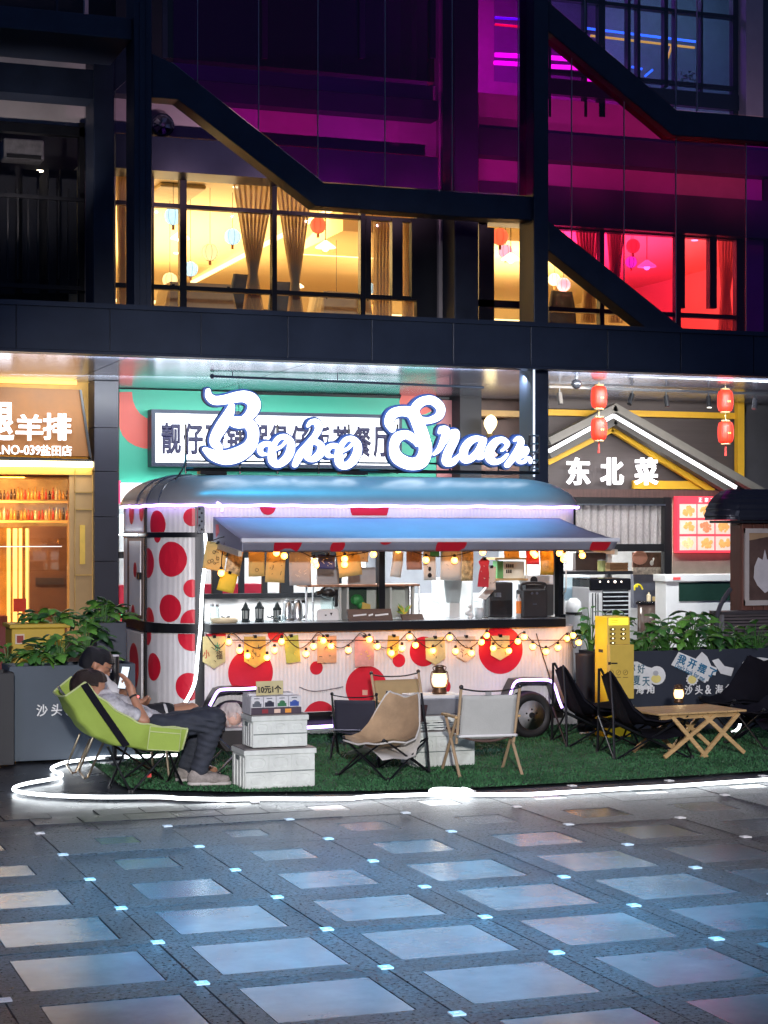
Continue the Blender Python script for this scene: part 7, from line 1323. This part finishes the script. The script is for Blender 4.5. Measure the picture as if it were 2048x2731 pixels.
# ---------------------------------------------------------------- people
SKIN = mat('warm skin', (.42, .21, .13), .5, 0, .08, 12); SKIN.node_tree.nodes['Principled BSDF'].inputs['Subsurface Weight'].default_value = .08
HAIR1 = mat('dark brown hair', (.022, .012, .009), .45, 0, .4, 30, .6, 120, stretch=(1, 1, 3)); HAIR2 = mat('black hair', (.008, .008, .011), .4, 0, .4, 30, .6, 120, stretch=(1, 1, 3))
def head(c, d, pre, hair, person, hairlen=.0):
    """bones of a head looking along d, hair, ears and features as children"""
    d = Vector(d).normalized(); s = d.cross(Vector((0, 0, 1))).normalized(); u = s.cross(d); P = lambda f, l, h: tuple(c+d*f+s*l+u*h)
    B = [(P(-.03, 0, .02), P(.025, 0, .025), .088, .082), (P(.02, 0, -.03), P(.05, 0, -.055), .068, .052), (P(.05, 0, -.07), P(.068, 0, -.092), .042, .028), (P(.09, 0, .0), P(.108, 0, -.032), .008, .013), (P(.075, .03, .018), P(.075, -.03, .018), .022, .022), (P(.04, .045, -.04), P(.045, -.045, -.04), .035, .035)]
    for l in (1, -1): B += [(P(-.005, l*.080, .012), P(-.012, l*.086, -.03), .014, .011), (P(-.022, l*.088, .008), P(-.02, l*.088, -.015), .010, .010)]
    def cut(G):
        q = G-np.array(c); f = q@np.array(d); h = q@np.array(u); l = np.abs(q@np.array(s))
        face = np.minimum(f-.038, .050+.006*np.sin(l*60)-h); low = np.minimum(-.062-h, f+.4); side = np.minimum(np.minimum(f-.0, .012-h), .2); ear = np.minimum(np.minimum(.03-np.abs(f+.01), .024-np.abs(h+.008)), l-.06)
        return np.maximum(np.maximum(np.maximum(face, low), side), ear)
    HB = [(P(-.032, 0, .022), P(.022, 0, .03), .102, .096), (P(-.05, 0, -.02), P(-.045, 0, -.06), .078, .06), (P(.03, .02, .075), P(.06, -.02, .06), .05, .045)]
    def features():
        hr = flesh('hair', HB, hair, person, h=.006, k=.02, noise=.007, seed=4, cut=cut)
        for l in (.03, -.03): MB().ball(P(.088, l, .008), .011, 8, 6).build('eye', mat('eye white', (.6, .58, .55), .2), person, smooth=True); MB().ball(P(.0965, l, .007), .005, 8, 6).build('iris', BLACK, person); MB().tube([P(.096, l-.016, .030), P(.101, l, .033), P(.096, l+.016, .028)], .003, 5).build('eyebrow', hair, person)
        MB().tube([P(.093, -.02, -.056), P(.101, 0, -.054), P(.093, .02, -.056)], .004, 6).build('lips', mat('lips', (.36, .12, .09), .5), person, smooth=True)
        return P
    return B, features
def fingers(w, k, f_dir, side, curl):
    """palm from wrist w to knuckles k, four unequal bent fingers and a thumb"""
    w, k = Vector(w), Vector(k); d = (k-w).normalized(); s = Vector(side).normalized(); cu = Vector(curl).normalized(); B = [(w, w+(k-w)*.55, .024, .030), (w+(k-w)*.5+s*.016, k+s*.022, .021, .015), (w+(k-w)*.5-s*.016, k-s*.022, .021, .015)]
    for o_, l in ((-.030, .066), (-.011, .080), (.010, .076), (.029, .060)):
        a = k+s*o_; b = a+d*l*.45+cu*l*.12; c_ = b+d*l*.30+cu*l*.28; e = c_+d*l*.10+cu*l*.28; B += [(a, b, .0095, .009), (b, c_, .009, .008), (c_, e, .008, .007)]
    t0 = w+(k-w)*.35-s*.026; t1 = t0-s*.022+d*.026+cu*.01; t2 = t1+d*.030+cu*.018; B += [(t0, t1, .013, .011), (t1, t2, .011, .009)]
    return [(tuple(a), tuple(b), x, y) for a, b, x, y in B]
T = tuple
# front person, reclined in the lounge chair, phone held up
p1 = thing('person', 'person in patterned tee and dark jeans lying back in the green chair, phone raised', 'person', (3.05, 12.8, 0))
J = lambda x, y, Y: at(x, y, Y)
hip, che, nek = J(392, 1968, 12.83), J(320, 1930, 12.83), J(272, 1898, 12.83); hd = J(239, 1851, 12.84); shR, shL = J(297, 1903, 12.68), J(287, 1895, 13.0); elR, elL = J(384, 1941, 12.64), J(352, 1932, 13.04); wrR, wrL = J(354, 1873, 12.74), J(331, 1879, 12.96)
hR, hL = J(404, 1968, 12.74), J(398, 1965, 12.93); knR, knL = J(571, 1936, 12.70), J(548, 1932, 12.97); anR, anL = J(531, 2070, 12.72), J(498, 2062, 12.95)
HBn, feat1 = head(hd, (.95, .05, -.12), 'p1', HAIR1, p1)
kR, kL = J(345, 1846, 12.76), J(326, 1852, 12.92)
B1 = HBn+[(hd+Vector((-.01, 0, -.05)), nek, .055, .058), (nek, che, .10, .13), (che, hip, .135, .135), (nek+Vector((0, -.05, 0)), shR, .07, .058), (nek+Vector((0, .05, 0)), shL, .07, .058), (shR, elR, .050, .038), (elR, wrR, .040, .025), (shL, elL, .050, .038), (elL, wrL, .040, .025), (hip, hR, .12, .10), (hip, hL, .12, .10), (hR, knR, .085, .058), (hL, knL, .085, .058), (knR, anR, .055, .036), (knL, anL, .055, .036)]
B1 += fingers(wrR, kR, None, (.35, -.8, -.2), (-.5, .55, .2)) + fingers(wrL, kL, None, (.3, .8, -.2), (.4, -.6, .2))
B1 = [(T(a), T(b), x, y) for a, b, x, y in B1]
flesh('body', B1, SKIN, p1, h=.0085, k=.014); feat1()
TEE = mat('patterned grey tee', (.38, .38, .40), .85, 0, .75, 11, .1, 60); JEAN = mat('dark denim', (.030, .036, .052), .85, 0, .3, 18, .25, 120)
mid = lambda a, b, t: a+(b-a)*t
flesh('tee_shirt', [(T(nek), T(che), .115, .145), (T(che), T(hip), .150, .152), (T(nek+Vector((0, -.05, 0))), T(shR), .085, .074), (T(nek+Vector((0, .05, 0))), T(shL), .085, .074), (T(shR), T(mid(shR, elR, .62)), .072, .064), (T(shL), T(mid(shL, elL, .62)), .072, .064)], TEE, p1, h=.009, k=.03, noise=.008, seed=2)
flesh('trousers', [(T(hip), T(hR), .14, .115), (T(hip), T(hL), .14, .115), (T(hR), T(knR), .103, .078), (T(hL), T(knL), .103, .078), (T(knR), T(anR+Vector((0, 0, .0))), .078, .062), (T(knL), T(anL), .078, .062)], JEAN, p1, h=.009, k=.03, noise=.008, seed=5)
SHOE = mat('grey sneaker mesh', (.30, .27, .25), .8, 0, .35, 25, .3, 90); SOLE = mat('dirty white sole', (.50, .48, .45), .6)
for an, toe in ((anR, (.21, -.05)), (anL, (.19, -.02))):
    a = Vector((an.x-.035, an.y, .06)); b = Vector((an.x+toe[0]-.03, an.y+toe[1], .045)); flesh('shoe', [(T(a), T(a+Vector((.02, 0, .04))), .046, .042), (T(a), T(mid(a, b, .6)), .046, .046), (T(mid(a, b, .6)), T(b), .046, .034)], SHOE, p1, h=.008, k=.02, noise=.002)
    flesh('shoe_sole', [(T(a+Vector((0, 0, -.038))), T(b+Vector((0, 0, -.026))), .045, .042), (T(a+Vector((0, .0, -.038))), T(b+Vector((0, .012, -.026))), .045, .040)], SOLE, p1, h=.008, k=.02, cut=lambda G: np.maximum(G[..., 2]-.034, .010-G[..., 2]))
ph = thing('smartphone', 'smartphone with a white lit screen held up by the front person', 'phone', J(331, 1826, 12.82)); pc_ = J(331, 1826, 12.82); n_ = Vector((-.80, -.50, .28)).normalized(); w_ = n_.cross(Vector((0, 0, 1))).normalized(); u_ = w_.cross(n_)
def pbox(w, h, t0, t1): return MB().add([pc_+w_*x*w+u_*z*h+n_*t for t in (t0, t1) for x, z in ((-1, -1), (1, -1), (1, 1), (-1, 1))], [(0, 1, 2, 3), (7, 6, 5, 4), (0, 4, 5, 1), (1, 5, 6, 2), (2, 6, 7, 3), (3, 7, 4, 0)])
pbox(.040, .082, -.005, .003).build('case', BLACK, ph, bevel=.002); pbox(.037, .078, .0032, .0042).build('screen', glow('phone screen', (.80, .90, .96), .75), ph)
gl1 = thing('wrist_band', 'small band glowing red on the wrist of the front person', 'wrist band', wrR); tube([mid(elR, wrR, .90), mid(elR, wrR, .97)], .029, 12).build('strap', BLACK, gl1); MB().ball(mid(elR, wrR, .94)+Vector((.028, -.012, .0)), .011, 8, 6).build('screen', glow('red band light', (1, .15, .15), 2), gl1)
# rear person with glasses, white shirt, black shorts
p2 = thing('person', 'person with black hair, glasses and black shorts sitting behind the one in the green chair', 'person', (2.95, 13.4, 0))
hd = J(258, 1791, 13.42); nek = J(252, 1846, 13.42); che = J(275, 1890, 13.42); hip = J(318, 1950, 13.42); shR, shL = J(258, 1852, 13.26), J(252, 1848, 13.60); elR, elL = J(305, 1918, 13.22), J(300, 1915, 13.66); wrR, wrL = J(352, 1905, 13.34), J(346, 1903, 13.50)
hR, hL = J(330, 1950, 13.32), J(326, 1948, 13.53); knR, knL = J(512, 1914, 13.26), J(492, 1912, 13.58); anR, anL = J(519, 2048, 13.28), J(500, 2040, 13.60)
HBn, feat2 = head(hd, (.93, -.10, -.42), 'p2', HAIR2, p2)
B2_ = HBn+[(hd+Vector((-.01, 0, -.05)), nek, .055, .058), (nek, che, .10, .13), (che, hip, .13, .13), (nek+Vector((0, -.05, 0)), shR, .07, .056), (nek+Vector((0, .05, 0)), shL, .07, .056), (shR, elR, .048, .037), (elR, wrR, .038, .024), (shL, elL, .048, .037), (elL, wrL, .038, .024), (hip, hR, .11, .10), (hip, hL, .11, .10), (hR, knR, .082, .056), (hL, knL, .082, .056), (knR, anR, .055, .034), (knL, anL, .055, .034)]
B2_ += fingers(wrR, wrR+Vector((.075, .02, .02)), None, (0, -.7, .6), (0, .6, .5))+fingers(wrL, wrL+Vector((.075, -.02, .02)), None, (0, .7, .6), (0, -.6, .5))
for an in (anR, anL): B2_ += [(an+Vector((-.03, 0, -.05)), an+Vector((.10, 0, -.07)), .04, .034), (an+Vector((.10, 0, -.07)), an+Vector((.15, 0, -.075)), .034, .026)]
flesh('body', [(T(a), T(b), x, y) for a, b, x, y in B2_], SKIN, p2, h=.0085, k=.014); P = feat2()
flesh('tee_shirt', [(T(nek), T(che), .115, .145), (T(che), T(hip), .145, .147), (T(nek+Vector((0, -.05, 0))), T(shR), .085, .072), (T(nek+Vector((0, .05, 0))), T(shL), .085, .072), (T(shR), T(mid(shR, elR, .6)), .070, .062), (T(shL), T(mid(shL, elL, .6)), .070, .062)], mat('white cotton', (.66, .66, .66), .85, 0, .08, 9), p2, h=.011, k=.03, noise=.006, seed=8)
flesh('shorts', [(T(hip), T(hR), .13, .115), (T(hip), T(hL), .13, .115), (T(hR), T(mid(hR, knR, .62)), .105, .095), (T(hL), T(mid(hL, knL, .62)), .105, .095)], mat('black shorts', (.012, .013, .018), .8, 0, .2, 20), p2, h=.011, k=.03, noise=.005, seed=9)
a, b = mid(hR, knR, .60), mid(hR, knR, .64); flesh('shorts_hem', [(T(a), T(b), .0985, .0985)], mat('white hem piping', (.6, .6, .6), .7), p2, h=.010, k=.01, cut=lambda G, a=a, b=b: np.abs((G-np.array((a+b)/2))@np.array((b-a).normalized()))-.011)
for an in (anR, anL): flesh('sandal', [(T(an+Vector((-.05, 0, -.095))), T(an+Vector((.16, 0, -.095))), .045, .045)], BLACK, p2, h=.010, k=.01, cut=lambda G, z=an.z-.09: G[..., 2]-z)
gs = thing('glasses', 'thin framed glasses worn by the rear person', 'glasses', Vector(P(.1, 0, .005)))
for l in (.033, -.033): MB().tube([P(.108, l+.024*math.cos(t), .003+.02*math.sin(t)) for t in [q*.5 for q in range(14)]], .0028, 5).build('rim', STEEL, gs); MB().tube([P(.106, l*1.75, .01), P(-.005, .088*(1 if l > 0 else -1), .015)], .0026, 5).build('temple', STEEL, gs); MB().ball(P(.108, l, .003), .021, 12, 6, sx=.12).build('lens', glass('spectacle lens', (.95, .97, 1), .25), gs, smooth=True)
MB().tube([P(.108, -.01, .006), P(.11, 0, .009), P(.108, .01, .006)], .0025, 5).build('bridge', STEEL, gs)
